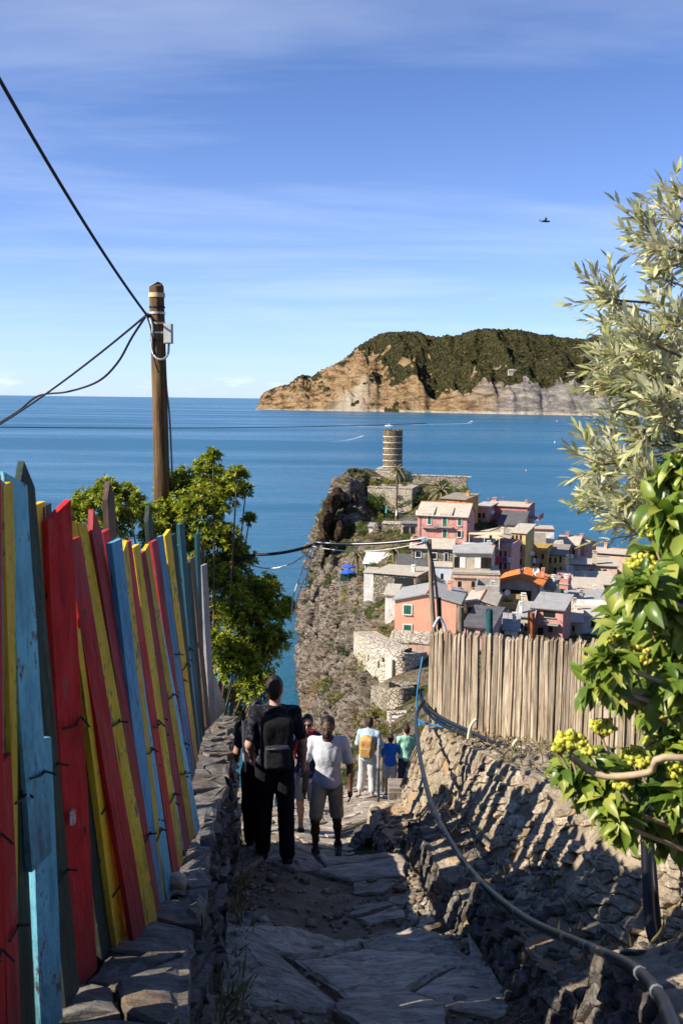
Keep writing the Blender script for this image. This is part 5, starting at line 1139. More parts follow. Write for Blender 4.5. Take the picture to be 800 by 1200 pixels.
# end of the rubble wall reaching out to the steps
re = empty('rubble_end'); tag(re, 'heap of dark stones where the retaining wall ends at the steps', 'stone heap'); items = []
for _ in range(150):
    a = rp_.random(); d = 12.4+1.7*rp_.random(); x = .28 + .75*a; zb = float(path_z(.3, d)); h_ = .75*(a**.8)*(1-.25*abs(d-13.2)); z = zb + h_*rp_.random(); s_ = rp_.uniform(.09, .22)
    items.append(((x, d-(.25 if a > .3 else 0), z), (s_, s_*1.3, s_*.55), rotm(rp_.gauss(0, .3), rp_.gauss(.2, .3), rp_.uniform(0, 6))))
stones(re, 'stone', items, m_slate, 200)
# small block pillar and hand rail beyond
r_ = empty('block_pillar', at(468, 962, 16.4)); tag(r_, 'low squared stone pillar at the end of the railing', 'pillar'); zb = -.1
pb_ = at(467, 960, 16.4); wpi = 26*16.9/FPX; hp = at(467, 917, 16.4).z - pb_.z
r_.location = pb_
for k in range(6):
    for j in range(2):
        m_ = MB(); hh = hp/6; off = .06 if k % 2 else -.06; wj = wpi/2 + (off if j == 0 else -off); cx_ = (-wpi/2 + wj/2) if j == 0 else (wpi/2 - wj/2)
        m_.box((cx_+rng.uniform(-.01, .01), rng.uniform(-.015, .015), hh*(k+.5)), (wj-.012, .42, hh-.012)); put('block', m_, m_pave, r_)
m_ = MB(); m_.box((0, 0, hp/2-.3), (wpi-.05, .38, hp+.55)); put('core', m_, m_mortar, r_)
def rail_thing(name, label, posts, rails, mat=m_galv, r=.022):
    rt_ = empty(name, posts[0][0]); tag(rt_, label, 'railing'); o = Vector(posts[0][0])
    for a, b in posts: put('post', MB().tube([Vector(a)-o, Vector(b)-o], r, 8), mat, rt_)
    for pl in rails: put('rail', MB().tube([Vector(q)-o for q in pl], r*.85, 8), mat, rt_)
    return rt_
m_rail = plain('dark_rail_paint', (0.07, 0.065, 0.06), 0.5, 0.3, 8, metallic=0.3)
p0, p1 = at(443, 963, 15.4), at(443.5, 872, 15.4); hr = rail_thing('hand_rail', 'single grey steel post with an orange tag at the steps', [(p0-Vector((0, 0, .2)), p1)], [[p1, p1+Vector((.02, .5, -.1))]])
m_ = MB(); m_.box((0, -.03, 0), (.09, .015, .2)); put('tag', m_, plain('orange_tag', (.75, .22, .05), .6, .4, 14), hr, at(447, 950, 15.38)-p0+Vector((0, 0, .2)))
posts = []; tops = []; mids = []
for px in (372, 411, 448, 484):
    b = at(px, 940, 20.9); b.z = 62-8.55; t_ = b+Vector((0, 0, 1.02)); posts.append((b-Vector((0, 0, .3)), t_)); tops.append(t_); mids.append(b+Vector((0, 0, .55)))
tops.append(tops[-1]+Vector((.9, .3, 0))); mids.append(mids[-1]+Vector((.9, .3, 0)))
rail_thing('viewpoint_railing', 'dark two bar railing along the edge of the viewpoint', posts, [tops, mids], m_rail, .028)

# ------------------------------------------------------------------ wooden stake fence on the right
sf = empty('stake_fence'); tag(sf, 'sunlit fence of grey brown pointed wooden stakes', 'fence')
A0, A1 = at(502, 831, 13.2), at(745, 897, 10.2); T0, T1 = at(502, 742, 13.2), at(745, 760, 10.2)
ns = 84
for k in range(ns):
    f = k/64.0; B_ = A0+(A1-A0)*f; T_ = T0+(T1-T0)*f + Vector((rng.uniform(-.012, .012), 0, rng.uniform(-.035, .03))); B_ = B_ - Vector((0, 0, .15))
    B_ += Vector((rng.uniform(-.01, .01), rng.uniform(-.012, .012), 0)); ax = (T_-B_); L_ = ax.length
    mb = MB(); hw, th = rng.uniform(.021, .031), rng.uniform(.012, .02); rings = []
    for i in range(5):
        g = i/4; w_ = hw*rng.uniform(.9, 1.05)*(1 if i < 4 else .85); o_ = rng.uniform(-.006, .006); rings += [(-w_+o_, -th, g*L_), (w_+o_, -th, g*L_), (w_*.9+o_, th, g*L_), (-w_*.9+o_, th, g*L_)]
    tx = rng.uniform(-.02, .02); rings += [(tx-.008, -th*.5, L_+rng.uniform(.03, .07)), (tx+.012, th*.5, L_+rng.uniform(.03, .06))]
    fs = [(3, 2, 1, 0)] + [(i*4+j, i*4+(j+1) % 4, i*4+4+(j+1) % 4, i*4+4+j) for i in range(4) for j in range(4)] + [(16, 17, 21, 20), (17, 18, 21), (18, 19, 20, 21), (19, 16, 20)]
    mb.add(rings, fs); o = put('stake', mb, m_stake, sf); dv = (A1-A0); o.matrix_basis = Matrix.Translation(B_) @ Matrix.Rotation(math.atan2(dv.y, dv.x)+rng.uniform(-.12, .12), 4, 'Z') @ Matrix.Rotation(rng.uniform(-.018, .018), 4, 'Y')
for g in (.25, .8):
    m_ = MB(); bv = Vector((.05, .05, 0)); m_.tube([A0+(T0-A0)*g+bv, A0+(A1-A0)*1.32+((T0-A0)*(1-1.32)+(T1-A1)*1.32)*g+bv], .022, 6); put('back_rail', m_, m_stake, sf)
# thin leaning pole at the end of that fence
pp = empty('cable_post', at(509, 742, 13.35)); tag(pp, 'thin crooked wooden post holding cables at the fence end', 'post')
b_ = at(510, 845, 13.35); b_.z -= .4; t_ = at(503, 632, 13.35); mm = at(508, 740, 13.35)
put('shaft', MB().tube([b_-pp.location, mm-pp.location, at(505, 690, 13.35)-pp.location, t_-pp.location], [.040, .036, .032, .026], 8), m_stake, pp)
put('second_shaft', MB().tube([at(517, 835, 13.3)-pp.location, at(516, 760, 13.3)-pp.location, at(514, 700, 13.3)-pp.location], [.035, .032, .028], 8), m_pole, pp)
for px, py, hh, cc in ((539, 742, 56, m_stake), (573, 748, 34, PC['t']), (622, 752, 34, plain('rusty_pipe', (.42, .13, .04), .8, .4, 9))):
    b_ = at(px, py+8, 13.9); t_ = at(px, py-hh*(.55 if px == 539 else 1), 13.9); o = put('garden_pole', MB().tube([b_-Vector((0, 0, 1.6)), b_, t_], .05, 8), cc)
    tag(o, {539: 'short brown pole behind the stake fence', 573: 'dark green pole behind the stake fence', 622: 'rusty orange pipe behind the stake fence'}[px], 'pole')

# ------------------------------------------------------------------ hoses and cables
def smooth_path(P_, n=8):
    P_ = [Vector(p) for p in P_]; out = []
    for i in range(len(P_)-1):
        p0, p1, p2, p3 = P_[max(0, i-1)], P_[i], P_[i+1], P_[min(len(P_)-1, i+2)]
        for k in range(n):
            f = k/n; out.append(0.5*((2*p1)+(p2-p0)*f+(2*p0-5*p1+4*p2-p3)*f*f+(3*p1-p0-3*p2+p3)*f**3))
    out.append(P_[-1]); return out
def hose(name, label, P_, r, mat, n=8, cat='hose', segs=8, group=None, clips=()):
    pth = smooth_path(P_, segs); o0 = pth[0]; o = put(name, MB().tube([p-o0 for p in pth], r, n), mat, None, o0); tag(o, label, cat, group)
    for f in clips:
        i = int(f*(len(pth)-2)); a, b = pth[i]-o0, pth[i+1]-o0; put('clip', MB().tube([a, a+(b-a).normalized()*.022], r*1.08, n), m_metal, o)
    return o
hose('black_hose', 'thick black hose snaking down the rubble ledge beside the path', [at(497, 822, 13.0), at(488, 838, 12.6), at(490, 875, 10.9), at(503, 935, 8.7), at(527, 985, 7.45), at(560, 1030, 6.4), at(612, 1074, 5.15), at(680, 1106, 4.1), at(735, 1130, 3.5), at(766, 1158, 3.1), at(785, 1195, 2.75), at(800, 1250, 2.4)], .023, m_black, 10, clips=(.36, .48, .55, .66, .78, .84))
hose('black_hose', 'thick black hose hanging down the wall under the flowering shrub', [at(745, 900, 4.9), at(755, 960, 4.6), at(758, 1030, 4.35), at(763, 1090, 4.15), at(778, 1122, 4.0), at(800, 1140, 3.85), at(850, 1150, 3.6)], .026, m_black, 10, clips=(.7,))
hose('thin_black_hose', 'second thinner black hose beside the hanging hose', [at(757, 940, 4.75), at(764, 1000, 4.55), at(768, 1050, 4.4), at(772, 1095, 4.25), at(770, 1120, 4.1)], .014, m_black, 8)
for k, (dx, dy, r, mt, lb) in enumerate(((0, 0, .026, m_black, 'heavy black cable along the top of the retaining wall'), (-3, 6, .02, m_black, 'lower black cable along the top of the retaining wall'), (1, 3, .009, m_cyan, 'thin cyan hose along the top of the retaining wall'))):
    hose('wall_cable', lb, [at(493+dx*.3, 812+dy*.4, 13.5), at(498+dx*.3, 828+dy*.5, 13.0), at(520+dx, 843+dy, 12.2), at(560+dx, 862+dy, 10.9), at(605+dx, 884+dy, 9.6), at(650+dx, 910+dy, 8.4), at(700+dx, 936+dy, 7.3), at(752+dx, 966+dy, 6.3), at(820, 1000+dy, 5.4)], r, mt, 8, 'cable')
hose('blue_hose', 'blue hose loop tied at the wall end', [at(476, 900, 14.2), at(482, 918, 13.8), at(492, 930, 13.2), at(500, 931, 12.6)], .014, m_whitewire, 6)
hose('blue_hose', 'blue hose dropping from the wall end post', [at(495, 770, 13.4), at(490, 800, 13.2), at(488, 830, 13.1), at(492, 850, 12.8), at(486, 842, 13.0), at(500, 848, 12.6), at(520, 852, 12.1)], .014, m_cyan, 6)
for (a, b, lb_) in (((548, 866), (558, 842), 'tall pale curved root on the wall top near the cable post'), ((598, 889), (606, 866), 'pale bent root on the wall top before the middle of the stake fence'), ((603, 880), (614, 877), 'short pale root lying flat on the wall top')):
    hose('root_stub', lb_, [at(*a, 9.9), at((a[0]+b[0])/2-2, (a[1]+b[1])/2-3, 9.9), at(*b, 9.9)], .016, plain('pale_root', (.62, .52, .38), .8), 6, 'root', group='roots in the wall top')
def sag(a, b, s, n=14):
    return [a+(b-a)*(i/n)-Vector((0, 0, s*4*(i/n)*(1-i/n))) for i in range(n+1)]
PD = 14.0; tie = at(172, 369, PD-.1)
def cable(label, P_, r=.014, mat=m_wire, group=None):
    o0 = P_[0]; o = put('cable', MB().tube([p-o0 for p in P_], r, 6), mat, None, o0); tag(o, label, 'cable', group); return o
cable('black overhead cable running up to the top of the timber pole', sag(at(-30, 40, 8.0), tie, .10), .017)
cable('upper of two dark cables leaving the timber pole towards the sea', sag(tie, at(-30, 515, 18.5), .10), .016)
cable('lower sagging dark cable below the pole fastening', smooth_path([tie, at(155, 395, 14.3), at(138, 425, 14.8), at(115, 447, 15.3), at(80, 459, 16), at(45, 464, 16.7), at(20, 483, 17.4), at(-25, 510, 18.2)], 6), .017)
cable('grey cable hanging down the sea side of the timber pole', smooth_path([at(193, 400, PD+.1), at(195, 450, PD+.1), at(199, 490, PD+.1), at(202, 560, PD+.1), at(203, 640, PD+.1)], 6), .014, m_metal)
cp = at(497, 632, 13.35)
cable('black cable bundle between tree and cable post', sag(at(255, 660, 14.0), at(300, 650, 13.9), .01, 4) + sag(at(300, 650, 13.9), at(372, 637, 13.7), .04) + sag(at(372, 637, 13.7), cp, .03), .022)
cable('white cable wound along the black bundle by the cable post', sag(at(366, 635, 13.69), cp+Vector((0, -.03, .02)), .05), .008, m_whitewire)
cable('second white cable under the black bundle', sag(at(366, 640, 13.69), cp+Vector((0, -.02, -.03)), .10), .006, m_whitewire)
cable('white cable dropping from the bundle to the sea side', smooth_path([at(368, 638, 13.7), at(358, 660, 13.8), at(350, 680, 13.9), at(343, 703, 14), at(341, 730, 14.1)], 6), .011, m_whitewire, 'white cables hanging from the bundle')
cable('white cable dropping from the bundle to the sea side', smooth_path([at(368, 638, 13.7), at(355, 652, 13.8), at(335, 663, 13.9), at(312, 666, 14), at(285, 660, 14.1)], 6), .011, m_whitewire, 'white cables hanging from the bundle')
cable('white cable dropping from the bundle to the sea side', smooth_path([at(369, 638, 13.7), at(362, 665, 13.8), at(352, 690, 13.9), at(346, 712, 14)], 6), .011, m_whitewire, 'white cables hanging from the bundle')
cable('black cable curving down the cable post to the fence', smooth_path([cp, at(503, 645, 13.25), at(508, 668, 13.25), at(512, 700, 13.25), at(514, 740, 13.25)], 6), .017)
cable('pale looped cable over the fence end', smooth_path([at(508, 735, 13.2), at(514, 724, 13.2), at(519, 730, 13.2), at(523, 745, 13.15)], 6), .022, m_galv)
m_ = MB(); m_.box((0, 0, 0), (.08, .06, .06)); o = put('cable_clamp', m_, plain('pale_blue_plastic', (.35, .60, .75), .5), None, cp); tag(o, 'small pale blue clamp on the cable post', 'clamp')
o = cable('long dark line hung over the distant water in place of a thin wake', sag(at(-40, 500, 40.0), at(500, 496, 60.0), .15), .018)  # hung tube standing in for a dark wake line on the water

# ------------------------------------------------------------------ timber utility pole
b_ = at(191.5, 660, PD); t_ = at(183.5, 336, PD); b_.z = ground(b_.x, PD)-.4
up = empty('utility_pole', Vector((b_.x, b_.y, b_.z+.4))); tag(up, 'dark timber utility pole behind the bush with a grey box near its top', 'utility pole'); ul = up.location.copy()
fv = lambda z: Vector((0, 0, 0))
P_ = [b_, at(190.5, 600, PD), at(187.5, 470, PD), t_]; put('shaft', MB().tube([p-ul for p in P_], [.125, .115, .105, .10], 14), m_pole, up)
m_ = MB(); m_.add([Vector((.1*math.cos(k*.7854), .1*math.sin(k*.7854), 0))+t_-ul for k in range(8)]+[t_-ul+Vector((.02, 0, .07)), t_-ul+Vector((.07, .03, .05))], [(k, (k+1) % 8, 8) for k in range(5)]+[(5, 6, 9), (6, 7, 9), (7, 0, 9), (0, 8, 9), (5, 9, 8)]); put('splintered_top', m_, m_pole, up)
def band(py, h_, mat, r=.112):
    p = at(183.6+(py-336)*.03, py, PD)-ul; put('band', MB().tube([p-Vector((0, 0, h_/2)), p+Vector((0, 0, h_/2))], r, 14), mat, up)
for py, h_, mt in ((346, .06, m_tan), (367, .03, m_galv), (379, .03, m_tan), (390, .025, m_galv), (360, .02, m_wire), (399, .02, m_wire)): band(py, h_, mt)
pbx = at(197.5, 391, PD-.02)-ul; m_ = MB(); m_.box(pbx, (.11, .14, .27)); bx = put('junction_box', m_, plain('grey_plastic_box', (.50, .50, .48), .6, .15, 8), up); m_ = MB(); m_.box(pbx+Vector((0, -.075, 0)), (.095, .012, .25)); put('lid', m_, plain('pale_grey_lid', (.62, .62, .60), .6, .1, 8), bx)
put('conduit', MB().tube([p-ul for p in smooth_path([at(198, 403, PD), at(197, 415, PD-.05), at(191, 421, PD-.14), at(183, 419, PD-.14), at(178, 408, PD-.1), at(179, 385, PD-.12), at(176, 372, PD-.1)], 6)], .016, 8), m_galv, up)
put('insulator', MB().tube([tie-ul, at(180, 373, PD)-ul], [.035, .03], 8), m_wire, up)
put('down_lead', MB().tube([p-ul for p in smooth_path([tie, at(178, 390, PD-.12), at(181, 420, PD-.13), at(186, 437, PD-.12)], 5)], .012, 6), m_wire, up)

# ------------------------------------------------------------------ foliage
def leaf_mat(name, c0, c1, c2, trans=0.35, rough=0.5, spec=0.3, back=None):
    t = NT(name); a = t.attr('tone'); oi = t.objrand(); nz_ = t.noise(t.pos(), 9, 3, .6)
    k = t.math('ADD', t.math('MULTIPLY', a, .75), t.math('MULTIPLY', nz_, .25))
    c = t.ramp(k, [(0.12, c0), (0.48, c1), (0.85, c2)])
    if back is not None:
        g = t.n('ShaderNodeNewGeometry'); c = t.mix(g.outputs['Backfacing'], c, back)
    t.fin(c, rough, None, spec); tr = t.n('ShaderNodeBsdfTranslucent'); t.l(c, tr.inputs['Color']); mx_ = t.n('ShaderNodeMixShader'); mx_.inputs[0].default_value = trans
    t.l(t.b.outputs[0], mx_.inputs[1]); t.l(tr.outputs[0], mx_.inputs[2]); t.l(mx_.outputs[0], t.out.inputs[0]); return t.m
def unit(v): return v/np.maximum(np.linalg.norm(v, axis=-1, keepdims=True), 1e-9)
def leaf_arrays(Pn, D, Nn, L, Wd, droop=0.15, fold=0.25):
    """six-vertex folded leaves; all arguments arrays of the same length"""
    D = unit(D); S = unit(np.cross(D, Nn)); U = np.cross(S, D); L = np.asarray(L)[:, None]; Wd = np.asarray(Wd)[:, None]
    b = Pn; m1 = Pn + D*L*.45 + U*L*.03; tip = Pn + D*L - U*L*droop
    l1 = Pn + D*L*.32 - S*Wd*.46 + U*Wd*fold; r1 = Pn + D*L*.32 + S*Wd*.46 + U*Wd*fold; l2 = Pn + D*L*.68 - S*Wd*.42 + U*(Wd*fold-L*droop*.4); r2 = Pn + D*L*.68 + S*Wd*.42 + U*(Wd*fold-L*droop*.4); m2 = Pn + D*L*.68 - U*L*droop*.35
    V = np.stack([b, l1, r1, m1, l2, r2, m2, tip], 1); n = len(Pn); o = (np.arange(n)*8)[:, None]
    T_ = np.array([[0, 3, 1], [0, 2, 3], [1, 3, 4], [3, 6, 4], [3, 2, 5], [3, 5, 6], [4, 6, 7], [6, 5, 7]])
    F = (o[:, :, None] + T_[None]).reshape(-1, 3); return V.reshape(-1, 3), F
def leaf_mesh(name, *a, tone=None, **k):
    V, F = leaf_arrays(*a, **k); me = npmesh(name, V, F, True); n = len(V)//8
    if tone is None: tone = np.random.RandomState(1).rand(n)
    attr(me, 'tone', np.repeat(tone, 8)); return me
rs = np.random.RandomState(21)
def rdir(n): return unit(rs.randn(n, 3))

# --- leafy tree on the left below the pole
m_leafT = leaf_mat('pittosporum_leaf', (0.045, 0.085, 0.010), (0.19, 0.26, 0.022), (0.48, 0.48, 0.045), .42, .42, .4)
m_bark = plain('grey_brown_bark', (0.13, 0.095, 0.065), 0.9, 0.35, 14, 0.6, .01)
CL = [(92, 606, 18), (104, 592, 20), (125, 578, 18), (150, 588, 20), (140, 612, 24), (165, 604, 18), (122, 618, 16), (200, 572, 22), (222, 570, 24), (243, 552, 18), (250, 536, 10), (262, 578, 26), (278, 560, 14), (288, 575, 9), (238, 600, 32), (255, 640, 32), (276, 662, 26), (262, 690, 28), (290, 702, 28), (312, 692, 20), (285, 732, 34), (316, 722, 26),
      (336, 712, 12), (300, 766, 32), (326, 748, 16), (278, 782, 30), (300, 806, 24), (268, 822, 22), (205, 610, 32), (215, 642, 28), (240, 670, 24), (245, 720, 22), (255, 760, 24), (180, 632, 20), (285, 840, 14), (292, 610, 8)]
tb = at(232, 900, 13.8); tb.z = ground(tb.x, 13.8) - .1
tree = empty('leafy_tree', tb); tag(tree, 'yellow green leafy tree growing behind the painted fence below the pole', 'tree')
Pn, D, L_, tone = [], [], [], []; twigs = MB(); limbs = MB(); cents = []
for i, (px, py, r) in enumerate(CL):
    d = 13.6 + rng.uniform(-.7, .9) if px > 190 else 12.6 + rng.uniform(-.4, .6); c_ = at(px, py, d); R = r*d/FPX; cents.append((c_, R)); n = int(10 + 2300*R*R)
    for k in range(n):
        u_ = Vector(rdir(1)[0]); u_.z = abs(u_.z)*1.0 if rng.random() < .6 else u_.z; rr_ = R*rng.uniform(.45, 1.05); p = c_ + Vector((u_.x*rr_, u_.y*rr_*1.2, u_.z*rr_)); ax = (u_ + Vector((-.15, -.1, .75))).normalized()
        if k % 3 == 0: twigs.tube([c_+(p-c_)*.25 - Vector((0, 0, .03)), p], [.007, .004], 4, caps=False)
        m_ = rng.randint(7, 11); A = np.array(ax); e1 = unit(np.cross(A, np.array([.3, .8, .5]))[None])[0]; e2 = np.cross(A, e1)
        for j in range(m_):
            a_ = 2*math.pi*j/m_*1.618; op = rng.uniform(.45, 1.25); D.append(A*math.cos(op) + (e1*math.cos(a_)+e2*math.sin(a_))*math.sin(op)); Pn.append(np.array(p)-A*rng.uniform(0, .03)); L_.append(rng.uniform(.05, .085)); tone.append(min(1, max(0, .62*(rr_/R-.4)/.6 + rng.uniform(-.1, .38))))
Pn, D, L_ = np.array(Pn), np.array(D), np.array(L_); N_ = unit(np.array([[0, 0, 1.0]]) + .3*rdir(len(Pn)))
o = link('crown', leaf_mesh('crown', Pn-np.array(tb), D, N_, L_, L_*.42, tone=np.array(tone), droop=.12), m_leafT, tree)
fork = Vector((tb.x+.05, tb.y, tb.z+1.6)); limbs.tube([Vector((0, 0, -.3)), Vector((.03, 0, .8)), fork-tb], [.13, .11, .09], 8)
for c_, R in cents:
    mid = fork + (c_-fork)*.5 + Vector((rng.uniform(-.1, .1), rng.uniform(-.1, .1), -.12)); limbs.tube([p-tb for p in smooth_path([fork, mid, c_], 4)], [.032-.003*k for k in range(9)], 5, caps=False)
put('limbs', limbs, m_bark, tree); tw = kind(put('twigs', twigs, m_bark, tree), 'stuff')
tw.data.transform(Matrix.Translation(-tb))

# --- flowering evergreen shrub in the right foreground
m_leafI = leaf_mat('glossy_leaf', (0.05, 0.11, 0.015), (0.17, 0.25, 0.03), (0.42, 0.44, 0.09), .35, .35, .45)
m_flower = leaf_mat('yellow_green_flower', (0.32, 0.34, 0.035), (0.56, 0.55, 0.08), (0.74, 0.68, 0.16), .25, .7, .1)
m_stem = plain('pale_stem', (0.40, 0.30, 0.19), 0.8, 0.25, 18)
IV = [(792, 560, 30), (785, 605, 36), (768, 650, 36), (795, 690, 46), (748, 690, 32), (775, 735, 46), (732, 738, 34), (708, 775, 26), (752, 785, 40), (792, 800, 46), (800, 850, 40), (730, 805, 16), (700, 800, 14), (770, 838, 20), (680, 905, 32), (712, 905, 32), (742, 908, 34), (780, 925, 42), (706, 938, 24), (795, 965, 38), (755, 948, 30), (668, 900, 14), (722, 965, 16), (835, 700, 60), (840, 820, 60), (845, 940, 55), (780, 880, 26)]
sb = Vector((1.95, 2.7, 62-1.75)); shrub = empty('flowering_shrub', sb); tag(shrub, 'glossy evergreen shrub with yellow green flower heads overhanging the right wall', 'shrub')
Pn, D, L_, Wd_, tone, vis = [], [], [], [], [], []
stems = []
for i, (px, py, r) in enumerate(IV):
    d = 2.95 + rng.uniform(-.30, .35); c_ = at(px, py, d); R = r*d*1.03/FPX; n = max(2, int(2 + 330*R*R/.03*.031))
    n = int(4 + 1500*R*R)
    stems.append(c_)
    for k in range(n):
        u_ = Vector(rdir(1)[0]); rr_ = R*rng.uniform(.2, 1.0); p = c_ + Vector((u_.x, u_.y*1.2, u_.z))*rr_; ax = (u_*.55 + Vector((-.55, -.15, .35))).normalized(); A = np.array(ax); e1 = unit(np.cross(A, np.array([.3, .8, .5]))[None])[0]; e2 = np.cross(A, e1)
        m_ = rng.randint(5, 8)
        for j in range(m_):
            a_ = 2.4*j; op = rng.uniform(.5, 1.45); dv = A*math.cos(op)+(e1*math.cos(a_)+e2*math.sin(a_))*math.sin(op); dv = dv + np.array([0, 0, -.35]); D.append(dv); Pn.append(np.array(p)-A*.05*rng.random()); l_ = rng.uniform(.055, .10); L_.append(l_); Wd_.append(l_*rng.uniform(.36, .46)); tone.append(min(1, max(0, rng.gauss(.5, .24)))); vis.append(px < 790)
Pn, D, L_, Wd_, tone, vis = map(np.array, (Pn, D, L_, Wd_, tone, vis)); N_ = unit(np.array([[-.3, -.2, 1.0]]) + .45*rdir(len(Pn)))
order = np.argsort(-(vis*1.0)*(5-np.linalg.norm(Pn-np.array(EYE), axis=1)) - rs.rand(len(Pn))*.2); keep = order[:290]; rest = order[290:]
for i in keep:
    me = leaf_mesh('leaf', Pn[i:i+1]*0, D[i:i+1], N_[i:i+1], L_[i:i+1], Wd_[i:i+1], tone=tone[i:i+1], droop=.28, fold=.3); link('leaf', me, m_leafI, shrub, Vector(Pn[i])-sb)
kind(link('foliage', leaf_mesh('foliage', Pn[rest]-np.array(sb), D[rest], N_[rest], L_[rest], Wd_[rest], tone=tone[rest], droop=.28, fold=.3), m_leafI, shrub), 'stuff')
for c_ in stems:
    s0 = Vector((1.75, c_.y+.1, c_.z-.25)) if c_.x < 1.6 else c_+Vector((.3, 0, -.4)); put('stem', MB().tube([p-sb for p in smooth_path([s0, s0+(c_-s0)*.5+Vector((0, 0, -.05)), c_], 5)], [.011]*4+[.009]*4+[.007]*3, 6), m_stem, shrub)
put('trunk', MB().tube([Vector((.1, .1, -.8)), Vector((0, .1, -.2)), Vector((-.1, .2, .4)), Vector((-.15, .25, 1.1))], [.05, .045, .04, .025], 8), m_bark, shrub)
for px, py, r, dd_ in ((668, 868, 20, 2.70), (657, 876, 13, 2.70), (706, 853, 17, 2.72), (742, 884, 16, 2.75), (762, 872, 12, 2.8), (750, 893, 14, 2.72), (780, 600, 22, 2.9), (768, 626, 18, 2.85), (752, 662, 20, 2.85), (738, 680, 14, 2.8), (778, 690, 18, 2.8), (720, 758, 20, 2.75), (745, 770, 20, 2.75), (700, 778, 13, 2.75), (785, 755, 20, 2.8), (792, 905, 18, 2.75), (690, 880, 9, 2.8), (760, 720, 16, 2.75), (775, 945, 11, 2.75), (728, 920, 10, 2.7)):
    c_ = at(px, py, dd_); R = r*dd_/FPX; n = int(16 + 26*r/10); u_ = rdir(n)*R*(.55+.45*rs.rand(n, 1)); u_[:, 2] = np.abs(u_[:, 2])*.9 - R*.2
    V_, F_, o_ = [], [], 0
    for q in u_:
        Vb, Fb = blob_mesh(rng.randint(0, 6), 1); V_.append(Vb*rng.uniform(.0055, .0098)+q); F_.append(Fb+o_); o_ += len(Vb)
    me = npmesh('flower_head', np.concatenate(V_), np.concatenate(F_), True); attr(me, 'tone', np.repeat(rs.rand(n), len(Vb))); fh = link('flower_head', me, m_flower, shrub, c_-sb)
    m_ = MB()
    for q in u_[::3]: m_.tube([Vector((0, 0, -R*.8)), Vector(q)], .0018, 4, caps=False)
    m_.tube([Vector((.02, 0, -R*2.0)), Vector((0, 0, -R*.8))], .004, 5, caps=False); put('stalk', m_, m_stem, fh)
hz_ = [at(800, 888, 2.62), at(760, 905, 2.66), at(715, 910, 2.70), at(690, 903, 2.72), at(668, 885, 2.72)]
put('stem', MB().tube([p-sb for p in smooth_path([Vector((1.6, 2.7, 62-1.1))]+hz_, 5)], .010, 6), m_stem, shrub)
put('stem', MB().tube([p-sb for p in smooth_path([at(790, 850, 2.75), at(752, 826, 2.75), at(735, 820, 2.75), at(722, 805, 2.75)], 5)], .009, 6), m_stem, shrub)

# --- olive at the upper right
m_leafO = leaf_mat('olive_leaf', (0.15, 0.175, 0.03), (0.46, 0.47, 0.17), (0.82, 0.79, 0.48), .36, .45, .35, back=(0.58, 0.58, 0.38))
OV = [(800, 232, 8), (794, 262, 12), (784, 290, 16), (764, 278, 7), (800, 312, 20), (786, 330, 12), (722, 352, 8), (732, 372, 12), (748, 388, 12), (712, 352, 5), (767, 404, 16), (800, 380, 24), (742, 415, 16), (728, 424, 13), (772, 442, 28), (805, 436, 28), (750, 470, 25), (790, 490, 32), (728, 452, 10), (724, 510, 13), (760, 522, 28), (803, 530, 32), (704, 545, 8), (734, 550, 19), (770, 570, 28), (718, 572, 16), (748, 594, 22), (704, 594, 10), (727, 609, 12), (752, 624, 12), (845, 320, 40), (855, 430, 55), (855, 550, 55), (806, 606, 28)]
ob = Vector((3.0, 4.1, ground(3.0, 4.1))); olive = empty('olive_tree', ob); tag(olive, 'pale silvery olive tree branches against the sky', 'tree')
Pn, D, L_, tone, vis = [], [], [], [], []; tws = MB(); lim = MB()
rng.seed(5)
trunk_top = Vector((2.75, 4.1, 62.2)); lim.tube([Vector((0, 0, -.3)), Vector((-.05, 0, 1.0)), trunk_top-ob], [.16, .13, .10], 9)
for i, (px, py, r) in enumerate(OV):
    d = 3.9 + rng.uniform(-.45, .5); c_ = at(px, py, d); R = r*d/FPX; n = int(6 + 1250*R*R)
    lim.tube([p-ob for p in smooth_path([trunk_top + Vector((0, 0, rng.uniform(-.8, .2))), trunk_top+(c_-trunk_top)*.55+Vector((0, rng.uniform(-.1, .1), rng.uniform(-.22, .0))), c_], 4)], [.013-.0011*k for k in range(9)], 5, caps=False)
    for k in range(n):
        u_ = Vector(rdir(1)[0])*R*rng.random()**.5; st_ = c_+u_*.7; dr = (Vector((-.62, rng.uniform(-.4, .4), rng.uniform(-.15, .95)))+Vector(rdir(1)[0])*.35).normalized(); ln = rng.uniform(.07, .19); en = st_+dr*ln+Vector((0, 0, -.015)); tws.tube([st_-ob, (st_+en)/2+Vector((0, 0, .01))-ob, en-ob], [.0028, .0022, .0014], 4, caps=False)
        m_ = rng.randint(9, 15); e1 = dr.cross(Vector((.2, .9, .3))).normalized(); e2 = dr.cross(e1)
        for j in range(m_):
            f = (j+.5)/m_; a_ = (j % 2)*math.pi + (j//2)*1.57; op = .75*(1-f)+.35; dv = dr*math.cos(op)+(e1*math.cos(a_)+e2*math.sin(a_))*math.sin(op); Pn.append(np.array(st_+dr*ln*f)); D.append(np.array(dv)); L_.append(rng.uniform(.045, .080)); tone.append(rng.random()); vis.append(px < 795 and px+0*R < 800)
Pn, D, L_, tone, vis = map(np.array, (Pn, D, L_, tone, vis)); N_ = unit(np.array([[0, 0, .8]]) + .7*rdir(len(Pn)))
edge = np.array([(p-np.array(EYE))[0]/(p-np.array(EYE))[1] for p in Pn]); order = np.argsort(np.where(edge < .335, 0, 1)*10 + rs.rand(len(Pn))); keep = order[:290]; rest = order[290:]
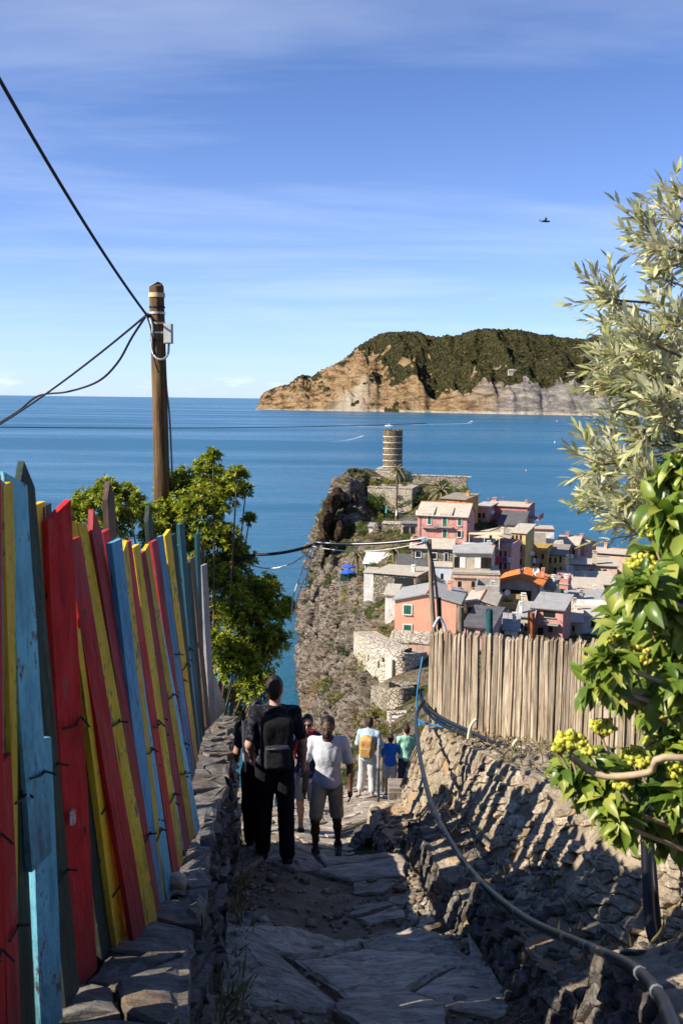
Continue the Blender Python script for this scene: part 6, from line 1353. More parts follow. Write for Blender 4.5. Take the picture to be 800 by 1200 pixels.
for i in keep:
    me = leaf_mesh('leaf', Pn[i:i+1]*0, D[i:i+1], N_[i:i+1], L_[i:i+1], L_[i:i+1]*.24, tone=tone[i:i+1], droop=.05, fold=.12); link('leaf', me, m_leafO, olive, Vector(Pn[i])-ob)
kind(link('foliage', leaf_mesh('foliage', Pn[rest]-np.array(ob), D[rest], N_[rest], L_[rest], L_[rest]*.24, tone=tone[rest], droop=.05, fold=.12), m_leafO, olive), 'stuff')
put('limbs', lim, m_bark, olive); kind(put('twigs', tws, m_stem, olive), 'stuff')

# --- shrubs on the cliff and between the houses
def shrub_mesh(seed, n=420, leaf=.16):
    r = np.random.RandomState(seed); c_ = r.randn(9, 3)*.42; c_[:, 2] = np.abs(c_[:, 2])*.8; k = r.randint(0, 9, n); u_ = unit(r.randn(n, 3)); P_ = c_[k] + u_*(.22+.24*r.rand(n, 1)); P_[:, 2] = np.maximum(P_[:, 2], -.1)
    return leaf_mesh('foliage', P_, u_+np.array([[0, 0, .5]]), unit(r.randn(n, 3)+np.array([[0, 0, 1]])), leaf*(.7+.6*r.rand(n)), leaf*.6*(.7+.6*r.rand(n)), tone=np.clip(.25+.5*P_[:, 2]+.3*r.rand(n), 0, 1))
SH = {'dark': leaf_mat('dark_shrub_leaf', (0.012, 0.022, 0.005), (0.035, 0.055, 0.012), (0.085, 0.115, 0.025), .2), 'green': leaf_mat('green_shrub_leaf', (0.022, 0.042, 0.008), (0.070, 0.105, 0.016), (0.15, 0.185, 0.028), .25),
      'yellow': leaf_mat('yellow_shrub_leaf', (0.06, 0.065, 0.010), (0.17, 0.165, 0.025), (0.34, 0.29, 0.05), .25), 'dry': leaf_mat('dry_shrub_leaf', (0.09, 0.055, 0.022), (0.21, 0.135, 0.06), (0.32, 0.22, 0.10), .2)}
SME = {c_: [] for c_ in SH}
for c_ in SH:
    for k in range(3):
        me = shrub_mesh(300+k+10*len(c_)); me.materials.append(SH[c_]); SME[c_].append(me)
stemme = MB(); 
for k in range(4): stemme.tube([(0, 0, -.5), (.25*math.cos(k*1.6), .25*math.sin(k*1.6), .45)], [.05, .02], 5)
stemme = stemme.mesh('stem'); stemme.materials.append(m_bark)
SLAB = {'dark': ('dark green round shrub on the rocky promontory', 'dark green shrubs on the promontory'), 'green': ('fresh green shrub among the terraces of the promontory', 'fresh green shrubs on the terraces'), 'yellow': ('yellow green spurge shrub clinging to the cliff', 'yellow green shrubs on the cliff'), 'dry': ('dry brown scrub tuft on the cliff', 'dry brown tufts on the cliff')}
def hit(px, py, lo=40.0, hi=275.0):
    k = ray(px, py); ds_ = np.linspace(lo, hi, 500); xs_ = EYE.x+k.x/k.y*ds_; zs_ = EYE.z+k.z/k.y*ds_; g_ = terrain_h(xs_, ds_); i = np.argmax(zs_ < g_)
    if zs_[i] >= g_[i]: return None
    return Vector((xs_[i], ds_[i], g_[i]))
def shrub_at(p, s, col, zs=1.0):
    r_ = empty('shrub', p, rng.uniform(0, 6)); tag(r_, SLAB[col][0], 'shrub', SLAB[col][1]); r_.scale = (s, s, s*zs)
    link('foliage', rng.choice(SME[col]), None, r_); link('stem', stemme, None, r_); return r_
HS = [(401, 566, 2.4, 'yellow'), (396, 573, 1.8, 'green'), (383, 592, 2.2, 'green'), (379, 603, 2.0, 'yellow'), (376, 615, 1.8, 'yellow'), (374, 625, 1.6, 'yellow'), (380, 588, 1.6, 'dry'), (372, 634, 1.4, 'yellow'), (441, 585, 3.4, 'green'), (436, 580, 2.6, 'green'), (447, 582, 2.6, 'green'), (437, 565, 2.2, 'yellow'), (456, 563, 2.4, 'yellow'), (446, 566, 1.8, 'green'),
      (443, 600, 1.8, 'green'), (446, 610, 2.0, 'green'), (452, 600, 1.6, 'yellow'), (470, 583, 2.2, 'dark'), (478, 585, 1.8, 'green'), (437, 625, 2.0, 'dry'), (446, 630, 2.4, 'dry'), (455, 622, 2.0, 'green'), (460, 632, 2.2, 'dry'), (470, 640, 2.0, 'green'), (425, 622, 1.6, 'dark'), (505, 578, 3.2, 'green'), (520, 582, 3.0, 'dark'), (530, 576, 3.0, 'green'), (538, 580, 2.8, 'green'), (496, 584, 2.6, 'dark'), (512, 570, 3.0, 'dark'),
      (425, 670, 1.6, 'green'), (440, 664, 1.6, 'green'), (450, 664, 1.4, 'green'), (460, 662, 1.4, 'yellow'), (475, 690, 1.8, 'green'), (468, 686, 1.6, 'green'), (490, 680, 2.0, 'green'), (482, 683, 1.6, 'green'), (407, 695, 1.8, 'yellow'), (404, 704, 1.8, 'yellow'), (412, 690, 1.6, 'dry'), (416, 705, 1.7, 'yellow'), (400, 720, 1.5, 'green'), (410, 722, 1.5, 'green'), (420, 730, 1.4, 'dry'), (418, 715, 1.5, 'green'), (398, 738, 1.3, 'dry'), (408, 745, 1.4, 'yellow'),
      (432, 716, 1.6, 'green'), (440, 722, 1.6, 'green'), (448, 715, 1.6, 'yellow'), (455, 722, 1.5, 'green'), (450, 735, 1.4, 'green'), (440, 735, 1.3, 'dry'), (446, 745, 1.3, 'green'), (410, 790, 1.5, 'green'), (418, 785, 1.5, 'green'), (405, 812, 1.2, 'yellow'), (432, 795, 1.4, 'green'), (434, 810, 1.3, 'dark'), (440, 832, 1.3, 'yellow'), (455, 838, 1.2, 'yellow'), (462, 850, 1.1, 'dry'), (450, 856, 1.0, 'green'), (430, 846, 1.0, 'dry'), (470, 858, .9, 'dark'), (425, 762, 1.2, 'yellow'), (395, 775, 1.1, 'dry'), (385, 700, 1.3, 'dry'), (388, 668, 1.5, 'dry'), (392, 655, 1.5, 'dry'),
      (420, 872, .8, 'dry'), (434, 880, .7, 'green'), (452, 880, .7, 'yellow'), (415, 890, .5, 'dry'), (460, 892, .5, 'dry'), (470, 885, .6, 'green'), (426, 898, .5, 'green'), (478, 870, .7, 'dry')]
rh = random.Random(31)
for _ in range(46):
    px, py = rh.uniform(362, 440), rh.uniform(640, 862); HS.append((px, py, rh.uniform(1.2, 2.6)*(1.2 if py < 720 else .85), rh.choice(('green', 'yellow', 'dry', 'green', 'dark'))))
for px, py, s, c_ in HS:
    p = hit(px, py+3)
    if p is not None:
        if px < 436 and py > 640: p = p - ray(px, py).normalized()*1.3 + Vector((0, 0, .1))
        shrub_at(p-Vector((0, 0, .1)), s*.72, c_)
for px, py, d, s, c_ in ((592, 706, 147, .8, 'green'), (598, 707, 147, .7, 'yellow'), (605, 707, 147, .7, 'green'), (570, 640, 177, .9, 'green'), (578, 638, 179, .9, 'dark'), (586, 640, 180, .9, 'green'), (562, 640, 176, .7, 'green')):
    o = shrub_at(at(px, py, d), s, c_); o['label'] = 'potted leafy plants crowding a house terrace'; o['group'] = 'plants on house terraces'; o['category'] = 'plant'

for px, py, d, s, c_ in ((441, 594, 239, 2.9, 'green'), (435, 591, 239, 2.2, 'green'), (447, 592, 238, 2.4, 'green'), (438, 584, 239.5, 2.0, 'green'), (446, 585, 239, 1.8, 'green'), (470, 594, 234, 1.8, 'dark'), (468, 586, 236, 1.5, 'dark'), (479, 590, 237, 1.4, 'green'), (436, 568, 246, 1.7, 'yellow'), (443, 569, 246, 1.5, 'green'), (455, 568, 246, 1.7, 'yellow'), (461, 568, 246, 1.4, 'green'), (474, 569, 247, 1.3, 'dark'), (481, 562, 250, 2.2, 'dark'), (474, 560, 252, 2.4, 'dark'),
                            (446, 607, 229, 1.4, 'yellow'), (456, 606, 228, 1.2, 'green'), (497, 588, 236, 2.6, 'dark'), (506, 584, 236, 2.8, 'dark'), (528, 580, 236, 2.4, 'green'), (537, 578, 238, 2.6, 'green'), (520, 572, 242, 2.6, 'dark'), (544, 580, 236, 1.8, 'yellow'), (433, 630, 204, 1.4, 'dry'), (440, 634, 200, 1.5, 'green'), (450, 640, 196, 1.4, 'dry'), (476, 634, 190, 1.4, 'green')):
    shrub_at(at(px, py, d), s*.8, c_)
# grass and weeds at the wall foot and in the terraces
m_grass = leaf_mat('dry_grass', (0.09, 0.075, 0.03), (0.17, 0.15, 0.05), (0.28, 0.24, 0.10), .3)
n = 2200; d_ = rs.uniform(3.0, 12, n); x_ = xl_edge(d_) + np.abs(rs.randn(n))*.06 + .02; far = rs.rand(n) < .62; fx = rs.uniform(.2, .5, n)
pt_ = np.stack([x_, d_, path_z(x_, d_)], 1)
for i in np.where(far)[0]: pt_[i] = wall_pt(float(d_[i]), float(rs.uniform(.3, .52) if rs.rand() < .3 else rs.uniform(1.0, 1.55)))
Dv = unit(rs.randn(n, 3)*.5+np.array([[.1, 0, 1]])); gl = rs.uniform(.04, .16, n)
kind(link('grass', leaf_mesh('grass', pt_, Dv, rdir(n), gl, gl*.06+.003, droop=.3, fold=.05), m_grass), 'stuff', 'dry grass blades along the foot of the walls')

n = len(SCRUB); P_ = np.repeat(SCRUB, 9, 0) + rs.randn(n*9, 3)*np.array([.22, .22, .16]); u_ = unit(rs.randn(n*9, 3)+np.array([[0, 0, .9]])); gl = rs.uniform(.14, .34, n*9); patch = np.clip(.5+.9*fbm(P_/5.0, 3, 88)+.25*rs.randn(n*9), 0, 1)
m_scrub = leaf_mat('cliff_scrub', (0.020, 0.032, 0.008), (0.095, 0.105, 0.022), (0.26, 0.20, 0.075), .2)
kind(link('scrub', leaf_mesh('scrub', P_, u_, unit(rs.randn(n*9, 3)), gl, gl*.5, tone=patch), m_scrub), 'stuff', 'low mixed green and dry scrub spread over the promontory slopes')

# --- palms
m_frond = leaf_mat('palm_frond', (0.02, 0.035, 0.008), (0.075, 0.10, 0.02), (0.20, 0.19, 0.045), .2, .5)
def palm(label, px, pyc, pyb, d, R, nf=22, tr=.22, dry=False):
    top = at(px, pyc, d); base = at(px+rng.uniform(-1, 1), pyb, d); r_ = empty('palm_tree', base); tag(r_, label, 'palm tree')
    put('trunk', MB().tube([Vector((0, 0, -2)), (top-base)*.5+Vector((.08, 0, 0)), top-base], [tr*1.2, tr, tr*1.1], 8), plain('palm_bark', (.17, .12, .08), .9, .4, 5, .8, .05), r_)
    for k in range(nf):
        a = 2.4*k; el = rad(70 - 95*(k/nf)); L_ = R*rng.uniform(.85, 1.1); h_ = Vector((math.cos(a), math.sin(a), 0)); pts_ = []
        for i in range(7):
            f = i/6; pts_.append(h_*L_*(f*math.cos(el)*.95) + Vector((0, 0, L_*(f*math.sin(el) - .55*f*f*(.4+math.cos(el))))))
        P_, D_, l_ = [], [], []
        for i in range(1, 26):
            f = i/25; j = min(5, int(f*6)); q = pts_[j]+(pts_[j+1]-pts_[j])*(f*6-j); tg = (pts_[j+1]-pts_[j]).normalized(); sd_ = tg.cross(Vector((0, 0, 1))).normalized()
            for s_ in (-1, 1): P_.append(q); D_.append(tg*.6+sd_*s_*.8-Vector((0, 0, .25))); l_.append(R*.24*(1-.6*f)*min(1, f*5+.3))
        V1, F1 = leaf_arrays(np.array(P_)[:], np.array(D_), np.tile(np.array([[0, 0, 1.0]]), (len(P_), 1)), np.array(l_), np.array(l_)*.16, droop=.15, fold=.05)
        me = npmesh('frond', V1, F1); attr(me, 'tone', np.full(len(V1), rng.random())); fo = link('frond', me, m_frond, r_, top-base); put('midrib', MB().tube(pts_, [.05*R/2.5]*6+[.015], 4, caps=False), m_stem, fo)
palm('tall palm with slender trunk in front of the castle tower', 465, 551, 602, 236, 2.9, 26, .28)
palm('broad low palm beside the orange house', 517, 576, 592, 214, 3.6, 26, .35)
palm('short palm in front of the stone cottage', 461, 645, 664, 171, 2.6, 24, .25)
palm('small ragged palm beside the blue parasols', 418, 650, 672, 178, 2.2, 22, .22)

# --- parasols, cafe
def parasol(label, px, py, d, R, mat, closed=False):
    p = at(px, py, d); r_ = empty('parasol', p-Vector((0, 0, 2.2))); tag(r_, label, 'parasol'); put('pole', MB().tube([(0, 0, -.6), (0, 0, 2.3)], .035, 6), m_metal, r_)
    if closed: put('canopy', lathe([(.03, 2.4), (.18, 1.9), (.26, 1.0), (.05, .9)], 10), mat, r_)
    else:
        mb = lathe([(.02, 2.35), (R*.5, 2.15), (R, 1.85), (R*1.0, 1.65), (R*.98, 1.66), (R*.97, 1.82)], 8); put('canopy', mb, mat, r_)
        for k in range(8): a = k*math.pi/4; put('rib', MB().tube([(.03, 0, 2.28), (R*.97*math.cos(a), R*.97*math.sin(a), 1.83)], .012, 4), m_wframe, r_)
parasol('blue open parasol on the cliff terrace, the higher of two', 408.5, 661.5, 184, 1.35, m_blue); parasol('blue open parasol on the cliff terrace, the lower of two', 407.5, 668, 178, 1.4, m_blue)
parasol('closed turquoise parasol on the terrace under the castle wall', 452.5, 595, 232, .8, plain('turquoise_canvas', (.05, .42, .36), .8), True); parasol('closed white parasol on the terrace under the castle wall', 464.5, 598, 230, .8, m_white, True); parasol('closed white parasol beside the roof terrace of the tall pink house', 488, 598, 225, .8, m_white, True)
parasol('closed green parasol between the orange house and the tall pink house', 553.5, 606, 200, .8, plain('green_canvas', (.04, .40, .22), .8), True)
r_ = empty('cafe_screen', at(412, 677, 178)); tag(r_, 'dark green fabric screen along the cliff terrace', 'screen')
for k in range(3): m_ = MB(); m_.box((-1.4+k*1.4, 0, 0), (1.3, .06, 1.3)); put('panel', m_, plain('dark_green_fabric', (.02, .07, .045), .8), r_)
for k in range(4): put('post', MB().tube([(-2.1+k*1.4, .05, -1.6), (-2.1+k*1.4, .05, .8)], .04, 6), m_metal, r_)

# --- satellite dishes, aerials, laundry on the roofs
for px, py, d, lab in ((594, 694, 150, 'white satellite dish on the roofs before the plant terrace'), (628, 668, 158, 'white satellite dish on the terracotta roof'), (577, 600, 213, 'white satellite dish beside the rose house'), (623, 648, 190, 'white satellite dish on the ochre house')):
    p = at(px, py, d); r_ = empty('satellite_dish', p); tag(r_, lab, 'dish'); m_ = MB(); n = 12
    rings_ = [(.02, 0), (.25, .03), (.45, .12)]; vs = [(r*math.cos(2*math.pi*j/n), -z-.1, r*math.sin(2*math.pi*j/n)) for r, z in rings_ for j in range(n)]; fs = [(i*n+j, i*n+(j+1) % n, (i+1)*n+(j+1) % n, (i+1)*n+j) for i in range(2) for j in range(n)]; m_.add(vs, fs); put('reflector', m_, m_white, r_); put('mast', MB().tube([(0, 0, -1.5), (0, 0, 0), (0, -.5, -.1)], .03, 5), m_metal, r_)
for px, py, d, cols, lab in ((580, 656, 179.4, ((.6, .05, .06), (.5, .04, .2), (.1, .1, .16), (.7, .68, .66)), 'red, dark and white laundry hanging before the lilac house'), (660, 652, 208, ((.75, .74, .76), (.6, .55, .68), (.7, .7, .72)), 'pale laundry hanging from the slate roofed house'), (624, 657, 192.5, ((.7, .7, .7), (.25, .3, .5)), 'white and blue laundry hanging on the ochre house')):
    p = at(px, py, d-1.2); r_ = empty('laundry', p); tag(r_, lab, 'laundry'); put('line', MB().tube([(-.4, 0, .5), (len(cols)*.75, 0, .5)], .015, 4), m_wire, r_)
    for k, c_ in enumerate(cols):
        mb = MB(); V_ = np.array([[(k*.72+.6*i/4, .05*math.sin(i*2+j), .5-1.0*j/4) for i in range(5)] for j in range(5)]); mb.grid(V_); put('cloth', mb, plain('cloth_%d_%d' % (px, k), c_, .9), r_)

# --- boats, wakes, buoys, bird
def boat(label, px, py, s, rz):
    k = ray(px, py); p = EYE + k*(62.0/-k.z); r_ = empty('motor_boat', (p.x, p.y, 0), rz); tag(r_, label, 'boat'); r_.scale = (s, s, s)
    hull = MB(); sec = []
    for i in range(9):
        f = i/8; w_ = 1.35*(1-f**3)**.8+.02; x = -4.5+9*f; sh = 1.1+.5*f*f; sec.append([(x, -w_, sh), (x, -w_*.85, .25), (x, 0, -.3+.4*f**3), (x, w_*.85, .25), (x, w_, sh)])
    hull.grid(np.array(sec), smooth=False); hull.add(sec[0], [(0, 1, 2, 3, 4)]); put('hull', hull, m_white, r_); dk = MB(); dk.grid(np.array([[q[0], q[4]] for q in sec])); put('deck', dk, m_wframe, r_)
    m_ = MB(); m_.box((-.3, 0, 1.9), (3.2, 1.7, 1.4), taper=.8); cb_ = put('cabin', m_, m_white, r_); m_ = MB(); m_.box((-.1, 0, 2.05), (2.9, 1.62, .5), taper=.93); put('windows', m_, m_dark, cb_); put('mast', MB().tube([(-.8, 0, 2.5), (-1.0, 0, 4.0)], .05, 5), m_metal, r_)
    for q in (-1, 1): put('rail', MB().tube([(1.0, q*1.1, 1.8), (3.0, q*.8, 2.0), (4.3, 0, 2.15)], .04, 5), m_galv, r_)
    return p
t = NT('sea_foam'); v = t.coord(rnd=False); a_ = t.attr('edge'); nz_ = t.noise(t.pos((.18, .18, .18)), 1.0, 5, .7)
al = t.math('MULTIPLY', a_, t.ramp(nz_, [(0.32, 0.0), (0.60, 1.0)])); t.fin((.80, .83, .86), .8, None, .2); t.l(al, t.b.inputs['Alpha']); m_foam = t.m
def wake(label, pts_px, w0, w1, strength=1.0):
    P_ = []
    for px, py in pts_px: k = ray(px, py); P_.append(EYE + k*(61.8/-k.z))
    P_ = smooth_path(P_, 6); V, E = [], []; n = len(P_)
    for i, p in enumerate(P_):
        f = i/(n-1); tg = P_[min(n-1, i+1)]-P_[max(0, i-1)]; sd_ = Vector((-tg.y, tg.x, 0)).normalized(); w_ = w0+(w1-w0)*f
        V.append([tuple(p+sd_*w_*e+Vector((0, 0, .0))) for e in (-1, -.4, .4, 1)]); E.append([0, strength*(1-f)**.7, strength*(1-f)**.7, 0])
    V = np.array(V); V[..., 2] = .12; me = npmesh('wake', V.reshape(-1, 3), gridfaces(n, 4)); attr(me, 'edge', np.array(E)); o = link('wake', me, m_foam); tag(o, label, 'wake'); return o
boat('white motor boat passing behind the castle tower', 455.5, 499.5, 2.0, rad(170)); boat('white speed boat with a long foam wake below the headland', 553, 495.5, 2.2, rad(8))
wake('long white foam wake trailing the speed boat', [(552, 496), (535, 496.6), (505, 497.2), (480, 498)], 5, 10, 1.4); wake('short foam wake by the boat near the tower', [(456, 500), (448, 500.3), (430, 500), (395, 497)], 6, 22, .8)
wake('faint curved wake lines crossing the open water', [(425, 510.5), (418, 513), (405, 516), (385, 518)], 3, 5, .8)
for px, py, s, lab in ((616, 552, .8, 'small yellow buoy nearest the village'), (649.5, 519, 1.6, 'small white buoy in the bay'), (652, 494, 2.5, 'far white dinghy near the headland shore')):
    k = ray(px, py); p = EYE+k*(62.0/-k.z); r_ = empty('buoy', (p.x, p.y, 0)); tag(r_, lab, 'buoy'); c_ = plain('buoy_yellow', (.75, .55, .2), .5) if px == 616 else m_white
    put('float', lathe([(.05*s, -.4*s), (.7*s, -.2*s), (.8*s, .2*s), (.3*s, .8*s), (.12*s, 2.0*s), (.02*s, 2.1*s)], 10), c_, r_); put('ring', lathe([(.80*s, 0), (.9*s, .1*s), (.8*s, .25*s)], 10), m_ridge, r_)
p = at(638, 260, 70); r_ = empty('gull', p, rad(10)); tag(r_, 'dark gull gliding alone in the blue sky', 'bird'); m_gull = plain('grey_feather', (.06, .06, .065), .8, .3, 8); m_ = MB(); m_.tube([(-.28, 0, 0), (-.2, 0, .03), (0, 0, .05), (.2, 0, .04), (.32, 0, .05), (.38, 0, .03)], [.02, .055, .08, .065, .05, .01], 8); put('body', m_, m_gull, r_)
for s_ in (-1, 1):
    V_ = np.array([[(-.08+.02*c_+.10*j, s_*(.05+.62*(i/5)), .05+.16*math.sin(i/5*2.2)-.02*j) for j, c_ in enumerate((0, 1))] if False else [(-.10+.16*j*(1-.5*i/5)+.02*i*(1 if i < 3 else -1), s_*(.04+.6*i/5), .06+.15*math.sin(i/5*2.3)) for j in (0, .5, 1)] for i in range(6)]); put('wing', MB().grid(V_), m_gull, r_)
put('tail', MB().add([(-.28, -.03, .02), (-.28, .03, .02), (-.44, .08, .02), (-.44, -.08, .02), (-.28, -.03, 0), (-.28, .03, 0), (-.44, .08, .01), (-.44, -.08, .01)], [(0, 1, 2, 3), (7, 6, 5, 4), (2, 6, 7, 3), (0, 4, 5, 1), (1, 5, 6, 2), (0, 3, 7, 4)]), m_white, r_)
k = [(665, 668), (676, 681)]
for px, py, w_, lab in ((671, 440.5, 62, 'pale pink villa on the wooded slope of the headland'), (600, 437, 40, 'long low house on a headland terrace'), (702, 462, 34, 'small house near the shore of the headland')):
    D_ = 5000.0; p = at(px, py, D_); i_ = int(np.argmin(np.abs(xs_-p.x))); col_ = H[i_]; Ys_ = Yg[i_]; zz_ = EYE.z + (p.z-EYE.z)/(p.y)*Ys_; j_ = int(np.argmax(zz_ < col_)); 
    D_ = float(Ys_[j_]); p = at(px, py, D_); r_ = empty('villa', p); tag(r_, lab, 'house'); m_ = MB(); m_.box((0, 8, 0), (w_, 16, 26)); put('wall', m_, W['peach'] if px != 600 else W['beige'], r_); m_ = MB(); m_.add([(-w_/2-2, -2, 13), (w_/2+2, -2, 13), (w_/2+2, 18, 13), (-w_/2-2, 18, 13), (-w_/2+6, 8, 18), (w_/2-6, 8, 18)], [(0, 1, 5, 4), (1, 2, 5), (2, 3, 4, 5), (3, 0, 4), (3, 2, 1, 0)]); put('roof', m_, RF['pale'], r_)
    for q in range(4): m_ = MB(); m_.box((-w_*.36+q*w_*.24, -.1, 4), (w_*.08, .6, 7)); put('window', m_, m_dark, r_)

# ------------------------------------------------------------------ people: one smooth surface per body, clothes as their own surfaces
class Field:
    def __init__(s, lo, hi, h):
        s.h = h; s.lo = np.array(lo, float); s.n = np.maximum(4, np.ceil((np.array(hi)-s.lo)/h).astype(int)+1); s.v = np.full(s.n, 1.0, np.float32)
        s.ax = [s.lo[i]+h*np.arange(s.n[i]) for i in range(3)]
    def _blk(s, lo, hi):
        a = np.clip(np.floor((np.array(lo)-s.lo)/s.h).astype(int), 0, s.n); b = np.clip(np.ceil((np.array(hi)-s.lo)/s.h).astype(int)+1, 0, s.n)
        sl_ = tuple(slice(a[i], b[i]) for i in range(3)); X, Y, Z = np.meshgrid(*[s.ax[i][sl_[i]] for i in range(3)], indexing='ij'); return sl_, X, Y, Z
    def _mix(s, sl_, d, k, sub=False):
        o = s.v[sl_]
        if sub: d = -d; h_ = np.clip(.5-.5*(o-d)/k, 0, 1) if k > 0 else None; s.v[sl_] = np.maximum(o, d) if k <= 0 else o*(1-h_)+d*h_+k*h_*(1-h_); return
        if k <= 0: s.v[sl_] = np.minimum(o, d); return
        h_ = np.clip(.5+.5*(o-d)/k, 0, 1); s.v[sl_] = o*(1-h_)+d*h_-k*h_*(1-h_)
    def cap(s, a, b, ra, rb=None, k=.02, off=0.0):
        rb = ra if rb is None else rb; a, b = np.array(a, float), np.array(b, float); R = max(ra, rb)+off+.05; sl_, X, Y, Z = s._blk(np.minimum(a, b)-R, np.maximum(a, b)+R)
        if X.size == 0: return
        ba = b-a; t_ = np.clip(((X-a[0])*ba[0]+(Y-a[1])*ba[1]+(Z-a[2])*ba[2])/max(1e-9, ba @ ba), 0, 1)
        s._mix(sl_, np.sqrt((X-a[0]-t_*ba[0])**2+(Y-a[1]-t_*ba[1])**2+(Z-a[2]-t_*ba[2])**2) - (ra+(rb-ra)*t_) - off, k)
    def ell(s, c, r, k=.02, off=0.0, rot=None, sub=False):
        c, r = np.array(c, float), np.array(r, float)+off; R = r.max()+.05; sl_, X, Y, Z = s._blk(c-R, c+R)
        if X.size == 0: return
        Q = np.stack([X-c[0], Y-c[1], Z-c[2]], -1)
        if rot is not None: Q = Q @ np.array(rot.to_3x3())
        q = Q/r; n_ = np.linalg.norm(q, axis=-1); g = np.linalg.norm(q/r, axis=-1); s._mix(sl_, n_*(n_-1)/np.maximum(g, 1e-6), k, sub)
    def box(s, c, r, rd=.03, k=.02, rot=None):
        c, r = np.array(c, float), np.array(r, float); R = np.linalg.norm(r)+rd+.03; sl_, X, Y, Z = s._blk(c-R, c+R)
        if X.size == 0: return
        Q = np.stack([X-c[0], Y-c[1], Z-c[2]], -1)
        if rot is not None: Q = Q @ np.array(rot.to_3x3())
        q = np.abs(Q)-(r-rd); s._mix(sl_, np.linalg.norm(np.maximum(q, 0), axis=-1)+np.minimum(q.max(-1), 0)-rd, k)
    def cut(s, p, n):                                   # remove the side n points to
        X, Y, Z = np.meshgrid(*s.ax, indexing='ij'); n = np.array(n, float); n /= np.linalg.norm(n); s.v = np.maximum(s.v, ((X-p[0])*n[0]+(Y-p[1])*n[1]+(Z-p[2])*n[2]).astype(np.float32))
    def wrinkle(s, amp, sc, seed=0):
        m_ = np.abs(s.v) < .04; X, Y, Z = np.meshgrid(*s.ax, indexing='ij'); q = np.stack([X[m_]*sc[0], Y[m_]*sc[1], Z[m_]*sc[2]], -1); s.v[m_] += amp*fbm(q, 3, seed)
    def mesh(s, name):
        v = s.v; sg = v < 0; n = s.n; act = np.zeros(n-1, np.int8)
        for a in (0, 1):
            for b in (0, 1):
                for c in (0, 1): act += sg[a:n[0]-1+a, b:n[1]-1+b, c:n[2]-1+c]
        I = np.argwhere((act > 0) & (act < 8)); idx = np.full(n-1, -1, np.int32); idx[tuple(I.T)] = np.arange(len(I)); acc = np.zeros((len(I), 3)); cnt = np.zeros(len(I))
        cs = [(a, b, c) for a in (0, 1) for b in (0, 1) for c in (0, 1)]
        for i, p in enumerate(cs):
            for q in cs[i+1:]:
                if sum(abs(p[k]-q[k]) for k in range(3)) != 1: continue
                v0 = v[I[:, 0]+p[0], I[:, 1]+p[1], I[:, 2]+p[2]]; v1 = v[I[:, 0]+q[0], I[:, 1]+q[1], I[:, 2]+q[2]]; m_ = (v0 < 0) != (v1 < 0); t_ = np.where(m_, v0/np.where(m_, v0-v1, 1), 0)
                acc += np.where(m_[:, None], np.array(p)+t_[:, None]*(np.array(q)-np.array(p)), 0); cnt += m_
        V = s.lo + s.h*(I + acc/np.maximum(cnt, 1)[:, None]); F = []
        for ax in range(3):
            b, c = [(1, 2), (2, 0), (0, 1)][ax]; sl0 = [slice(1, None)]*3; sl0[ax] = slice(0, -1); sl1 = [slice(1, None)]*3; sl1[ax] = slice(1, None)
            s0, s1 = sg[tuple(sl0)], sg[tuple(sl1)]; E = np.argwhere(s0 != s1); 
            if len(E) == 0: continue
            fl = s0[tuple(E.T)]; G = E.copy(); G[:, b] += 1; G[:, c] += 1; ok = (G[:, b] < n[b]-1) & (G[:, c] < n[c]-1); G, fl = G[ok], fl[ok]
            def cell(db, dc): q = G.copy(); q[:, b] += db; q[:, c] += dc; return idx[tuple(q.T)]
            Q = np.stack([cell(-1, -1), cell(0, -1), cell(0, 0), cell(-1, 0)], 1); Q[~fl] = Q[~fl][:, ::-1]; F.append(Q)
        F = np.concatenate(F); F = F[(F >= 0).all(1)]; return npmesh(name, V, F, True)

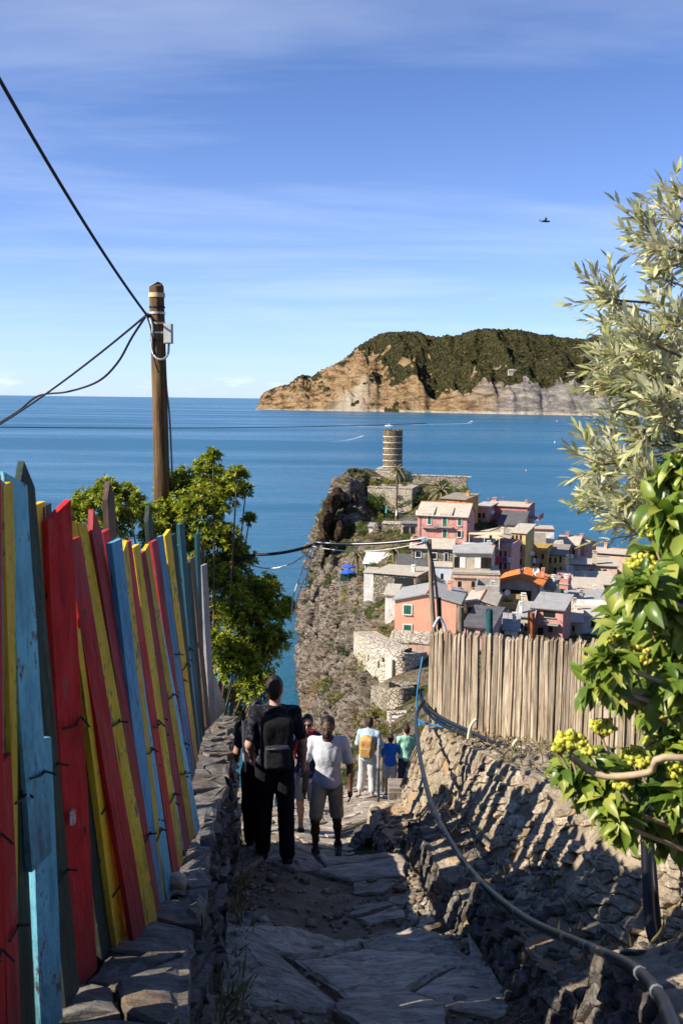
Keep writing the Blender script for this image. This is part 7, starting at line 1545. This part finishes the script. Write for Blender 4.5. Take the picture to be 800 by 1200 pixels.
def skin(name, col): return plain(name, col, .55, .10, 9, spec=.35)
def cloth(name, col, var=.18, scale=6): return plain(name, col, .9, var, scale, .7, .012, spec=.1)
V3 = lambda *a: np.array(a, float)
def person(label, px, d, H_, rz, pose, mats, h=.012, z=None, opts=()):
    """local frame: feet at z=0, the person faces +y; pose gives joints for a 1.75 m body"""
    s = H_/1.75; p0 = at(px, 900, d); zz_ = float(path_z(p0.x, d))+.03 if z is None else z
    root = empty('person', (p0.x, d, zz_), rz); root.scale = (s*.95, s, s); tag(root, label, 'person')
    J = dict(pel=V3(0, 0, .95), wai=V3(0, 0, 1.08), che=V3(0, 0, 1.28), nec=V3(0, -.01, 1.47), hea=V3(0, .02, 1.635), shl=V3(-.185, 0, 1.42), shr=V3(.185, 0, 1.42), ell=V3(-.23, -.02, 1.13), elr=V3(.23, -.02, 1.13), wrl=V3(-.235, .06, .88), wrr=V3(.235, .06, .88),
             hil=V3(-.09, 0, .92), hir=V3(.09, 0, .92), knl=V3(-.10, .02, .50), knr=V3(.10, .02, .50), anl=V3(-.10, -.02, .09), anr=V3(.10, -.02, .09), tol=V3(-.12, .15, .035), tor=V3(.12, .15, .035))
    for k, v in pose.items():
        if k not in ('look', 'sleeve', 'leg'): J[k] = np.array(v, float)
    hd = J['hea']; face = unit((pose.get('look', V3(0, 1, 0)))[None])[0] if 'look' in pose else V3(0, 1, 0); fx = np.cross(face, V3(0, 0, 1)); fx /= np.linalg.norm(fx); hr = Matrix((tuple(fx), tuple(face), tuple(np.cross(fx, face)))).transposed().to_4x4()
    allp = np.array([v for k, v in J.items() if k not in ('look', 'sleeve', 'leg')]); lo, hi = allp.min(0)-.24, allp.max(0)+.24; lo[2] = -.03
    def torso(f, off=0.0, k=.05):
        f.ell(J['che'], (.165, .112, .17), k, off); f.ell((J['che']*.6+J['shl']*.2+J['shr']*.2)+V3(0, 0, .03), (.17, .085, .09), k, off); f.ell(J['wai'], (.142, .105, .14), k, off); f.ell(J['pel'], (.165, .118, .12), k, off)
        for q in ('l', 'r'): f.cap(J['nec']-V3(0, 0, .03), J['sh'+q], .055, .052, k, off)
    def arm(f, q, off=0.0, k=.025, part='all'):
        f.cap(J['sh'+q], J['el'+q], .052, .041, k, off)
        if part == 'all': m_ = J['el'+q]*.6+J['wr'+q]*.4; f.cap(J['el'+q], m_, .041, .040, k, off); f.cap(m_, J['wr'+q], .040, .027, k, off)
    def leg(f, q, off=0.0, k=.03, part='all'):
        f.cap(J['hi'+q], J['kn'+q], .088, .058, k, off)
        if part == 'all': m_ = J['kn'+q]*.68+J['an'+q]*.32+V3(0, -.012, 0); f.cap(J['kn'+q], m_, .056, .056, k, off); f.cap(m_, J['an'+q], .054, .036, k, off)
    def foot(f, q, off=0.0): f.cap(J['an'+q]-V3(0, .03, .045), J['to'+q], .036, .028, .02, off); f.cap(J['an'+q], J['an'+q]-V3(0, .02, .045), .038, .038, .02, off)
    b = Field(lo, hi, h); torso(b, -.008)
    b.cap(J['nec']-V3(0, 0, .06), J['nec']*.3+hd*.7, .056, .052, .03)
    E = lambda x, y, z_: hd + fx*x + face*y + V3(0, 0, z_)
    b.ell(E(0, -.012, .025), (.074, .094, .098), .02, 0, hr); b.ell(E(0, .022, -.055), (.056, .066, .068), .03, 0, hr); b.cap(E(0, .086, .015), E(0, .107, -.022), .011, .015, .012); b.ell(E(0, .068, .030), (.055, .022, .014), .015, 0, hr); b.ell(E(0, .078, -.062), (.024, .014, .011), .010, 0, hr); b.ell(E(0, .07, -.098), (.026, .02, .018), .02, 0, hr)
    for q in (-1, 1): b.ell(E(q*.075, -.01, .0), (.012, .022, .034), .008, 0, hr); b.ell(E(q*.03, .086, .012), (.016, .010, .010), .006, 0, hr, True)
    for q in ('l', 'r'):
        arm(b, q); leg(b, q, -.004); foot(b, q)
        wr, el = J['wr'+q], J['el'+q]; ad = unit((wr-el)[None])[0]; sd_ = V3(1 if q == 'r' else -1, 0, 0); pn = np.cross(ad, sd_) ; 
        th_ = unit((V3(0, 1, 0) - ad*ad[1])[None])[0]          # thumb side: forward
        pc = wr + ad*.055; b.cap(wr, pc+ad*.02, .026, .030, .015); b.ell(pc, (.022, .040, .048), .015) if abs(ad[2]) > .7 else b.ell(pc, (.035, .045, .03), .015)
        inn = -sd_
        for i, (o_, l1) in enumerate(((.030, .040), (.010, .046), (-.010, .043), (-.028, .034))):
            a0 = pc+ad*.038+th_*o_; a1 = a0+ad*l1*.9+inn*.008; a2 = a1+ad*l1*.6+inn*.022; b.cap(a0, a1, .0095, .009, .006); b.cap(a1, a2, .009, .0075, .004)
        t0 = wr+ad*.03+th_*.024; t1 = t0+ad*.03+th_*.028+inn*.01; t2 = t1+ad*.03+th_*.006+inn*.01; b.cap(t0, t1, .012, .0105, .010); b.cap(t1, t2, .0105, .008, .005)
    link('body', b.mesh('body'), mats['skin'], root)
    # hair
    f = Field(hd-.22, hd+.22, min(h, .010)); f.ell(E(0, -.022, .042), (.084, .100, .094), .01, 0, hr); f.ell(E(0, -.055, -.01), (.076, .062, .085), .02, 0, hr)
    if 'long' in opts: f.ell(E(0, -.075, -.08), (.080, .05, .12), .03, 0, hr)
    f.wrinkle(.012, (30, 30, 18), 3); f.cut(tuple(E(0, .045, .075)), tuple(face*.9+V3(0, 0, -.45))); f.cut(tuple(E(0, 0, -.085 if 'long' not in opts else -.2)), (0, 0, -1)); link('hair', f.mesh('hair'), mats['hair'], root)
    if 'beard' in opts:
        f = Field(hd-.2, hd+.2, .009); f.ell(E(0, .026, -.068), (.062, .070, .064), .02, 0, hr); f.cut(tuple(E(0, .06, -.045)), tuple(V3(0, 0, 1)-face*.35)); link('beard', f.mesh('beard'), mats['hair'], root)
    for q in (-1, 1):
        Vb, Fb = blob_mesh(1, 2); Vb = unit(Vb); c_ = E(q*.03, .083, .012); e = link('eye', npmesh('eye', Vb*.009+c_, Fb, True), M.get('eye') or plain('eye', (.10, .08, .07), .2, .2, 40), root)
    m_ = MB(); m_.tube([Vector(E(-.022, .088, -.060)), Vector(E(0, .094, -.062)), Vector(E(.022, .088, -.060))], [.003, .0055, .003], 6); put('mouth', m_, plain('lip', (.22, .07, .06), .5), root)
    if 'glasses' in opts:
        gl = MB()
        for q in (-1, 1):
            gl.add([Vector(E(q*.034+a_*.027, .100-abs(a_)*.008, .013+b_*.020)) for a_, b_ in ((-1, -.8), (0, -1), (1, -.7), (1, .8), (0, 1), (-1, .9))]+[Vector(E(q*.034+a_*.027, .094-abs(a_)*.008, .013+b_*.020)) for a_, b_ in ((-1, -.8), (0, -1), (1, -.7), (1, .8), (0, 1), (-1, .9))], [(0, 1, 2, 3, 4, 5), (11, 10, 9, 8, 7, 6)]+[(i, (i+1) % 6, 6+(i+1) % 6, 6+i) for i in range(6)])
            gl.tube([Vector(E(q*.060, .094, .020)), Vector(E(q*.078, .02, .018)), Vector(E(q*.08, -.01, .012))], .0035, 5)
        gl.tube([Vector(E(-.01, .102, .018)), Vector(E(.01, .102, .018))], .003, 5); put('sunglasses', gl, m_black, root)
    # shirt
    f = Field(lo, hi, h); torso(f, .014); sl_ = pose.get('sleeve', .62)
    for q in ('l', 'r'):
        e_ = J['sh'+q]+(J['el'+q]-J['sh'+q])*min(1, sl_); f.cap(J['sh'+q], e_, .068, .062 if sl_ < 1 else .055, .03)
        if sl_ > 1: f.cap(J['el'+q], J['el'+q]+(J['wr'+q]-J['el'+q])*(sl_-1), .056, .045, .03)
    f.ell(J['pel']+V3(0, 0, .03), (.170, .124, .10), .04)
    if 'hood' in opts: f.ell(J['nec']+V3(0, -.075, -.01), (.11, .05, .055), .03); f.cap(J['nec']+V3(-.09, 0, -.01), J['nec']+V3(.09, 0, -.01), .05, .05, .04)
    f.wrinkle(.016, (11, 11, 6), 11); f.ell(J['nec']*.6+hd*.4+V3(0, .012, -.005 if 'hood' not in opts else .03), (.068, .072, .085), .0, 0, None, True); f.cut(J['pel']-V3(0, 0, .05), (0, 0, -1))
    for q in ('l', 'r'):
        if sl_ < 1: ad = J['el'+q]-J['sh'+q]; f.cut(J['sh'+q]+ad*(sl_+.03)+V3(-.0, 0, 0), ad) if abs(ad[2]) < .1 else None
    link('shirt', f.mesh('shirt'), mats['shirt'], root)
    # trousers or shorts
    f = Field(lo, hi, h); f.ell(J['pel']-V3(0, 0, .0), (.164, .120, .11), .03); ln = pose.get('leg', 1.95)
    for q in ('l', 'r'):
        if ln <= 1: e_ = J['hi'+q]+(J['kn'+q]-J['hi'+q])*ln; f.cap(J['hi'+q], e_, .098, .088, .015)
        else: f.cap(J['hi'+q], J['kn'+q], .106, .086, .03); f.cap(J['kn'+q], J['kn'+q]+(J['an'+q]-J['kn'+q])*(ln-1)+V3(0, -.006, 0), .086, .074, .02)
    f.wrinkle(.009, (10, 10, 6), 21); f.cut(J['pel']+V3(0, 0, .07), (0, 0, 1))
    if ln <= 1: f.cut(V3(0, 0, min(J['hil'][2]+(J['knl'][2]-J['hil'][2])*ln, J['hir'][2]+(J['knr'][2]-J['hir'][2])*ln)-.03), (0, 0, -1))
    link('shorts' if ln <= 1 else 'trousers', f.mesh('trousers'), mats['legs'], root)
    for q in ('l', 'r'):
        f = Field(np.minimum(J['an'+q], J['to'+q])-.12, np.maximum(J['an'+q], J['to'+q])+.12, h); foot(f, q, .012); f.cap(J['an'+q]-V3(0, .06, .065), J['to'+q]-V3(0, 0, .015), .030, .03, .02); f.cut(J['an'+q]+V3(0, 0, .03), (0, 0, 1)); f.cut((0, 0, min(J['an'+q][2]-.085, J['to'+q][2]-.035)), (0, 0, -1)); link('shoe', f.mesh('shoe'), mats['shoe'], root)
    return root, J
def backpack(label, root, J, mat, mat2, size=(.16, .09, .24), tilt=0.0, dz=0.0, straps=True):
    mw = Matrix.Translation(root.location) @ Matrix.Rotation(root.rotation_euler.z, 4, 'Z') @ Matrix.Diagonal((*root.scale, 1)); c = J['che']+V3(0, -.125-size[1], -.05+dz); r_ = empty('backpack'); tag(r_, label, 'backpack'); r_.matrix_world = mw @ Matrix.Translation(tuple(c)); r_.location = (mw @ Vector(c)); r_.rotation_euler = root.rotation_euler; r_.scale = root.scale
    f = Field(-np.array(size)-.08, np.array(size)+.10, .012); rt_ = Matrix.Rotation(tilt, 4, 'X'); f.box((0, 0, 0), size, .06, .02, rt_); f.ell((0, 0, size[2]*.75), (size[0]*.9, size[1]*.95, .09), .03); f.wrinkle(.01, (10, 10, 8), 5); link('pack', f.mesh('pack'), mat, r_)
    f = Field((-size[0]-.02, -size[1]-.12, -size[2]-.05), (size[0]+.02, 0, .1), .012); f.box((0, -size[1]-.01, -size[2]*.40), (size[0]*.8, .045, size[2]*.45), .03, .02, rt_); f.wrinkle(.008, (12, 12, 9), 8); link('pocket', f.mesh('pocket'), mat2, r_)
    put('zip', MB().tube([(-size[0]*.7, -size[1]-.058, -size[2]*.02), (0, -size[1]-.064, .0), (size[0]*.7, -size[1]-.058, -size[2]*.02)], .005, 5), m_metal, r_)
    if straps:
        for q in ('l', 'r'):
            sg_ = -1 if q == 'l' else 1; P_ = [c*0+V3(sg_*.08, size[1]*.8, size[2]*.7), J['nec']-c+V3(sg_*.11, -.02, -.005), J['che']-c+V3(sg_*.13, .125, .06), J['che']-c+V3(sg_*.165, .06, -.12), V3(sg_*.13, size[1]*.8, -size[2]*.7)]
            pts_ = smooth_path([Vector(p) for p in P_], 6); mb = MB(); V_ = []
            for i, p in enumerate(pts_): V_.append([p+Vector((-.022, 0, 0)), p+Vector((.022, 0, 0))])
            mb.tube(pts_, .020, 6); put('strap', mb, mat2, r_)
    return r_
t = NT('dark_floral_cloth'); v = t.coord(); a_ = t.vor(v, 13, 'F1', 'Distance'); b_ = t.noise(v, 16, 4, .7, 1.0); c = t.mix(t.ramp(b_, [(0.50, 0.0), (0.58, 1.0)]), (0.008, 0.009, 0.013), (0.045, 0.045, 0.06)); c = t.mix(t.ramp(a_, [(0.10, 0.8), (0.2, 0.0)]), c, (0.09, 0.045, 0.05)); c = t.mix(t.ramp(t.noise(v, 7, 3, .6, 1.), [(0.6, 0.0), (0.65, .7)]), c, (0.055, 0.06, 0.085)); m_floral = t.fin(c, .85, None, .15)
sk_l, sk_d, sk_m = skin('light_skin', (.46, .26, .18)), skin('dark_skin', (.085, .045, .030)), skin('tan_skin', (.36, .19, .12)); hb, hk = plain('dark_brown_hair', (.025, .015, .010), .6, .4, 40, .5, .004), plain('black_hair', (.012, .010, .010), .55, .3, 40, .5, .004)
m_blkcloth = cloth('black_cloth', (.010, .011, .014)); m_shoe = plain('dark_shoe', (.02, .02, .022), .6)
R180 = math.pi
# 1 man in dark floral shirt, seen from behind
r1, J1 = person('man with black backpack in dark floral shirt and black trousers, seen from behind', 322, 8.85, 1.74, rad(8), dict(look=V3(.45, 1, -.1), elr=(.27, -.02, 1.15), wrr=(.29, .10, .90), ell=(-.25, -.04, 1.14), wrl=(-.22, .12, .98), knl=(-.10, .05, .50), knr=(.11, .0, .50), anl=(-.11, .06, .09), anr=(.12, -.08, .09), tol=(-.13, .22, .035), tor=(.17, .08, .035), leg=1.97, sleeve=.75), dict(skin=sk_l, hair=hb, shirt=m_floral, legs=m_blkcloth, shoe=m_shoe), .010)
backpack('black backpack carried by the man in the floral shirt', r1, J1, cloth('black_nylon', (.013, .013, .015)), cloth('charcoal_nylon', (.028, .028, .030)), (.155, .095, .24), 0, -.02)
# companion half hidden on his left
r2, J2 = person('companion in black walking down beside the slate wall, half hidden by the backpack', 301, 9.3, 1.50, rad(-5), dict(elr=(.23, .02, 1.13), wrr=(.2, .15, .95), ell=(-.24, .0, 1.14), wrl=(-.27, .16, 1.02), anl=(-.09, .10, .09), tol=(-.11, .26, .035), anr=(.09, -.10, .10), tor=(.10, .05, .035), leg=1.95), dict(skin=sk_m, hair=hk, shirt=m_blkcloth, legs=m_blkcloth, shoe=m_shoe), .012)
p_ = at(285, 880, 9.1); o = put('walking_pole', MB().tube([p_+Vector((0, 0, .32)), p_-Vector((-.01, -.05, .22))], .016, 8), m_galv); tag(o, 'short pale walking pole held by the half hidden companion', 'walking pole'); put('grip', MB().tube([p_+Vector((0, 0, .30)), p_+Vector((0, 0, .40))], .02, 8), m_black, o)
# 2 man in white tee
r3, J3 = person('man in pale tee and khaki shorts climbing the steps', 384, 12.0, 1.88, R180+rad(-4), dict(look=V3(.05, 1, -.12), wai=(0, .01, 1.08), che=(0, .03, 1.28), nec=(0, .04, 1.47), hea=(0, .085, 1.62), elr=(.27, -.06, 1.16), wrr=(.27, .10, .93), ell=(-.27, -.02, 1.15), wrl=(-.28, .06, .90), knr=(.13, .20, .55), anr=(.13, .12, .16), tor=(.15, .29, .10), knl=(-.12, .0, .49), anl=(-.12, -.20, .11), tol=(-.14, -.03, .035), leg=.84, sleeve=.78), dict(skin=sk_d, hair=hk, shirt=cloth('pale_grey_tee', (.48, .50, .56), .06), legs=cloth('khaki_cloth', (.30, .26, .19)), shoe=m_shoe), .011, opts=('beard',))
# 3 man with phone
r4, J4 = person('man in sunglasses holding up a red phone, navy shirt', 360, 14.2, 1.86, R180+rad(-15), dict(look=V3(-.25, 1, -.05), elr=(.30, .06, 1.16), wrr=(.28, .10, .92), ell=(-.27, .12, 1.20), wrl=(-.12, .28, 1.46), leg=.8), dict(skin=sk_l, hair=hk, shirt=cloth('navy_cloth', (.018, .028, .075)), legs=cloth('grey_cloth', (.20, .20, .20)), shoe=m_shoe), .013, opts=('glasses',))
backpack('red strapped backpack worn by the man with the phone', r4, J4, cloth('dark_red_nylon', (.25, .02, .03)), cloth('red_strap', (.55, .03, .06)), (.14, .08, .22))
def held(root, J, k, off): return Matrix.Translation(root.location) @ Matrix.Rotation(root.rotation_euler.z, 4, 'Z') @ (Vector(J[k]+V3(*off))*root.scale[1])
p_ = held(r4, J4, 'wrl', (-.0, .04, .11)); m_ = MB(); m_.box((0, 0, 0), (.075, .009, .15), Matrix.Rotation(.3, 3, 'Y')); o = put('phone', m_, plain('red_phone_case', (.45, .04, .05), .4), None, p_); tag(o, 'phone in a red case held up by the man in sunglasses', 'phone'); m_ = MB(); m_.box((0, .004, .045), (.03, .009, .03)); put('camera_bump', m_, m_black, o)
p_ = held(r4, J4, 'wrr', (.03, .03, -.30)); f = Field((-.16, -.12, -.22), (.16, .12, .24), .012); f.box((0, 0, -.05), (.12, .07, .14), .05, .02); f.cap((0, 0, .05), (0, 0, .2), .04, .012, .05); f.wrinkle(.02, (12, 12, 9), 4); o = link('carrier_bag', f.mesh('carrier_bag'), cloth('sky_blue_plastic', (.10, .30, .48), .5, 10), loc=p_); tag(o, 'sky blue carrier bag hanging beside the man in the pale tee', 'bag')
# 4 man at the railing
zr = 62-8.36
r5, J5 = person('man in pale blue hoodie and light trousers leaning on the railing', 430, 20.1, 1.76, rad(-12), dict(look=V3(-.1, 1, -.1), pel=(0, -.05, .95), wai=(0, -.01, 1.08), che=(0, .09, 1.27), nec=(0, .16, 1.45), hea=(0, .23, 1.59), shl=(-.19, .13, 1.40), shr=(.19, .13, 1.40), ell=(-.26, .20, 1.15), wrl=(-.20, .42, 1.06), elr=(.28, .14, 1.14), wrr=(.22, .36, 1.05), knl=(-.12, .06, .50), anl=(-.17, -.02, .09), tol=(-.19, .14, .035), knr=(.11, .02, .49), anr=(.14, -.14, .10), tor=(.16, .02, .035), leg=1.6, sleeve=1.8), dict(skin=sk_l, hair=hb, shirt=cloth('pale_blue_cloth', (.36, .47, .55)), legs=cloth('light_grey_cloth', (.46, .46, .45)), shoe=m_shoe), .015, zr, opts=('hood',))
backpack('tan backpack on the man leaning on the railing', r5, J5, cloth('tan_canvas', (.50, .30, .11)), cloth('tan_pocket', (.42, .24, .08)), (.15, .09, .22), .1, -.04)
r6, J6 = person('child in bright blue tee and grey shorts at the railing', 457, 20.35, 1.38, rad(-6), dict(ell=(-.25, .05, 1.15), wrl=(-.2, .25, 1.02), elr=(.27, .1, 1.2), wrr=(.3, .3, 1.15), leg=.8, sleeve=.8), dict(skin=sk_m, hair=hb, shirt=cloth('bright_blue_cloth', (.02, .13, .52)), legs=cloth('grey_shorts', (.36, .38, .42)), shoe=m_shoe), .016, 62-8.40)
r7, J7 = person('person in mint green shirt beside the child at the railing', 475, 20.4, 1.58, rad(20), dict(ell=(-.27, .08, 1.17), wrl=(-.25, .3, 1.08), leg=1.9, sleeve=.9), dict(skin=sk_l, hair=hb, shirt=cloth('mint_cloth', (.30, .56, .42)), legs=cloth('navy_trousers', (.03, .04, .07)), shoe=m_shoe), .016, 62-8.40)
